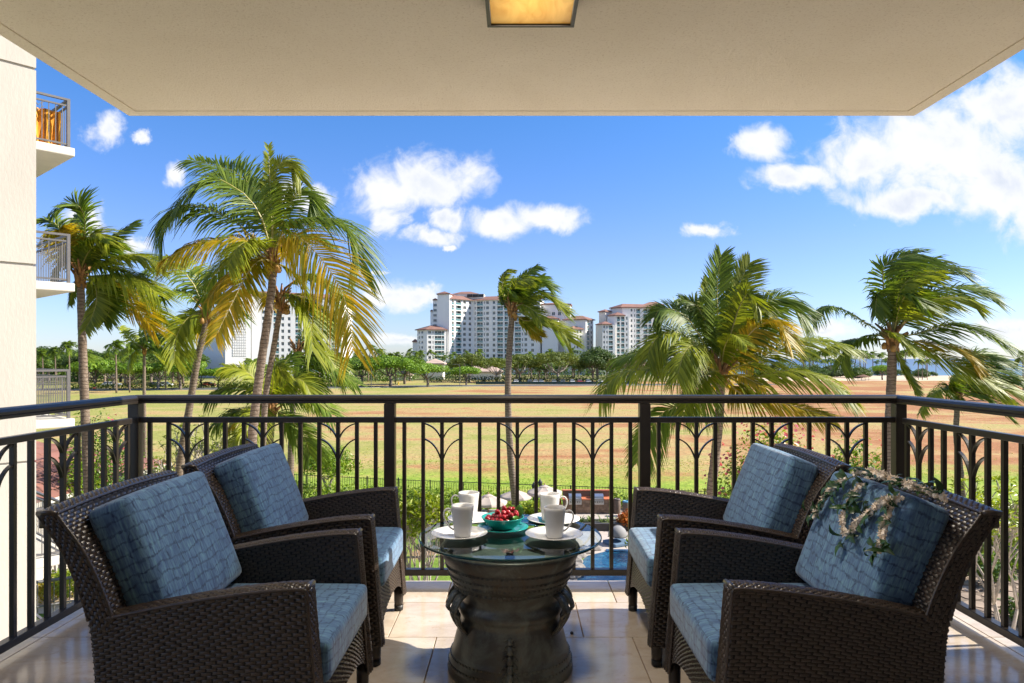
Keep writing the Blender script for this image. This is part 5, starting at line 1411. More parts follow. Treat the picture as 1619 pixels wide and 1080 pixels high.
# clipped hedge in front of the car park
def hedge_mesh(L, wd, h, n, size, mat, rs):
    mb = MB(); k = max(2, int(L / 1.2)); lob = []
    for i in range(k):
        x = -L / 2 + (i + .5) * L / k
        lob += [(x, 0, h * .55, L / k * .75, wd * .5, h * .45)]
    leaf_cloud(mb, lob, n, size, rs, 0.55, 0.6, up=.5)
    return mb.mesh('foliage', M[mat])
def hedge(a, b, wd, h, z, label, n, size, mat='leaf_hedge', name='hedge', group=None, seed=3):
    a = Vector(a); b = Vector(b); L = (b - a).length
    t = thing(name, label, 'hedge', ((a.x + b.x) / 2, (a.y + b.y) / 2, z), math.atan2(b.y - a.y, b.x - a.x), group)
    link('foliage', hedge_mesh(L, wd, h, n, size, mat, np.random.RandomState(seed)), t)
    st = MB()
    rs = np.random.RandomState(seed + 50)
    for i in range(int(L / 1.5) + 1):
        x = -L / 2 + .5 + i * 1.5
        if x < L / 2: st.tube([(x, rs.uniform(-.1, .1), -.05), (x + rs.uniform(-.1, .1), 0, h * .5)], [.035, .02], 5)
    st.build('stems', M['bark'], t)
    return t
hedge((-34, 262), (44, 258), 2.2, 2.6, FZ, 'long dark clipped hedge behind the car park fence', 5200, .5, 'leaf_dark')
hedge((-128, 200.5), (-98, 212), 1.8, 1.8, FZ, 'clipped green hedge along the road at the left, behind the palm trunks', 2600, .4)
hedge((-96, 213), (-50, 224), 1.8, 2.0, FZ, 'dark hedge along the road below the blank white tower', 2600, .45, 'leaf_dark')

# ================================================================== garden below the terrace
def blade_plant(mb, n, L, wdt, rs, spread=1.0, mi=0):
    for i in range(n):
        a = rs.uniform(0, 6.28); e = rs.uniform(.3, 1.35); d = Vector((math.cos(a) * math.cos(e) * spread, math.sin(a) * math.cos(e) * spread, math.sin(e)))
        l = L * rs.uniform(.6, 1.1); s = Vector((-math.sin(a), math.cos(a), 0)) * wdt / 2
        vs = []
        for k, q in enumerate((0, .35, .7, 1)):
            p = d * l * q - Vector((0, 0, 1)) * l * .45 * q * q; ww = (.6, 1, .7, .04)[k]
            vs += [p - s * ww, p + s * ww]
        mb.add(vs, [(0, 1, 3, 2), (2, 3, 5, 4), (4, 5, 7, 6)], mi)
def plumeria(label, loc, h, w_, n_tip, seed, leaf=0.24, mat='leaf_plumeria', name='plumeria_shrub', low=0.15, z0=None):
    """forking bare branches that end in rosettes of long leaves"""
    rs = np.random.RandomState(seed); t = thing(name, label, 'shrub', loc)
    br = MB(); lf = MB()
    tips = []
    def grow(p, d, L, r, lev):
        q = p + d * L
        br.tube([p, p.lerp(q, .5) + Vector(rs.uniform(-.04, .04, 3)) * L, q], [r, r * .85, r * .72], 6)
        if lev == 0 or q.z > h * .93: tips.append((q, d)); return
        k = 2 if rs.uniform() < .6 else 3
        a0 = rs.uniform(0, 6.28)
        for i in range(k):
            a = a0 + i * 6.283 / k + rs.uniform(-.4, .4); s = Vector((math.cos(a), math.sin(a), 0))
            nd = (d * .75 + s * .75 * (w_ / h) ** .5 + Vector((0, 0, .18))).normalized()
            grow(q, nd, L * rs.uniform(.66, .9), r * .72, lev - 1)
    for i in range(4):
        a = i * 1.57 + rs.uniform(-.4, .4)
        grow(Vector((math.cos(a) * .12, math.sin(a) * .12, -.05)), Vector((math.cos(a) * .55 * w_ / h, math.sin(a) * .55 * w_ / h, 1)).normalized(), h * .30, .085, 4)
    sx_ = w_ / 2 / max(0.1, max(abs(tp[0].x) for tp in tips)); sz_ = h / max(tp[0].z for tp in tips)
    S = Vector((min(sx_, 1.6), min(sx_, 1.6), sz_))
    br.v = [(v[0] * S.x, v[1] * S.y, v[2] * S.z) for v in br.v]
    for q, d in tips:
        q = Vector((q.x * S.x, q.y * S.y, q.z * S.z))
        for i in range(int(n_tip)):
            a = rs.uniform(0, 6.28); e = rs.uniform(-.2, .95)
            dv = (Vector((math.cos(a) * math.cos(e), math.sin(a) * math.cos(e), math.sin(e))) + d * .25).normalized()
            l = leaf * rs.uniform(.7, 1.25); s = dv.cross(Vector((0, 0, 1))).normalized() * l * .15; nn = dv.cross(s).normalized()
            p0 = q + Vector(rs.uniform(-.06, .06, 3)); p1 = p0 + dv * l * .5 + Vector((0, 0, .01)); p2 = p0 + dv * l - Vector((0, 0, l * .22))
            lf.add([p0, p1 - s, p2, p1 + s], [(0, 1, 2), (0, 2, 3)])
    br.build('branches', M['bark_pale'], t, True); lf.build('foliage', M[mat], t)
    return t
def shrub(label, loc, h, w_, n, size, seed, mat='leaf_shrub', flowers=None, nf=0, name='shrub', cat='shrub', group=None, asp=.45, trunk=False):
    rs = np.random.RandomState(seed); t = thing(name, label, cat, loc, 0, group)
    lob = []
    k = 11
    z0 = h * (.60 if trunk else .42); zr = h * (.34 if trunk else .5)
    for i in range(k):
        a = i * 2.399; q = math.sqrt(i / k) * w_ * .40
        lob.append((q * math.cos(a), q * math.sin(a), z0 + zr * .55 * math.cos(q / (w_ * .4) * 1.5) + rs.uniform(-.08, .08) * h, w_ * .235, w_ * .235, zr * .62))
    mb = MB(); leaf_cloud(mb, lob, n, size, rs, asp, .35); mb.build('foliage', M[mat], t)
    st = MB()
    if trunk:
        for s in (-1, 1): st.tube(catmull([(s * .05, 0, -.05), (s * .09, 0, h * .2), (s * w_ * .10, 0, h * .42), (s * w_ * .2, .1, h * .62)], 9), list(np.linspace(.10, .05, 9)), 7)
        limbs(st, (0, 0, h * .35), [(l[0], l[1], l[2]) for l in lob[1::2]], .07, rs)
    else: limbs(st, (0, 0, -.05), [(l[0], l[1], l[2]) for l in lob[::2]], .05 * h ** .5, rs)
    st.build('stems', M['bark_pale' if trunk else 'bark'], t, True)
    if flowers:
        fl = MB(); lob2 = [(l[0], l[1], l[2] + zr * .18, l[3] * 1.18, l[4] * 1.18, l[5] * 1.1) for l in lob]
        leaf_cloud(fl, lob2, nf, size * .8, rs, .9, .85); fl.build('blossoms', M[flowers], t)
    return t
def at_ground(px, d, z=GZ): return ((px - VX) / F * d, d, z)
def hgt(py, d, z=GZ): return EYE + (HY - py) / F * d - z
plumeria('open plumeria shrub with bare grey branches behind the left corner of the railing', at_ground(305, 31), hgt(664, 31), 4.6, 5, 61, .22)
plumeria('yellow green plumeria bush with long leaves between the left chair and the table', at_ground(668, 21.5), hgt(782, 21.5), 2.5, 13, 62, .27)
plumeria('leafy plumeria tree with dark branches beyond the right railing', at_ground(1590, 20), hgt(756, 20), 3.6, 8, 63, .25)
plumeria('green plumeria bush low beyond the left railing beside the red roof', at_ground(258, 33), hgt(735, 33), 2.2, 6, 64, .2)
shrub('tall bougainvillea with pink blossom between the left wing and the corner post', at_ground(165, 29), hgt(640, 29), 3.1, 3400, .15, 71, 'leaf_shrub', 'pink_bract', 110, 'bougainvillea')
shrub('yellow green bush beside the pink bougainvillea at the left wing', at_ground(128, 27.5), hgt(650, 27.5), 1.6, 1500, .16, 72, 'leaf_hedge')
shrub('bougainvillea with many pink sprays beyond the right rear chair', at_ground(1222, 27), hgt(668, 27), 4.4, 6500, .18, 73, 'leaf_plumeria', 'pink_bract', 700, 'bougainvillea')
shrub('bougainvillea with sparse pink flowers beside the right corner post', at_ground(1352, 27.5), hgt(688, 27.5), 3.0, 4200, .18, 74, 'leaf_hedge', 'pink_bract', 70, 'bougainvillea')
shrub('small tree with a forked white trunk standing in the lawn behind the left rear chair', at_ground(518, 42.5), hgt(707, 42.5), 3.5, 3600, .19, 75, 'leaf_hedge', None, 0, 'ornamental_tree', 'tree', trunk=True)
# hedges and beds along the fence
hedge((-21, 43.2), (-7.2, 40.2), 1.5, 1.25, GZ - .1, 'clipped hedge along the black fence behind the left rear chair', 4600, .15, seed=5)
hedge((-7.0, 40.1), (0.2, 38.0), 1.4, 1.15, GZ, 'lush hedge along the black fence behind the umbrellas', 3600, .15, seed=6)
hedge((-12.2, 37.5), (-2.8, 35.6), 1.1, 0.8, GZ, 'low bright hedge row in front of the lawn bed left of the umbrellas', 2800, .15, 'leaf_hedge', seed=7)
hedge((-0.6, 36.9), (2.0, 36.5), 1.2, 0.95, GZ, 'leafy yellow green hedge between the umbrellas and the barbecue counter', 1700, .17, 'leaf_plumeria', seed=8)
hedge((5.2, 39.2), (12.6, 37.6), 1.1, 1.0, GZ, 'hedge along the black fence right of the barbecue counter', 2800, .15, seed=9)
hedge((12.8, 37.4), (22, 35), 1.4, 1.1, GZ, 'hedge along the fence behind the right rear chair', 3000, .16, seed=10)
SG = 'mixed shrubs filling the garden beds'
rsb = np.random.RandomState(5)
beds = [(440, 33, 'leaf_shrub'), (400, 36, 'leaf_hedge'), (470, 36, 'leaf_shrub'), (360, 38, 'leaf_hedge'), (340, 32, 'leaf_shrub'), (300, 37, 'leaf_shrub'), (560, 34, 'leaf_hedge'), (600, 31, 'leaf_plumeria'), (540, 37, 'leaf_hedge'), (265, 40, 'leaf_hedge'), (240, 38, 'leaf_shrub'), (420, 28, 'leaf_hedge')]
for i, (px, d, mt) in enumerate(beds):
    shrub('low leafy shrub in the planted beds behind the left chairs', at_ground(px, d), rsb.uniform(.8, 1.5), rsb.uniform(1.4, 2.2), 900, .17, 80 + i, mt, group=SG)
for i, (px, d, mt) in enumerate([(1560, 26, 'leaf_shrub'), (1610, 27.5, 'leaf_hedge'), (1530, 29, 'leaf_grass'), (1640, 22, 'leaf_shrub'), (1500, 31, 'leaf_hedge'), (1580, 31, 'leaf_plumeria'), (1640, 31, 'leaf_hedge')]):
    shrub('low leafy shrub in the bed under the plumeria beyond the right railing', at_ground(px, d), rsb.uniform(.8, 1.5), rsb.uniform(1.5, 2.3), 1000, .18, 100 + i, mt, group='shrubs under the right plumeria')
for i, (px, d) in enumerate([(1060, 33), (1105, 34.5), (1160, 33), (1220, 34), (1290, 33), (1350, 33), (1030, 29.5)]):
    shrub('bushy shrub in the bed behind the right rear chair', at_ground(px, d), rsb.uniform(.9, 1.4), rsb.uniform(1.6, 2.4), 900, .17, 120 + i, 'leaf_hedge', group='shrubs behind the right rear chair')
shrub('yellow flowering ground shrub beside the grey steps at the bottom left', at_ground(76, 24.2), .75, 1.5, 1100, .11, 140, 'yellow_leaf', name='yellow_shrub')
shrub('orange croton bush peeking out beside the right rear chair arm', at_ground(992, 34.3), .95, 1.0, 700, .15, 141, 'orange_leaf', name='croton_bush')
t = thing('agave_clump', 'blue green upright cactus like clump beyond the left railing near the yellow shrub', 'plant', at_ground(98, 25.2))
mb = MB(); blade_plant(mb, 46, 1.5, .16, np.random.RandomState(4), .55); mb.build('leaves', M['leaf_shrub'], t)
shrub('light green shrub behind the blue green clump beyond the left railing', at_ground(112, 24.5), 1.1, 1.8, 1200, .14, 142, 'leaf_plumeria')

# grass blades standing out of the lawn and the dry field
def grass(name, n, y0, y1, L, wdt, mat, seed):
    rs = np.random.RandomState(seed); k = 3
    y = y0 + (y1 - y0) * rs.uniform(0, 1, n) ** 1.3; x = (rs.uniform(-60, 830, n) * 2 - 815 + 60) / F * y
    # tufts gather in patches
    kp = (np.sin(x * .31 + 2 * np.sin(y * .17)) + np.sin(y * .43 + x * .11) + rs.uniform(-1.6, 1.6, n)) > 0
    x, y = x[kp], y[kp]; n = len(x)
    z = np.where(y > 43.2, FZ, GZ - .05 + (FZ - GZ + .05) * np.clip((y - 40.2) / 3, 0, 1))
    mb = MB(); V = []
    for j in range(k):
        a = rs.uniform(0, 6.283, n); l = L * rs.uniform(.5, 1.2, n); le = rs.uniform(.2, .8, n)
        p = np.stack([x + rs.uniform(-.08, .08, n), y + rs.uniform(-.08, .08, n), z - .01], 1)
        s = np.stack([np.sin(a), -np.cos(a), 0 * a], 1) * wdt / 2
        tip = p + np.stack([np.cos(a) * le * l, np.sin(a) * le * l, l], 1)
        V.append(np.stack([p - s, p + s, tip], 1))
    A = np.concatenate(V).reshape(-1, 3)
    mb.v = list(map(tuple, A)); mb.f = [(3 * i, 3 * i + 1, 3 * i + 2) for i in range(len(A) // 3)]; mb.m = [0] * len(mb.f)
    tag(mb.build(name, M[mat]), kind='stuff')
M['lawn_blade'] = leafmat('lawn_blade', (0.17, 0.27, 0.03), (0.34, 0.42, 0.06), 0.6, 0.55, .3, 0)
M['dry_blade'] = leafmat('dry_blade', (0.40, 0.35, 0.11), (0.56, 0.46, 0.18), 0.7, 0.55, .2, 0)
grass('lawn_grass', 22000, 41.5, 62, .09, .05, 'lawn_blade', 3)
grass('dry_grass', 7000, 58, 170, .11, .08, 'dry_blade', 4)
# ================================================================== our hotel: the wing at the left, the wing out of the frame at the right
M['roof_tile'] = pmat('roof_tile', (0.26, 0.115, 0.085), 0.8, 0.25, 0.6, 0.3, 6.0, rnd=0.25)
M['roof_far'] = pmat('roof_far', (0.235, 0.120, 0.092), 0.85, 0.2, 0.25)
M['wall_white'] = pmat('wall_white', (0.80, 0.785, 0.755), 0.85, 0.04, 0.05)
M['wall_cream'] = pmat('wall_cream', (0.72, 0.665, 0.58), 0.85, 0.04, 0.05)
M['pane_dark'] = pmat('pane_dark', (0.030, 0.060, 0.065), 0.08, 0.5, 0.15, spec=0.9, rnd=0.5)
M['rail_glass'] = pmat('rail_glass', (0.10, 0.24, 0.25), 0.12, spec=0.8)
M['dark_metal'] = pmat('dark_metal', (0.03, 0.03, 0.032), 0.5)
A_ = math.atan2(0.75, 0.66)
u_ = Vector((math.cos(A_), math.sin(A_), 0)); v_ = Vector((-u_.y, u_.x, 0))
E0 = Vector((-7.24, 10.7, 0))
wing = thing('hotel_wing', 'cream stucco hotel wing at the left edge with balconies stacked on its far end', 'building', E0, A_)
FH = 2.96
mb = MB()
for zb, zt in ((-7.0, -6.2), (-6.16, -3.24), (-3.2, -0.28), (-0.24, 2.68), (2.72, 5.64), (5.68, 8.60), (8.64, 14.0)):
    mb.box((-16, 0.0, zb), (0.0, 9.0, zt))
mb.build('wall', M['stucco_wall'], wing)
mb = MB(); mb.box((-15.97, 0.03, -7.0), (-0.03, 8.97, 13.9)); mb.build('wall_groove', M['slab_edge'], wing)
BAL = MB(); BAL.box((-0.008, -0.008, 0), (0.008, 0.008, 0.83)); BAL = BAL.mesh('baluster', M['grey_rail'])
slabm = MB(); slabm.box((0.001, 5.0, -0.185), (2.03, 8.8, 0.0)); slabm = slabm.mesh('balcony_slab', M['slab_edge'])
def side_rail(z):
    x1 = 1.93; y0, y1 = 5.10, 8.70
    mb = MB()
    mb.box((0.02, y0 - .03, 1.03), (x1 + .03, y0 + .03, 1.075)); mb.box((x1 - .03, y0 + .03, 1.03), (x1 + .03, y1 + .03, 1.075)); mb.box((0.02, y1 - .03, 1.03), (x1 - .03, y1 + .03, 1.075))
    for a, b in ((.90, .935), (.06, .095)):
        mb.box((0.02, y0 - .018, a), (x1, y0 + .018, b)); mb.box((x1 - .018, y0 + .018, a), (x1 + .018, y1, b)); mb.box((0.02, y1, a), (x1 - .018, y1 + .036, b))
    for x, y in ((x1, y0), (x1, y1)): mb.box((x - .03, y - .03, 0.0), (x + .03, y + .03, 1.03))
    for cx in (0.62, 1.36):
        for s in (-1, 1):
            for zo, zi in ((.895, .80), (.80, .69)):
                mb.bar([(cx + s * .115, y0, zo), (cx + s * .06, y0, zo - .03), (cx, y0, zi)], (0, 1, 0), .02, .012)
    r = mb.build('balcony_railing', M['grey_rail'], wing, loc=(0, 0, z))
    for i in range(14): link('baluster', BAL, r, loc=(0.15 + i * 0.128, y0, .09))
    for i in range(28): link('baluster', BAL, r, loc=(x1, y0 + .12 + i * 0.126, .09))
    return r
for k in (-2, -1, 0, 1, 2, 3):
    z = -0.02 + k * FH
    link('balcony_slab', slabm, wing, bevel=0.02, loc=(0, 0, z)); side_rail(z)
for z0, z1 in ((0.1, 2.4),):
    pass
dm = MB(); dm.box((0.0, 5.6, 0.0), (0.03, 8.2, 2.25)); dm = dm.mesh('balcony_door', M['pane_dark'])
for k in (-2, -1, 0, 1, 2): link('balcony_door', dm, wing, loc=(0.002, 0, -0.02 + k * FH + 0.02))
# striped towel over the chair back on the top balcony
m = bpy.data.materials.new('orange_stripe'); m.use_nodes = True; q = NT(m.node_tree); bs = q.n['Principled BSDF']
ob = q.node('ShaderNodeTexCoord').outputs['Object']
xx = q.node('ShaderNodeSeparateXYZ', {0: ob}).outputs[0]
k = q.math('FRACT', q.math('MULTIPLY', xx, 4.2))
q.l.new(q.ramp(k, [(0.0, (0.62, 0.24, 0.02)), (0.42, (0.70, 0.34, 0.03)), (0.44, (0.22, 0.09, 0.03)), (0.56, (0.22, 0.09, 0.03)), (0.58, (0.70, 0.34, 0.03))], 'CONSTANT'), bs.inputs['Base Color']); bs.inputs['Roughness'].default_value = 0.9
M['orange_stripe'] = m
mb = MB(); vs = []; n = 36
for j in range(8):
    for i in range(n + 1):
        s = i / n; z = 0.80 - 0.78 * j / 7
        vs.append((1.12 + s * 0.72, 0.05 * math.sin(s * 17) + 0.02 * math.sin(s * 41 + j), z))
o_ = len(vs)
mb.add(vs + [(x, y + 0.012, z) for x, y, z in vs], [(j * (n + 1) + i, j * (n + 1) + i + 1, (j + 1) * (n + 1) + i + 1, (j + 1) * (n + 1) + i) for j in range(7) for i in range(n)] + [(o_ + j * (n + 1) + i, o_ + (j + 1) * (n + 1) + i, o_ + (j + 1) * (n + 1) + i + 1, o_ + j * (n + 1) + i + 1) for j in range(7) for i in range(n)])
tw = mb.build('striped_towel', m, None, True)
tw.location = E0 + v_ * 5.35 + Vector((0, 0, 2 * FH)); tw.rotation_euler = (0, 0, A_)
tag(tw, 'orange striped towel hanging inside the railing of the uppermost balcony at the left', 'towel')
# right wing: the matching block that shades the near half of the terrace
rw = thing('hotel_wing', 'cream stucco wing of our own building just outside the right edge of the picture', 'building', (4.6, 3.42, 0), 0)
mb = MB(); mb.box((0.0, -14, -7.0), (12, 0.0, 14.0)); mb.build('wall', M['stucco_wall'], rw)
mb = MB(); mb.box((-0.03, -14, 2.68), (0.0, 0.03, 2.72)); mb.build('string_course', M['slab_edge'], rw)
# the storeys of our own building above and below the terrace
ob_ = thing('hotel_block', 'body of our own building around the terrace, the floors above and below it', 'building', (0, 0, 0))
mb = MB(); mb.box((-3.2, -9.0, -7.0), (3.2, -1.95, 14.0)); mb.box((-2.2, -1.6, -7.0), (2.3, 1.5, -0.30)); mb.build('wall', M['stucco_wall'], ob_)

# ================================================================== far hotel buildings
def unit(name, kind):
    mb = MB()
    if kind == 'window':
        mb.box((-.5, 0.03, 0), (.5, 0.06, 1), 0)
        for a, b in ((-.5, -.45), (-.03, .03), (.45, .5)): mb.box((a, -0.02, 0.05), (b, 0.03, 0.95), 1)
        for a, b in ((0, .05), (.95, 1)): mb.box((-.5, -0.02, a), (.5, 0.03, b), 1)
        return mb.mesh(name, [M['pane_dark'], M['wall_white']])
    mb.box((-.5, 1.20, 0), (.5, 1.24, 1), 0)
    mb.box((-.03, 1.14, 0), (.03, 1.20, 1), 1); mb.box((-.5, 1.14, .94), (.5, 1.20, 1), 1)
    mb.box((-.5, 0.05, 0.02), (.5, 0.09, .40), 2); mb.box((-.5, 0.03, .40), (.5, 0.11, .43), 1)
    return mb.mesh(name, [M['pane_dark'], M['wall_white'], M['rail_glass']])
UW, UB = unit('window', 'window'), unit('balcony', 'balcony')
NW = [0]
def facade(par, a, b, zb, zt, nf, cols, mat, org, dp=1.5):
    """wall of piers and spandrels between plan points a and b (outside on the right of a->b), openings as parts"""
    a = Vector((a[0], a[1], 0)); b = Vector((b[0], b[1], 0)); L = (b - a).length; ang = math.atan2(b.y - a.y, b.x - a.x)
    Mx = Matrix.Translation(a - Vector((org[0], org[1], 0))) @ Matrix.Rotation(ang, 4, 'Z')
    mb = MB(); fh = (zt - zb) / nf
    x = 0.0
    for c, w, kd in cols:
        mb.box((x, 0, zb), (c - w / 2, dp, zt), 0, Mx)
        for f in range(nf + 1):
            lo = zb + f * fh; s0 = (0.85 if kd == 'w' else 0.12); s1 = fh - (0.45 if kd == 'w' else 0.40)
            z0 = zb if f == 0 else zb + (f - 1) * fh + s1; z1 = zt if f == nf else lo + s0
            mb.box((c - w / 2, 0.02 if kd == 'w' else 0.0, z0), (c + w / 2, dp, z1), 0, Mx)
            if f < nf:
                p = Mx @ Vector((c, 0.30 if kd == 'w' else 0.02, lo + s0))
                link('window' if kd == 'w' else 'balcony', UW if kd == 'w' else UB, par, loc=p, rot=(0, 0, ang), scale=(w, 1, s1 - s0)); NW[0] += 1
        x = c + w / 2
    mb.box((x, 0, zb), (L, dp, zt), 0, Mx)
    mb.build('facade', M[mat], par)
def core(par, poly, zb, zt, mat, org, name='wall'):
    mb = MB(); mb.prism([(x - org[0], y - org[1]) for x, y in poly], zb, zt); mb.build(name, M[mat], par)
def hip(par, poly, z, h, org, over=1.0, mat='roof_far'):
    c = Vector((sum(p[0] for p in poly) / len(poly), sum(p[1] for p in poly) / len(poly), 0))
    base = [];
    for p in poly:
        d = Vector((p[0], p[1], 0)) - c; q = c + d * (1 + over / max(d.length, .1)); base.append(q)
    mb = MB(); n = len(base); o = Vector((org[0], org[1], 0))
    vs = [q - o + Vector((0, 0, z)) for q in base] + [q - o + Vector((0, 0, z + .45)) for q in base]
    # ridge along the longer direction
    e = [(base[(i + 1) % n] - base[i]) for i in range(n)]
    if n == 4:
        la, lb = e[0].length, e[1].length
        if la >= lb: m1, m2 = (base[0] + base[3]) / 2, (base[1] + base[2]) / 2; k = min(.48, lb / la * .5)
        else: m1, m2 = (base[0] + base[1]) / 2, (base[3] + base[2]) / 2; k = min(.48, la / lb * .5)
        r1 = m1.lerp(m2, k); r2 = m2.lerp(m1, k)
        vs += [r1 - o + Vector((0, 0, z + h)), r2 - o + Vector((0, 0, z + h))]
        if la >= lb: fs = [(4, 5, 9, 8), (5, 6, 9), (6, 7, 8, 9), (7, 4, 8)]
        else: fs = [(4, 5, 8), (5, 6, 9, 8), (6, 7, 9), (7, 4, 8, 9)]
        fs += [(0, 1, 5, 4), (1, 2, 6, 5), (2, 3, 7, 6), (3, 0, 4, 7), (3, 2, 1, 0)]
        mb.add(vs, fs)
    mb.build('roof', M[mat], par)
D0 = 400.0
def X_(px, d=D0): return (px - VX) / F * d
def Z_(py, d=D0): return EYE + (HY - py) / F * d
# --- main tower
o1 = (X_(747), 410)
tw1 = thing('hotel_tower', 'tall white hotel tower with a concave windowed front and red roofs, behind the windswept palm', 'building', (o1[0], o1[1], 0))
zb = -8.0
zt = Z_(474, 404)
PA, PB, PC = (X_(711, 397), 397.0), (X_(747, 410), 410.0), (X_(854, 397), 397.0)
wl = (Vector(PB) - Vector(PA)).length; wr = (Vector(PC) - Vector(PB)).length
pl = lambda px: (px - 711) / 36 * wl
pr = lambda px: (px - 747) / 107 * wr
facade(tw1, PA, PB, zb, zt, 14, [(pl(715.7), 1.9 * wl / 18, 'b'), (pl(724.8), 3.3 * wl / 18 * 1.35, 'b'), (pl(734.4), 1.7 * wl / 18 * 1.3, 'w'), (pl(743), 1.9 * wl / 18, 'w')], 'wall_white', o1)
cols = []
for base_ in (0, 60.5):
    for c, w, kd in ((751.2, .7, 'w'), (759, 3.6, 'b'), (766.2, .6, 'w'), (771.3, 1.6, 'w'), (781.7, 1.6, 'w'), (791.5, 3.4, 'b'), (801.2, 2.0, 'b')):
        if c + base_ < 850: cols.append((pr(c + base_), w, kd))
facade(tw1, PB, PC, zb, zt, 14, cols, 'wall_white', o1)
core(tw1, [(PA[0] + .4, PA[1] + 2.2), (PB[0], PB[1] + 1.9), (PC[0] - .4, PC[1] + 1.9), (PC[0] + 3, PC[1] + 18), (PA[0] + 3, 430)], zb, zt, 'wall_white', o1)
# tile band of the two wings
for p, q in ((PA, PB), (PB, PC)):
    a = Vector((p[0] - o1[0], p[1] - o1[1], 0)); b = Vector((q[0] - o1[0], q[1] - o1[1], 0)); d = (b - a).normalized(); nrm = Vector((d.y, -d.x, 0))
    mb = MB(); vs = [a + nrm * 1.0 + Vector((0, 0, zt)), b + nrm * 1.0 + Vector((0, 0, zt)), b - nrm * 5 + Vector((0, 0, zt + 2.6)), a - nrm * 5 + Vector((0, 0, zt + 2.6)), a - nrm * 5 + Vector((0, 0, zt + .01)), b - nrm * 5 + Vector((0, 0, zt + .01))]
    mb.add(vs, [(0, 1, 2, 3), (4, 5, 1, 0), (3, 2, 5, 4), (0, 3, 4), (1, 5, 2)]); mb.build('roof', M['roof_far'], tw1)
pq = [(X_(692), 399.0), (X_(711, 397) - .05, 396.0), (X_(711, 397) + 2, 412.0), (X_(694), 414)]
core(tw1, pq, zb, Z_(466), 'wall_white', o1, 'pier'); hip(tw1, pq, Z_(466), 2.0, o1)
pq = [(X_(684.5, 404), 404.0), (X_(692, 404), 403.0), (X_(694, 416), 416.0), (X_(686, 416), 416)]
core(tw1, pq, zb, Z_(474), 'wall_white', o1, 'pier'); hip(tw1, pq, Z_(474), 1.3, o1, .8)
for i in range(6):
    for dx in (686.6, 689.4): link('window', UW, tw1, loc=(X_(dx, 404) - o1[0], 403.6 - (dx - 684.5) * .13 - o1[1], Z_(484 + i * 8.1)), scale=(.8, 1, 1.5))
pq = [(X_(680.5, 408), 408.0), (X_(685, 408), 408.0), (X_(687, 418), 418.0), (X_(682, 418), 418)]
core(tw1, pq, zb, Z_(491), 'wall_white', o1, 'pier'); hip(tw1, pq, Z_(491), 1.2, o1, .8)
# roof block with louvres
pq = [(X_(714, 414), 414.0), (X_(765, 410), 410.0), (X_(767, 424), 424.0), (X_(716, 424), 426)]
core(tw1, pq, zt, Z_(464.5, 410), 'wall_cream', o1, 'plant_room'); hip(tw1, [(X_(716, 416), 416.0), (X_(756, 414), 414.0), (X_(757, 424), 424.0), (X_(718, 424), 426)], Z_(464.6, 410), 2.2, o1, .5)
lv = MB(); lv.box((-1.6, -.05, 0), (1.6, .05, 1.6)); lv = lv.mesh('louvre', M['dark_metal'])
for px in (742.5, 751.5, 760.5): link('louvre', lv, tw1, loc=(X_(px, 410.4) - o1[0], 410.2 + (765 - px) * .028 - o1[1] - .0, Z_(469.5, 410)), rot=(0, 0, -0.2))
# --- low block at its left foot
o2 = (X_(675), 392)
lb = thing('hotel_wing', 'lower white wing with a red hipped roof at the left foot of the hotel tower', 'building', (o2[0], o2[1], 0))
z2 = Z_(522, 392)
QA, QB, QC = (X_(659.5, 396), 396.0), (X_(675, 390), 390.0), (X_(704.5, 394), 394.0)
l1 = (Vector(QB) - Vector(QA)).length; l2 = (Vector(QC) - Vector(QB)).length
facade(lb, QA, QB, zb, z2, 9, [(l1 * .22, .9, 'w'), (l1 * .52, 1.6, 'w')], 'wall_white', o2)
facade(lb, QB, QC, zb, z2, 9, [(l2 * .15, 1.6, 'w'), (l2 * .33, .6, 'w'), (l2 * .60, 3.9, 'b'), (l2 * .86, 1.3, 'b')], 'wall_white', o2)
core(lb, [(QA[0] + .2, QA[1] + 1.8), (QB[0], QB[1] + 1.8), (QC[0], QC[1] + 1.6), (QC[0], 412), (QA[0] + 2, 412)], zb, z2, 'wall_white', o2)
hip(lb, [QA, QB, QC, (QC[0] - 2, 408), ][:4], z2, 2.9, o2, 1.3)
pq = [(X_(652.5, 402), 402.0), (X_(660, 402), 400.0), (X_(662, 410), 410.0), (X_(654, 410), 410)]
core(lb, pq, zb, Z_(541, 402), 'wall_white', o2, 'annex'); hip(lb, pq, Z_(541, 402), 1.8, o2, .9)
# --- stepped block right of the tower
o3 = (X_(900), 396)
sb_ = thing('hotel_wing', 'stepped white hotel wing with red roofs between the tower and the far right block', 'building', (o3[0], o3[1], 0))
pq = [(X_(852, 402), 402.0), (X_(901, 400), 400.0), (X_(903, 414), 414.0), (X_(854, 414), 414)]
core(sb_, pq, zb, Z_(482, 402), 'wall_white', o3, 'upper_block'); hip(sb_, pq, Z_(482, 402), 1.6, o3)
for px in (863, 875, 884.5): link('window', UW, sb_, loc=(X_(px, 401.5) - o3[0], 401.85 - (px - 856) * .044 - o3[1], Z_(499, 402)), rot=(0, 0, -.12), scale=(1.8, 1, 2.0))
pq = [(X_(857, 394), 394.0), (X_(882, 393), 393.0), (X_(884, 400), 400.0), (X_(858, 400), 400)]
core(sb_, pq, zb, Z_(505, 394), 'wall_white', o3, 'lower_block'); hip(sb_, pq, Z_(505, 394), 2.0, o3)
RA, RB_, RC = (X_(892, 396), 396.0), (X_(926, 390), 390.0), (X_(938, 397), 397.0)
z3 = Z_(506, 392)
l3 = (Vector(RC) - Vector(RB_)).length
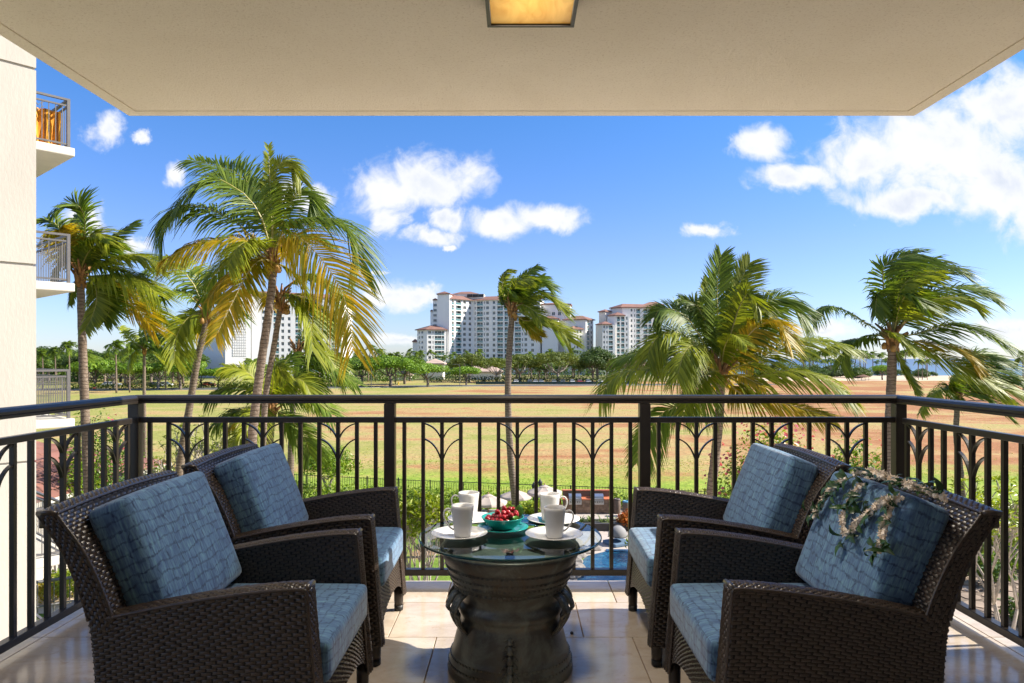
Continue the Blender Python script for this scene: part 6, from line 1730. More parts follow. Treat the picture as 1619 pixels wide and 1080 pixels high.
facade(sb_, RB_, RC, zb, z3, 11, [(l3 * .33, 2.4, 'b'), (l3 * .76, 1.6, 'w')], 'wall_white', o3)
core(sb_, [RA, (RB_[0] - .1, RB_[1] + .1), (RB_[0] + .3, RB_[1] + 2.6), (RC[0] - 1.2, RC[1] + .9), (RC[0], 412), (RA[0] + 2, 412)], zb, z3, 'wall_white', o3)
hip(sb_, [RA, RB_, RC, (RA[0] + 4, 406)], z3, 2.6, o3, 1.2)
SA, SB, SD = (X_(900, 388), 388.0), (X_(906.5, 386), 386.0), (X_(921, 389), 389.0)
z4 = Z_(521, 388); l4 = (Vector(SD) - Vector(SB)).length
facade(sb_, SB, SD, zb, z4, 9, [(l4 * .16, .8, 'w'), (l4 * .46, 1.2, 'w'), (l4 * .8, 1.3, 'w')], 'wall_white', o3)
core(sb_, [SA, (SB[0] - .05, SB[1] + .05), (SB[0], SB[1] + 1.7), (SD[0] - .1, SD[1] + 1.6), (SD[0], 396), (SA[0], 396)], zb, z4, 'wall_white', o3)
hip(sb_, [SA, SB, SD, (SA[0] + 3, 395)], z4, 1.9, o3, .9)
# --- right block
o4 = (X_(985), 392)
rb_ = thing('hotel_tower', 'stepped white hotel block with red roofs beside the full green palm', 'building', (o4[0], o4[1], 0))
TA, TB, TC = (X_(966, 398), 398.0), (X_(984, 392), 392.0), (X_(1046, 396), 396.0)
z5 = Z_(487, 393); l5 = (Vector(TC) - Vector(TB)).length
c5 = []
for px, w, kd in ((998.5, 1.0, 'w'), (1003.5, .6, 'w'), (1009, 2.3, 'b'), (1020.5, 2.4, 'b'), (1027.5, 1.8, 'b'), (1034, .9, 'w'), (1041, 1.6, 'w')):
    c5.append(((px - 984) / 62 * l5, w, kd))
facade(rb_, TB, TC, zb, z5, 13, c5, 'wall_white', o4)
core(rb_, [TA, (TB[0] - .05, TB[1] + .05), (TB[0], TB[1] + 1.9), (TC[0] - .2, TC[1] + 1.9), (TC[0], 412), (TA[0], 412)], zb, z5, 'wall_white', o4)
hip(rb_, [TA, TB, TC, (TC[0] - 2, 410)], z5, 2.6, o4, 1.2)
UA, UB_, UC = (X_(962, 390), 390.0), (X_(973, 386), 386.0), (X_(995, 387.5), 387.5)
z6 = Z_(499.5, 387); l6 = (Vector(UC) - Vector(UB_)).length
facade(rb_, UB_, UC, zb, z6, 11, [(l6 * .22, 1.7, 'b'), (l6 * .53, 1.9, 'b'), (l6 * .82, .9, 'w')], 'wall_white', o4)
core(rb_, [UA, (UB_[0] - .05, UB_[1] + .05), (UB_[0], UB_[1] + 1.8), (UC[0] - .1, UC[1] + 1.6), (UC[0], 396), (UA[0], 396)], zb, z6, 'wall_white', o4)
hip(rb_, [UA, UB_, (X_(987, 387), 387), (X_(985, 396), 396)], z6, 2.2, o4, .9)
VA, VB, VC = (X_(943.5, 386), 386.0), (X_(952.5, 381), 381.0), (X_(972.6, 382.5), 382.5)
z7 = Z_(513.5, 382); l7 = (Vector(VC) - Vector(VB)).length
facade(rb_, VB, VC, zb, z7, 10, [(l7 * .14, .9, 'w'), (l7 * .36, .7, 'w'), (l7 * .66, 2.3, 'b')], 'wall_white', o4)
core(rb_, [VA, (VB[0] - .05, VB[1] + .05), (VB[0], VB[1] + 1.8), (VC[0] - .1, VC[1] + 1.6), (VC[0], 391), (VA[0], 391)], zb, z7, 'wall_cream', o4)
hip(rb_, [VA, VB, (X_(966, 382), 382), (X_(964, 390), 390)], z7, 2.0, o4, .9)
pq = [(X_(947, 398), 398.0), (X_(957, 394), 394.0), (X_(967, 398), 398.0), (X_(957, 404), 404.0)]
core(rb_, pq, zb, Z_(493.5, 396), 'wall_cream', o4, 'stair_tower'); hip(rb_, pq, Z_(493.5, 396), 1.7, o4, .9)
pq = [(X_(1017, 412), 412.0), (X_(1048, 412), 412.0), (X_(1048, 420), 420.0), (X_(1019, 420), 420)]
core(rb_, pq, z5, Z_(483, 412), 'wall_cream', o4, 'plant_room'); hip(rb_, pq, Z_(483, 412), 2.4, o4, .9)
# --- left tower, half hidden by the palms
DL = 322.0
o5 = (X_(405, DL), DL)
lt = thing('hotel_tower', 'white tower with a blank lattice panelled side wall behind the golden palm', 'building', (o5[0], o5[1], 0))
zt5 = Z_(468, DL)
AA, AB, AC = (X_(356, 318), 318.0), (X_(412, 325), 325.0), (X_(540, 338), 338.0)
core(lt, [AA, AB, (AB[0] + .3, AB[1] + 2.0), (AC[0] - .5, AC[1] + 2.2), (AC[0], 360), (AA[0] + 4, 350)], zb, zt5, 'wall_white', o5)
l8 = (Vector(AC) - Vector(AB)).length
c8 = []
for px, w, kd in ((417, 1.6, 'w'), (436, 2.4, 'b'), (446, 1.2, 'w'), (456, 1.2, 'w'), (470, 2.4, 'b'), (480, 1.2, 'w'), (490, 2.6, 'b'), (499, 2.4, 'b'), (507, 1.3, 'w'), (517, 1.5, 'w'), (528, 2.6, 'b')):
    c8.append(((px - 412) / 128 * l8, w, kd))
facade(lt, AB, AC, zb, zt5, 13, c8, 'wall_white', o5)
hip(lt, [AA, AB, AC, (AC[0], 358)], zt5, 2.6, o5, 1.2)
pq = [(X_(313, 336), 336.0), (X_(358, 326), 326.0), (X_(362, 346), 346.0), (X_(318, 350), 350)]
core(lt, pq, zb, Z_(492, 332), 'wall_white', o5, 'side_block')
mb = MB(); ex = Vector((AB[0] - AA[0], AB[1] - AA[1], 0)); Le = ex.length; an = math.atan2(ex.y, ex.x)
Mx = Matrix.Translation((AA[0] - o5[0], AA[1] - o5[1], 0)) @ Matrix.Rotation(an, 4, 'Z')
mb.box((0, -.18, Z_(577, DL)), (Le, -.003, Z_(575.5, DL)), 0, Mx); mb.box((Le * .74, -.12, Z_(575.4, DL)), (Le * .76, -.003, zt5 - .2), 0, Mx)
mb.build('string_course', M['wall_cream'], lt)
# lattice panel: flat grey ground paints the shade between raised blocks
LX0, LX1, LZ0, LZ1 = Le * .20, Le * .60, Z_(564, DL), Z_(500, DL)
mb = MB(); mb.box((LX0, -.02, LZ0), (LX1, -.004, LZ1), 0, Mx); mb.build('lattice_ground', pmat('lattice_shade', (0.42, 0.41, 0.40), .9), lt)
bk = MB(); bk.box((-.42, -.12, -.42), (.42, 0, .42)); bk.box((-.2, -.2, -.2), (.2, -.121, .2)); bk = bk.mesh('lattice_block', M['wall_white'])
nx_, nz_ = 8, 15
for i in range(nx_):
    for j in range(nz_):
        p = Mx @ Vector((LX0 + (i + .5) * (LX1 - LX0) / nx_, -.021, LZ0 + (j + .5) * (LZ1 - LZ0) / nz_)); link('lattice_block', bk, lt, loc=p, rot=(0, 0, an), scale=((LX1 - LX0) / nx_ / 1.02, 1, (LZ1 - LZ0) / nz_ / 1.02))
# --- low roofs among the trees
def low_building(label, px0, px1, d, eave, ridge, wall='wall_cream'):
    x0, x1 = X_(px0, d), X_(px1, d); o = ((x0 + x1) / 2, d)
    t = thing('pavilion', label, 'building', (o[0], o[1], 0)); pq = [(x0, d), (x1, d), (x1, d + 9), (x0, d + 9)]
    core(t, pq, FZ - .1, Z_(eave, d), wall, o); hip(t, pq, Z_(eave, d), Z_(ridge, d) - Z_(eave, d), o, 1.2, 'roof_pale')
M['roof_pale'] = pmat('roof_pale', (0.46, 0.34, 0.27), 0.85, 0.15, 0.3)
low_building('low pavilion with a pale brown roof behind the bright tree on the road bend', 672, 700, 300, 576, 567)
low_building('long low pavilion with a pale brown roof behind the car park trees', 738, 792, 300, 589, 577)
low_building('low pavilion with a pale roof behind the small trees left of the hotel', 620, 650, 296, 594, 586)
hut = thing('beach_hut', 'small brown thatched beach shelter on the sand right of the full green palm', 'hut', (X_(1365, 292), 292, -7.7))
mb = MB(); mb.lathe([(2.9, 1.5), (2.9, 1.62), (1.3, 2.1), (0, 2.5)], 8); mb.build('roof', pmat('thatch', (.17, .085, .05), .95, .3, 3.0), hut)
for x, y in ((-1.5, -1.5), (1.5, -1.5), (1.5, 1.5), (-1.5, 1.5)):
    mb = MB(); mb.tube([(x, y, 0), (x, y, 1.7)], .09, 6); mb.build('post', M['bark'], hut)

# ================================================================== red roofed pavilion below at the left
rp = thing('roofed_pavilion', 'low pavilion with a red shingled hip roof below the left railing', 'building', (-22.3, 29.6, GZ))
hs_ = 5.35; ez, rz_ = 3.05, 5.15
mb = MB(); mb.box((-hs_ + .7, -hs_ + .7, 0), (hs_ - .7, hs_ - .7, ez - .05)); mb.build('wall', M['stucco_wall'], rp)
mb = MB(); mb.box((-hs_, -hs_, ez - .05), (hs_, hs_, ez + .12)); mb.build('fascia', M['slab_edge'], rp)
mb = MB(); mb.add([(-hs_, -hs_, ez + .12), (hs_, -hs_, ez + .12), (hs_, hs_, ez + .12), (-hs_, hs_, ez + .12), (0, 0, rz_ - .03)], [(0, 1, 4), (1, 2, 4), (2, 3, 4), (3, 0, 4)]); mb.build('roof', M['roof_tile'], rp)
roof_o = [c for c in rp.children if c.name.startswith('roof')][0]
courses = 11
for side in range(4):
    Mr = Matrix.Rotation(side * math.pi / 2, 4, 'Z')
    for i in range(courses):
        f0, f1 = i / courses, (i + 1.12) / courses
        def pt(f, s): return Vector(((1 - f) * hs_ * s, -(1 - f) * hs_, ez + .12 + f * (rz_ - ez - .12)))
        ns = max(1, int(round((1 - f0) * 8)))
        for j in range(ns):
            a0, a1 = -1 + 2 * j / ns + .004, -1 + 2 * (j + 1) / ns - .004
            if f1 >= 1: f1 = .995
            mb = MB(); dz = Vector((0, 0, .045)); dl = Vector((0, 0, .012))
            w0 = (1 - f0); w1 = (1 - f1)
            k0, k1 = max(-1, min(1, a0)), max(-1, min(1, a1))
            q = [pt(f0, k0) + dz, pt(f0, k1) + dz, pt(f1, k1) + dl, pt(f1, k0) + dl]
            q += [pt(f0, k0), pt(f0, k1)]
            mb.add([Mr @ p for p in q], [(0, 1, 2, 3), (4, 5, 1, 0)])
            if side in (0, 1): mb.build('shingle', M['roof_tile'], roof_o)
# railing and steps beside it
gs = thing('stair_railing', 'pale grey slanted handrail going down beside the left wing, below the terrace', 'railing', at_ground(72, 22, -6.9))
mb = MB()
mb.tube([(-1.0, -2.0, 1.6), (.5, 2.0, .9)], .05, 8); mb.tube([(-1.0, -2.0, .8), (.5, 2.0, .15)], .03, 8)
mb.build('handrail', M['grey_rail'], gs)
for i in range(9):
    q = i / 8; mb = MB(); x, y = -1.0 + 1.5 * q, -2 + 4 * q; mb.tube([(x, y, -.1), (x, y, 1.6 - .7 * q)], .018, 6); mb.build('baluster', M['grey_rail'], gs)
M['stone'] = pmat('stone', (0.36, 0.27, 0.20), 0.9, 0.25, 1.2, 0.4, 12.0, rnd=0.35)
M['paving'] = pmat('paving', (0.46, 0.40, 0.35), 0.85, 0.15, 0.8, 0.2, 20.0, rnd=0.15)
M['curb_dark'] = pmat('curb_dark', (0.05, 0.045, 0.042), 0.7, 0.2, 3.0)
pv = sheet('garden_path', [(-18.6, 23), (-14.5, 23), (-13.6, 28.5), (-18.6, 28.8)], GZ + .012, M['sand'])
lw = sheet('white_kerb_path', [(-20, 27.2), (-15.6, 26.6), (-15.4, 27.3), (-20, 28.0)], GZ + .03, M['slab_edge'])
# flagstone path at the right: single stones
fp = sheet('flagstone_path', [(13.0, 20.5), (19.5, 20.5), (20.5, 30), (15.5, 30)], GZ + .008, pmat('path_joint', (.16, .12, .085), .95, .2, 3.0))
for i in range(10):
    for j in range(12):
        cx, cy = 13.4 + i * .72 + R.uniform(-.1, .1) + (j % 2) * .33, 20.8 + j * .78 + R.uniform(-.1, .1)
        if cx - 13.2 < (cy - 20.5) * .26 or cx > 19.4 + (cy - 20.5) * .1: continue
        n = R.choice((5, 6, 7)); a0 = R.uniform(0, 6)
        poly = [(cx + .40 * R.uniform(.75, 1.0) * math.cos(a0 + 6.283 * k / n), cy + .43 * R.uniform(.75, 1.0) * math.sin(a0 + 6.283 * k / n)) for k in range(n)]
        mb = MB(); mb.prism(poly, GZ - .02, GZ + .035); mb.build('flagstone', M['stone'], fp)
sl_ = thing('stair_railing', 'dark metal handrail beside the flagstone path beyond the right railing', 'railing', at_ground(1548, 28.0))
mb = MB(); mb.tube([(-1.3, 1.0, 1.9), (.9, -1.2, .95)], .035, 8); mb.tube([(-1.3, 1.0, 1.1), (.9, -1.2, .2)], .025, 8); mb.build('handrail', M['dark_metal'], sl_)
for i in range(10):
    q = i / 9; x, y = -1.3 + 2.2 * q, 1.0 - 2.2 * q; mb = MB(); mb.tube([(x, y, -.1), (x, y, 1.9 - .95 * q)], .014, 6); mb.build('baluster', M['dark_metal'], sl_)
# potted plant
pp = thing('potted_plant', 'potted plant with long pale green blades on the flagstones at the right edge', 'plant', at_ground(1618, 22.6))
mb = MB(); mb.lathe([(0, 0), (.20, 0), (.27, .32), (.29, .36), (.25, .36), (.22, .30), (0, .30)], 20); mb.build('pot', pmat('terracotta', (.20, .10, .06), .8, .2, 6.0), pp, True)
mb = MB(); blade_plant(mb, 34, 1.25, .09, np.random.RandomState(8)); mb.build('leaves', M['leaf_grass'], pp, loc=(0, 0, .3))

# ================================================================== pool side
pd = sheet('pool_deck', [(1.0, 22), (14, 22), (14, 34.0), (2.4, 34.0), (1.2, 30)], GZ + .012, M['paving'])
m = bpy.data.materials.new('pool_water'); m.use_nodes = True; q = NT(m.node_tree); bs = q.n['Principled BSDF']
ob = q.node('ShaderNodeTexCoord').outputs['Object']
wv = q.noise(q.vmath('MULTIPLY', ob, (1.0, 1.8, 1)), 5.0, 3.0, 0.55, 0.8)
bs.inputs['Roughness'].default_value = 0.08
vo = q.node('ShaderNodeTexVoronoi', {'Vector': q.vmath('ADD', ob, q.vmath('MULTIPLY', q.noise(ob, 2.0, 2.0, out=1), (.5, .5, .5))), 'Scale': 3.6}, feature='SMOOTH_F1')
q.l.new(q.ramp(vo.outputs[0], [(0.1, (0.008, 0.060, 0.125)), (0.55, (0.014, 0.095, 0.170)), (0.85, (0.05, 0.19, 0.27))]), bs.inputs['Base Color'])
q.l.new(q.node('ShaderNodeBump', {'Height': wv, 'Strength': .5, 'Distance': .05}).outputs[0], bs.inputs['Normal'])
M['pool_water'] = m
poly = [(2.6, 19), (11, 19), (11, 30.2), (3.9, 30.4), (3.0, 29.7), (2.45, 28.2), (2.2, 25)]
pw = sheet('pool_water', poly, GZ + .024, m)
tilem = pmat('pool_tile', (0.02, 0.075, 0.16), .2, .2, 6.0)
mb = MB(); mb.bar([(3.9, 30.46, GZ + .03), (11, 30.26, GZ + .03)], (0, 0, 1), .05, .34); tag(mb.build('pool_edge', tilem), kind='structure')
sheet('poolside_lawn', [(.6, 27), (2.3, 27), (2.9, 29.6), (2.3, 31), (.8, 30.5)], GZ + .016, M['lawn'])
for i, (x, y, s) in enumerate(((2.55, 29.6, .42), (2.35, 28.8, .40), (2.2, 27.9, .45), (2.9, 30.3, .38), (3.4, 30.75, .30), (2.1, 27.0, .42))):
    mb = MB(); rs = np.random.RandomState(i + 3)
    vs = []; fs = []
    nr, ns = 6, 9
    for a in range(nr + 1):
        for b in range(ns):
            th, ph = math.pi * a / nr, 2 * math.pi * b / ns; k = s * (1 + rs.uniform(-.16, .16))
            vs.append((k * 1.15 * math.sin(th) * math.cos(ph), k * math.sin(th) * math.sin(ph), k * .62 * math.cos(th)))
    for a in range(nr):
        for b in range(ns): fs.append((a * ns + b, (a + 1) * ns + b, (a + 1) * ns + (b + 1) % ns, a * ns + (b + 1) % ns))
    mb.add(vs, fs)
    tag(mb.build('rock', pmat('rock_%d' % i if False else 'rock_face', (.20, .18, .165), .9, .35, 4.0, .6, 14.0), None, False, loc=(x, y, GZ + .12 * s)), 'grey rock lying on the rim of the pool beside the little lawn', 'rock', 'rocks along the pool rim')
# planter with grassy plants
pl_ = thing('planter', 'long dark kerbed planter of pale grassy plants between the pool deck and the barbecue path', 'planter', (3.2, 34.9, GZ))
mb = MB(); mb.box((-1.2, -.9, 0), (6.4, -.65, .36)); mb.box((-1.2, .45, 0), (6.4, .65, .25)); mb.box((-1.2, -.649, 0), (6.4, .449, .2)); mb.build('kerb', M['curb_dark'], pl_)
rs = np.random.RandomState(12)
for i in range(15):
    mb = MB(); blade_plant(mb, 30, .85, .055, rs); mb.build('grass_tuft', M['leaf_grass'], pl_, loc=(-.9 + i * .47 + rs.uniform(-.1, .1), -.1 + rs.uniform(-.3, .3), .18))
bp = sheet('barbecue_terrace', [(-5.5, 35.7), (12, 35.55), (12, 38.3), (5.9, 38.9), (-5.5, 38.9)], GZ + .012, M['paving'])
# barbecue counter
bq = thing('barbecue_counter', 'stone barbecue counter with an orange top and two steel gas grills', 'barbecue', (3.86, 38.25, GZ))
stonew = pmat('counter_stone', (.30, .20, .135), .9, .35, 5.0, .5, 16.0, rnd=.3)
top_m = pmat('counter_top', (.52, .16, .075), .55, .15, 5.0)
mb = MB(); mb.box((-1.28, -.42, 0), (1.28, .38, .74)); mb.box((-1.28, .2, .74), (1.28, .38, 1.10)); mb.build('base', pmat('counter_core', (.20, .14, .1), .9), bq)
for r in range(4):
    x = -1.28 - (r % 2) * .12
    while x < 1.28:
        w_ = R.uniform(.22, .42); a, b = max(x, -1.28), min(x + w_, 1.28)
        if b - a > .05:
            mb = MB(); mb.box((a + .008, -.452, r * .185 + .006), (b - .008, -.421, (r + 1) * .185 - .006)); mb.build('stone', stonew, bq)
        x += w_
for x0 in (-1.28, -.34, .6):
    pass
for a, b, w_ in ((-1.34, -1.02, 1), (-.32, .18, 1), (.86, 1.34, 1)):
    mb = MB(); mb.box((a, -.47, .742), (b, .199, .80)); mb.build('counter_top', top_m, bq, bevel=.008)
mb = MB(); mb.box((-1.34, .17, 1.102), (1.34, .42, 1.155)); mb.build('backsplash_cap', top_m, bq, bevel=.008)
steel = pmat('steel', (.62, .63, .65), .28, .1, 4.0, metal=.9)
def grill(x):
    mb = MB(); mb.box((-.34, -.46, .50), (.34, .12, .742)); b = mb.build('grill', steel, bq, loc=(x, 0, 0), bevel=.01)
    mb = MB(); n = 9; vs = []
    prof_ = [(-.44, .745), (-.44, .80), (-.40, .92), (-.28, 1.0), (-.1, 1.02), (.08, 1.0), (.12, .745)]
    vs = [(-.33, y, z) for y, z in prof_] + [(.33, y, z) for y, z in prof_]; k = len(prof_)
    mb.add(vs, [tuple(range(k)), tuple(range(k, 2 * k))[::-1]] + [(i, k + i, k + (i + 1) % k, (i + 1) % k) for i in range(k)]); mb.build('hood', steel, b)
    mb = MB(); mb.tube([(-.26, -.49, .83), (.26, -.49, .83)], .016, 8)
    for s in (-.22, .22): mb.tube([(s, -.44, .83), (s, -.49, .83)], .012, 6)
    mb.build('hood_handle', steel, b)
    for i in range(5):
        mb = MB(); mb.tube([(-.24 + i * .12, -.462, .64), (-.24 + i * .12, -.50, .64)], .026, 10); mb.build('knob', M['dark_metal'], b)
grill(-.67); grill(.52)
for x, mt, lb_ in ((5.43, 'curb_dark', 'dark brown round litter bin beside the barbecue counter, left of the blue lidded one'), (5.83, 'curb_dark', 'round litter bin with a blue top right of the barbecue counter')):
    t = thing('litter_bin', lb_, 'bin', (x, 37.9 if x < 5.6 else 37.3, GZ + .012), 0, 'litter bins by the barbecue')
    mb = MB(); mb.lathe([(0, 0), (.25, 0), (.27, .03), (.27, .72), (.25, .75), (0, .75)], 20); mb.build('body', pmat('bin_brown', (.16, .115, .085), .8, .3, 8.0), t, True)
    mb = MB(); mb.lathe([(.262, .751), (.272, .76), (.272, .80), (.20, .84), (.14, .84), (.13, .80), (0, .80)], 20); t.scale = (.72, .72, .95); mb.build('lid', pmat('bin_lid_blue', (.10, .28, .42), .4) if x > 5.6 else pmat('bin_lid_brown', (.11, .085, .07), .6), t, True)
t = thing('folding_chair', 'red folding chair half hidden beside the left end of the barbecue counter', 'chair', (2.2, 38.0, GZ + .012), .4)
red = pmat('red_canvas', (.55, .02, .02), .7)
mb = MB(); mb.box((-.25, -.02, .42), (.25, .02, .85)); mb.build('backrest', red, t); mb = MB(); mb.box((-.25, -.42, .38), (.25, -.03, .42)); mb.build('seat', red, t)
for x in (-.22, .22):
    mb = MB(); mb.tube([(x, -.4, 0), (x, .02, .85)], .014, 6); mb.build('leg', M['dark_metal'], t); mb = MB(); mb.tube([(x, .15, 0), (x, -.38, .40)], .014, 6); mb.build('leg', M['dark_metal'], t)
# umbrellas
canv = pmat('umbrella_canvas', (.56, .47, .42), .85, .06, 3.0, trans=.25)
def umbrella(x, y, zc, rad, label, rz):
    t = thing('patio_umbrella', label, 'umbrella', (x, y, GZ), rz, 'beige umbrellas beyond the railing')
    h = zc - GZ; n = 8; rise = rad * .36
    for k in range(n):
        a0, a1 = 2 * math.pi * k / n, 2 * math.pi * (k + 1) / n
        mb = MB(); rows = 7; vs = []
        for i in range(rows + 1):
            q = .10 + .90 * i / rows
            for j in range(5):
                a = a0 + (a1 - a0) * j / 4; sag = .04 * rad * math.sin(math.pi * j / 4) * q
                cr = math.cos(math.pi / n) / math.cos((a - a0) - math.pi / n)
                vs.append((rad * q * cr * math.cos(a), rad * q * cr * math.sin(a), h + rise * (1 - q ** 1.15) - sag))
        for j in range(5):
            a = a0 + (a1 - a0) * j / 4; cr = math.cos(math.pi / n) / math.cos((a - a0) - math.pi / n)
            vs.append((rad * 1.0 * cr * math.cos(a), rad * 1.0 * cr * math.sin(a), h - .11 * rad - .04 * rad * math.sin(math.pi * j / 4)))
        mb.add(vs, [(i * 5 + j, i * 5 + j + 1, (i + 1) * 5 + j + 1, (i + 1) * 5 + j) for i in range(rows + 1) for j in range(4)])
        mb.build('canopy_panel', canv, t, True)
    mb = MB(); prof_ = []
    vs = []
    for i in range(3):
        for k in range(n * 2):
            a = math.pi * k / n; q = (.26, .16, .03)[i] * (1 + (.08 if k % 2 else 0)); vs.append((rad * q * math.cos(a), rad * q * math.sin(a), h + rise * (.83, .97, 1.1)[i]))
    m_ = n * 2
    mb.add(vs, [(i * m_ + k, i * m_ + (k + 1) % m_, (i + 1) * m_ + (k + 1) % m_, (i + 1) * m_ + k) for i in range(2) for k in range(m_)]); mb.build('vent', canv, t, True)
    mb = MB(); mb.tube([(0, 0, 0), (0, 0, h + rise * 1.2)], .03, 10); mb.lathe([(0, h + rise * 1.18), (.045, h + rise * 1.2), (.03, h + rise * 1.3), (0, h + rise * 1.32)], 8); mb.build('pole', pmat('umbrella_wood', (.33, .17, .07), .5), t, True)
    mb = MB(); mb.lathe([(0, 0), (.28, 0), (.28, .06), (.06, .10), (0, .10)], 16); mb.build('base', M['dark_metal'], t, True)
    for k in range(n):
        a = 2 * math.pi * k / n; mb = MB(); mb.bar([(0, 0, h + rise * .88), (rad * .97 * math.cos(a), rad * .97 * math.sin(a), h - .03)], (0, 0, 1), .02, .02); mb.build('rib', M['dark_metal'], t)
    return t
def umb_at(px, py, d, rad, label, rz):
    c = W(px, py, d); umbrella(c.x, c.y, c.z, rad, label, rz)
umb_at(772, 793, 31.5, .86, 'nearest beige patio umbrella, left of the windswept palm trunk', .2)
umb_at(815, 784, 34.0, .80, 'middle beige patio umbrella directly behind the windswept palm trunk', .5)
umb_at(861, 778, 34.5, .90, 'beige patio umbrella right of the windswept palm trunk, beside the barbecue', .3)
# tiki torches
for px, py, d in ((844, 767, 39.6), (854, 762, 40.6)):
    p = W(px, py, d); t = thing('garden_torch', 'black garden torch standing at the fence behind the right umbrella', 'torch', (p.x, p.y, GZ), 0, 'garden torches at the fence')
    h = p.z - GZ; mb = MB(); mb.tube([(0, 0, -.6), (0, 0, h - .2)], .022, 8); mb.build('pole', M['dark_metal'], t)
    mb = MB(); mb.lathe([(0, h - .28), (.10, h - .2), (.13, h - .02), (.05, h + .12), (0, h + .22)], 10); mb.build('lamp_head', M['dark_metal'], t, True)
# shell shaped shade on the pool deck
sh = thing('shade_shell', 'pale grey half dome sunshade standing on the pool deck beside the right rear chair', 'sunshade', (4.55, 31.6, GZ + .012), .5)
mb = MB(); vs = []; na, nb_ = 8, 12; rr = .42
for i in range(na + 1):
    for j in range(nb_ + 1):
        a = math.pi * i / na; b = -.35 + (math.pi * 1.15) * j / nb_
        vs.append((rr * math.cos(a), rr * math.sin(a) * math.cos(b), .42 + rr * math.sin(a) * math.sin(b)))
mb.add(vs, [(i * (nb_ + 1) + j, (i + 1) * (nb_ + 1) + j, (i + 1) * (nb_ + 1) + j + 1, i * (nb_ + 1) + j + 1) for i in range(na) for j in range(nb_)])
mb.build('canopy', pmat('shade_canvas', (.24, .235, .235), .8), sh, True)
mb = MB()
for j in (0, nb_ // 2, nb_):
    b = -.35 + (math.pi * 1.15) * j / nb_; mb.tube([(rr * 1.02 * math.cos(math.pi * i / 12), rr * 1.02 * math.sin(math.pi * i / 12) * math.cos(b), .42 + rr * 1.02 * math.sin(math.pi * i / 12) * math.sin(b)) for i in range(13)], .018, 6)
mb.build('hoop', M['dark_metal'], sh)
mb = MB(); mb.box((-.5, -.5, 0), (.5, .45, .16)); mb.build('cushion', pmat('lounge_cushion', (.10, .17, .26), .8), sh, bevel=.04)
# ------------------------------------------------------------------ black fence between garden and field
fa = thing('garden_fence', 'black metal picket fence between the garden hedges and the field', 'fence', (0, 0, 0))
FP = [(-26, 51.5), (-18.4, 49.0), (-7.6, 46.0), (5.4, 40.7), (13, 38.4), (24, 36.0), (34, 33.5)]
def fz(y): return GZ - .05 + (FZ - GZ + .05) * min(1, max(0, (y - 40.2) / 3.0))
pk = MB(); pk.box((-.011, -.011, 0), (.011, .011, 1.0)); pk = pk.mesh('picket', M['dark_metal'])
ps = MB(); ps.box((-.035, -.035, 0), (.035, .035, 1.16)); ps = ps.mesh('fence_post', M['dark_metal'])
npk = 0
rest = MB()
for i in range(len(FP) - 1):
    a = Vector((*FP[i], 0)); b = Vector((*FP[i + 1], 0)); L = (b - a).length; d = (b - a) / L
    za, zb_ = fz(a.y), fz(b.y); 
    for hz in (1.02, .14):
        mb = MB(); mb.bar([(a.x, a.y, za + hz), (b.x, b.y, zb_ + hz)], (0, 0, 1), .035, .03); mb.build('fence_rail', M['dark_metal'], fa)
    n = int(L / 2.1)
    for k in range(n): 
        p = a.lerp(b, k / n); link('fence_post', ps, fa, loc=(p.x, p.y, fz(p.y)))
    n2_ = int(L / .17)
    for k in range(n2_):
        p = a.lerp(b, (k + .5) / n2_)
        if -14 < p.x < 14 and npk < 260: link('picket', pk, fa, loc=(p.x, p.y, fz(p.y) + .08)); npk += 1
        else: rest.box((p.x - .011, p.y - .011, fz(p.y) + .08), (p.x + .011, p.y + .011, fz(p.y) + 1.08))
tag(rest.build('pickets', M['dark_metal'], fa), kind='stuff')
# ------------------------------------------------------------------ car park: screened fence, cars, lamps
cf = thing('screen_fence', 'dark green screened fence in front of the parked cars beyond the field', 'fence', (0, 0, 0))
mb = MB(); gp = [(X_(752, 244), 246), (X_(1010, 244), 246)]
mb.box((gp[0][0], 246, FZ), (gp[1][0], 246.05, FZ + .95)); mb.build('screen', pmat('screen_green', (.02, .06, .06), .8, .2, 1.0), cf)
n = 24
pm_ = MB(); pm_.tube([(0, 0, 0), (0, 0, 1.3)], .05, 6); pm_ = pm_.mesh('post', M['dark_metal'])
for i in range(n + 1): link('post', pm_, cf, loc=(gp[0][0] + (gp[1][0] - gp[0][0]) * i / n, 245.94, FZ))
tyre_m = MB(); tyre_m.tube([(0, -.11, 0), (0, .11, 0)], .33, 12); tyre_m = tyre_m.mesh('wheel', M['dark_metal'])
lampm = pmat('headlight', (.8, .8, .8), .1)
carglass = pmat('car_glass', (.02, .03, .035), .05, spec=.9)
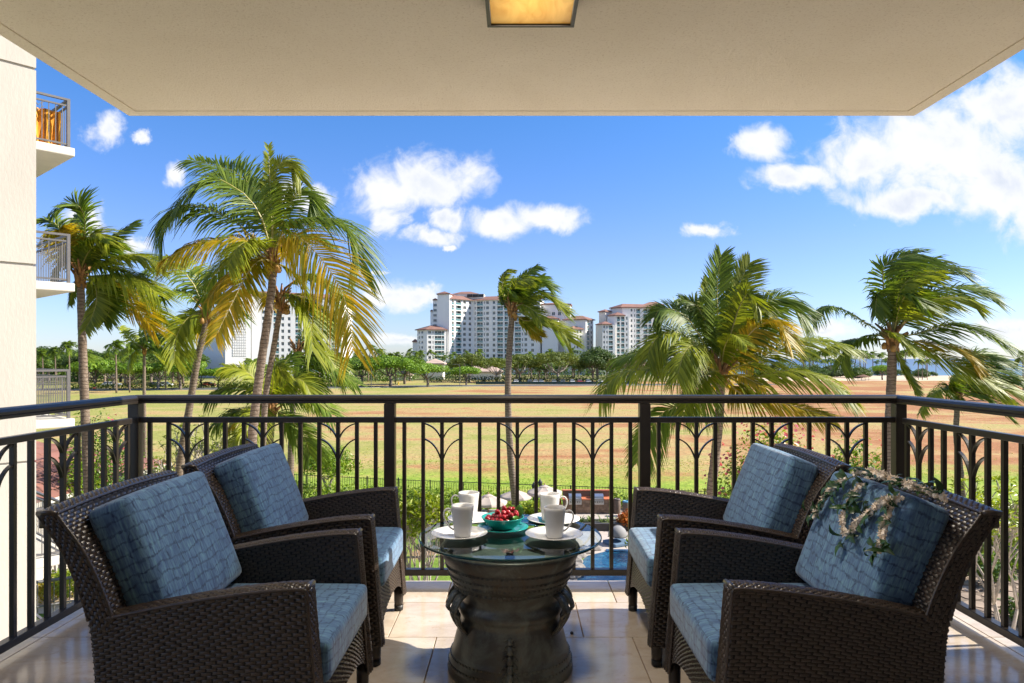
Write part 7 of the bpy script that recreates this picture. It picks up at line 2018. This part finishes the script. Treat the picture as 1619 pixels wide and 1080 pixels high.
def car(loc, rz, col, label, group):
    t = thing('parked_car', label, 'car', loc, rz, group)
    pm = pmat('car_paint', col, .25, spec=.6)
    prof_ = [(-2.15, .35), (-2.2, .72), (-1.6, .92), (-.9, 1.0), (.95, 1.0), (1.95, .88), (2.15, .65), (2.12, .32)]
    mb = MB(); k = len(prof_); vs = [(x, -.86, z) for x, z in prof_] + [(x, .86, z) for x, z in prof_]
    mb.add(vs, [tuple(range(k)), tuple(range(k, 2 * k))[::-1]] + [(i, k + i, k + (i + 1) % k, (i + 1) % k) for i in range(k)]); mb.build('body', pm, t, bevel=.06)
    cab = [(-1.75, .96), (-1.2, 1.42), (.3, 1.46), (1.0, 1.0)]
    mb = MB(); vs = [(x, -.76 + (.10 if z > 1.1 else 0), z) for x, z in cab] + [(x, .76 - (.10 if z > 1.1 else 0), z) for x, z in cab]
    mb.add(vs, [(0, 1, 2, 3), (7, 6, 5, 4)] + [(i, 4 + i, 4 + (i + 1) % 4, (i + 1) % 4) for i in range(4)]); mb.build('windows', carglass, t)
    mb = MB(); mb.box((-1.2, -.64, 1.43), (.3, .64, 1.48)); mb.build('roof', pm, t, bevel=.02)
    for x in (-1.35, 1.35):
        for y in (-.78, .78): link('wheel', tyre_m, t, loc=(x, y, .33))
    for y in (-.6, .6):
        mb = MB(); mb.box((2.06, y - .14, .58), (2.16, y + .14, .72)); mb.build('headlight', lampm, t)
    return t
c0 = None
colr = [(.75, .75, .75), (.08, .09, .10), (.55, .57, .60), (.75, .75, .76), (.30, .33, .36), (.12, .13, .16), (.7, .7, .7), (.4, .05, .04), (.6, .62, .64)]
cars_px = [816, 838, 847, 856, 876, 890, 905, 917, 930, 950, 962, 985]
for i, px in enumerate(cars_px):
    car((X_(px, 251), 251.5 + (i % 2) * 1.0, FZ), -math.pi / 2 + R.uniform(-.1, .1), colr[i % 9], 'small car parked behind the green screened fence beyond the field', 'cars parked behind the screened fence')
for i, (px, d) in enumerate(((172, 226), (180, 228), (246, 224), (262, 226), (330, 226), (440, 232), (470, 232))):
    car((X_(px, d), d, FZ), R.uniform(-.2, .2), colr[(i + 3) % 9], 'car parked in the shade under the roadside trees at the left', 'cars under the roadside trees')
def street_lamp(px, d, ty, label, rz):
    h = Z_(ty, d) - FZ
    t = thing('street_lamp', label, 'street lamp', (X_(px, d), d, FZ), rz, 'street lamps along the road')
    mb = MB(); mb.tube([(0, 0, 0), (0, 0, h * .94), (.3, 0, h * .99), (1.6, 0, h)], [.11, .08, .07, .05], 8); mb.build('pole', M['grey_rail'], t)
    mb = MB(); mb.box((1.4, -.14, h - .12), (2.2, .14, h + .03)); mb.build('lamp_head', M['grey_rail'], t, bevel=.03)
street_lamp(727, 226, 576, 'grey street lamp on the road bend below the white hotel', math.pi)
street_lamp(587, 214, 580, 'grey street lamp at the roadside right of the golden palm fronds', math.pi)
street_lamp(140, 208, 582, 'grey street lamp among the roadside trees right of the left wing', math.pi)
hy = thing('fire_hydrant', 'yellow fire hydrant at the road edge under the bright trees', 'hydrant', (X_(624, 232), 239.5, FZ))
ym = pmat('hydrant_yellow', (.7, .48, .02), .5)
mb = MB(); mb.lathe([(0, 0), (.28, 0), (.28, .1), (.2, .12), (.2, .75), (.26, .78), (.2, .95), (.08, 1.05), (0, 1.08)], 12); mb.tube([(-.34, 0, .6), (.34, 0, .6)], .1, 8); mb.build('body', ym, hy, True)

# ------------------------------------------------------------------ labels of repeats that can be counted off from one side
ORD = ['first', 'second', 'third', 'fourth', 'fifth', 'sixth', 'seventh', 'eighth', 'ninth', 'tenth', 'eleventh', 'twelfth', 'thirteenth', 'fourteenth']
def count_off(group, fmt, key=lambda o: o.location.x / max(o.location.y, 1)):
    ms = sorted([o for o in SC.objects if o.parent is None and o.get('group') == group], key=key)
    for i, o in enumerate(ms): o['label'] = fmt.format(ORD[i])
count_off('roadside trees at the left', '{} low bright tree from the left wing in the roadside row')
count_off('small trees before the blank white wall', '{} small vivid green tree from the left, before the blank white tower wall')
count_off('bright trees on the road bend', '{} bright rounded tree from the golden palm on the road bend')
count_off('monkeypod trees by the windswept palm', '{} flat crowned monkeypod tree from the left beside the windswept palm trunk')
count_off('thin palms among the roadside trees', '{} thin palm from the left wing among the roadside trees')
count_off('palms left of the hotel', '{} palm from the left between the golden palm and the low hotel wing')
count_off('palms at the hotel foot', '{} palm from the left at the foot of the white hotel facade')
count_off('palms before the left tower', '{} palm from the left before the windows of the left white tower')
count_off('trio of palms on the sand', '{} from the left of the three leaning beach palms on the sand')
count_off('cars parked behind the screened fence', '{} car from the left behind the green screened fence beyond the field')
count_off('cars under the roadside trees', '{} car from the left parked in shade under the roadside trees')
count_off('rocks along the pool rim', '{} grey rock from the left on the rim of the pool')
count_off('garden torches at the fence', '{} black garden torch from the left at the fence behind the right umbrella')
count_off('dark trees under the stepped hotel', '{} dark broadleaf tree from the left in the belt under the stepped hotel')
count_off('trees behind the full green palm', '{} dark tree from the left beyond the field behind the full green palm')
count_off('dark trees behind the road bend', '{} dark tree from the left behind the bright trees on the road bend')
count_off('shrubs under the right plumeria', '{} low shrub from the left in the bed under the right plumeria')
count_off('shrubs behind the right rear chair', '{} bushy shrub from the left in the bed behind the right rear chair')
count_off('mixed shrubs filling the garden beds', '{} low leafy shrub from the left in the beds behind the left chairs')
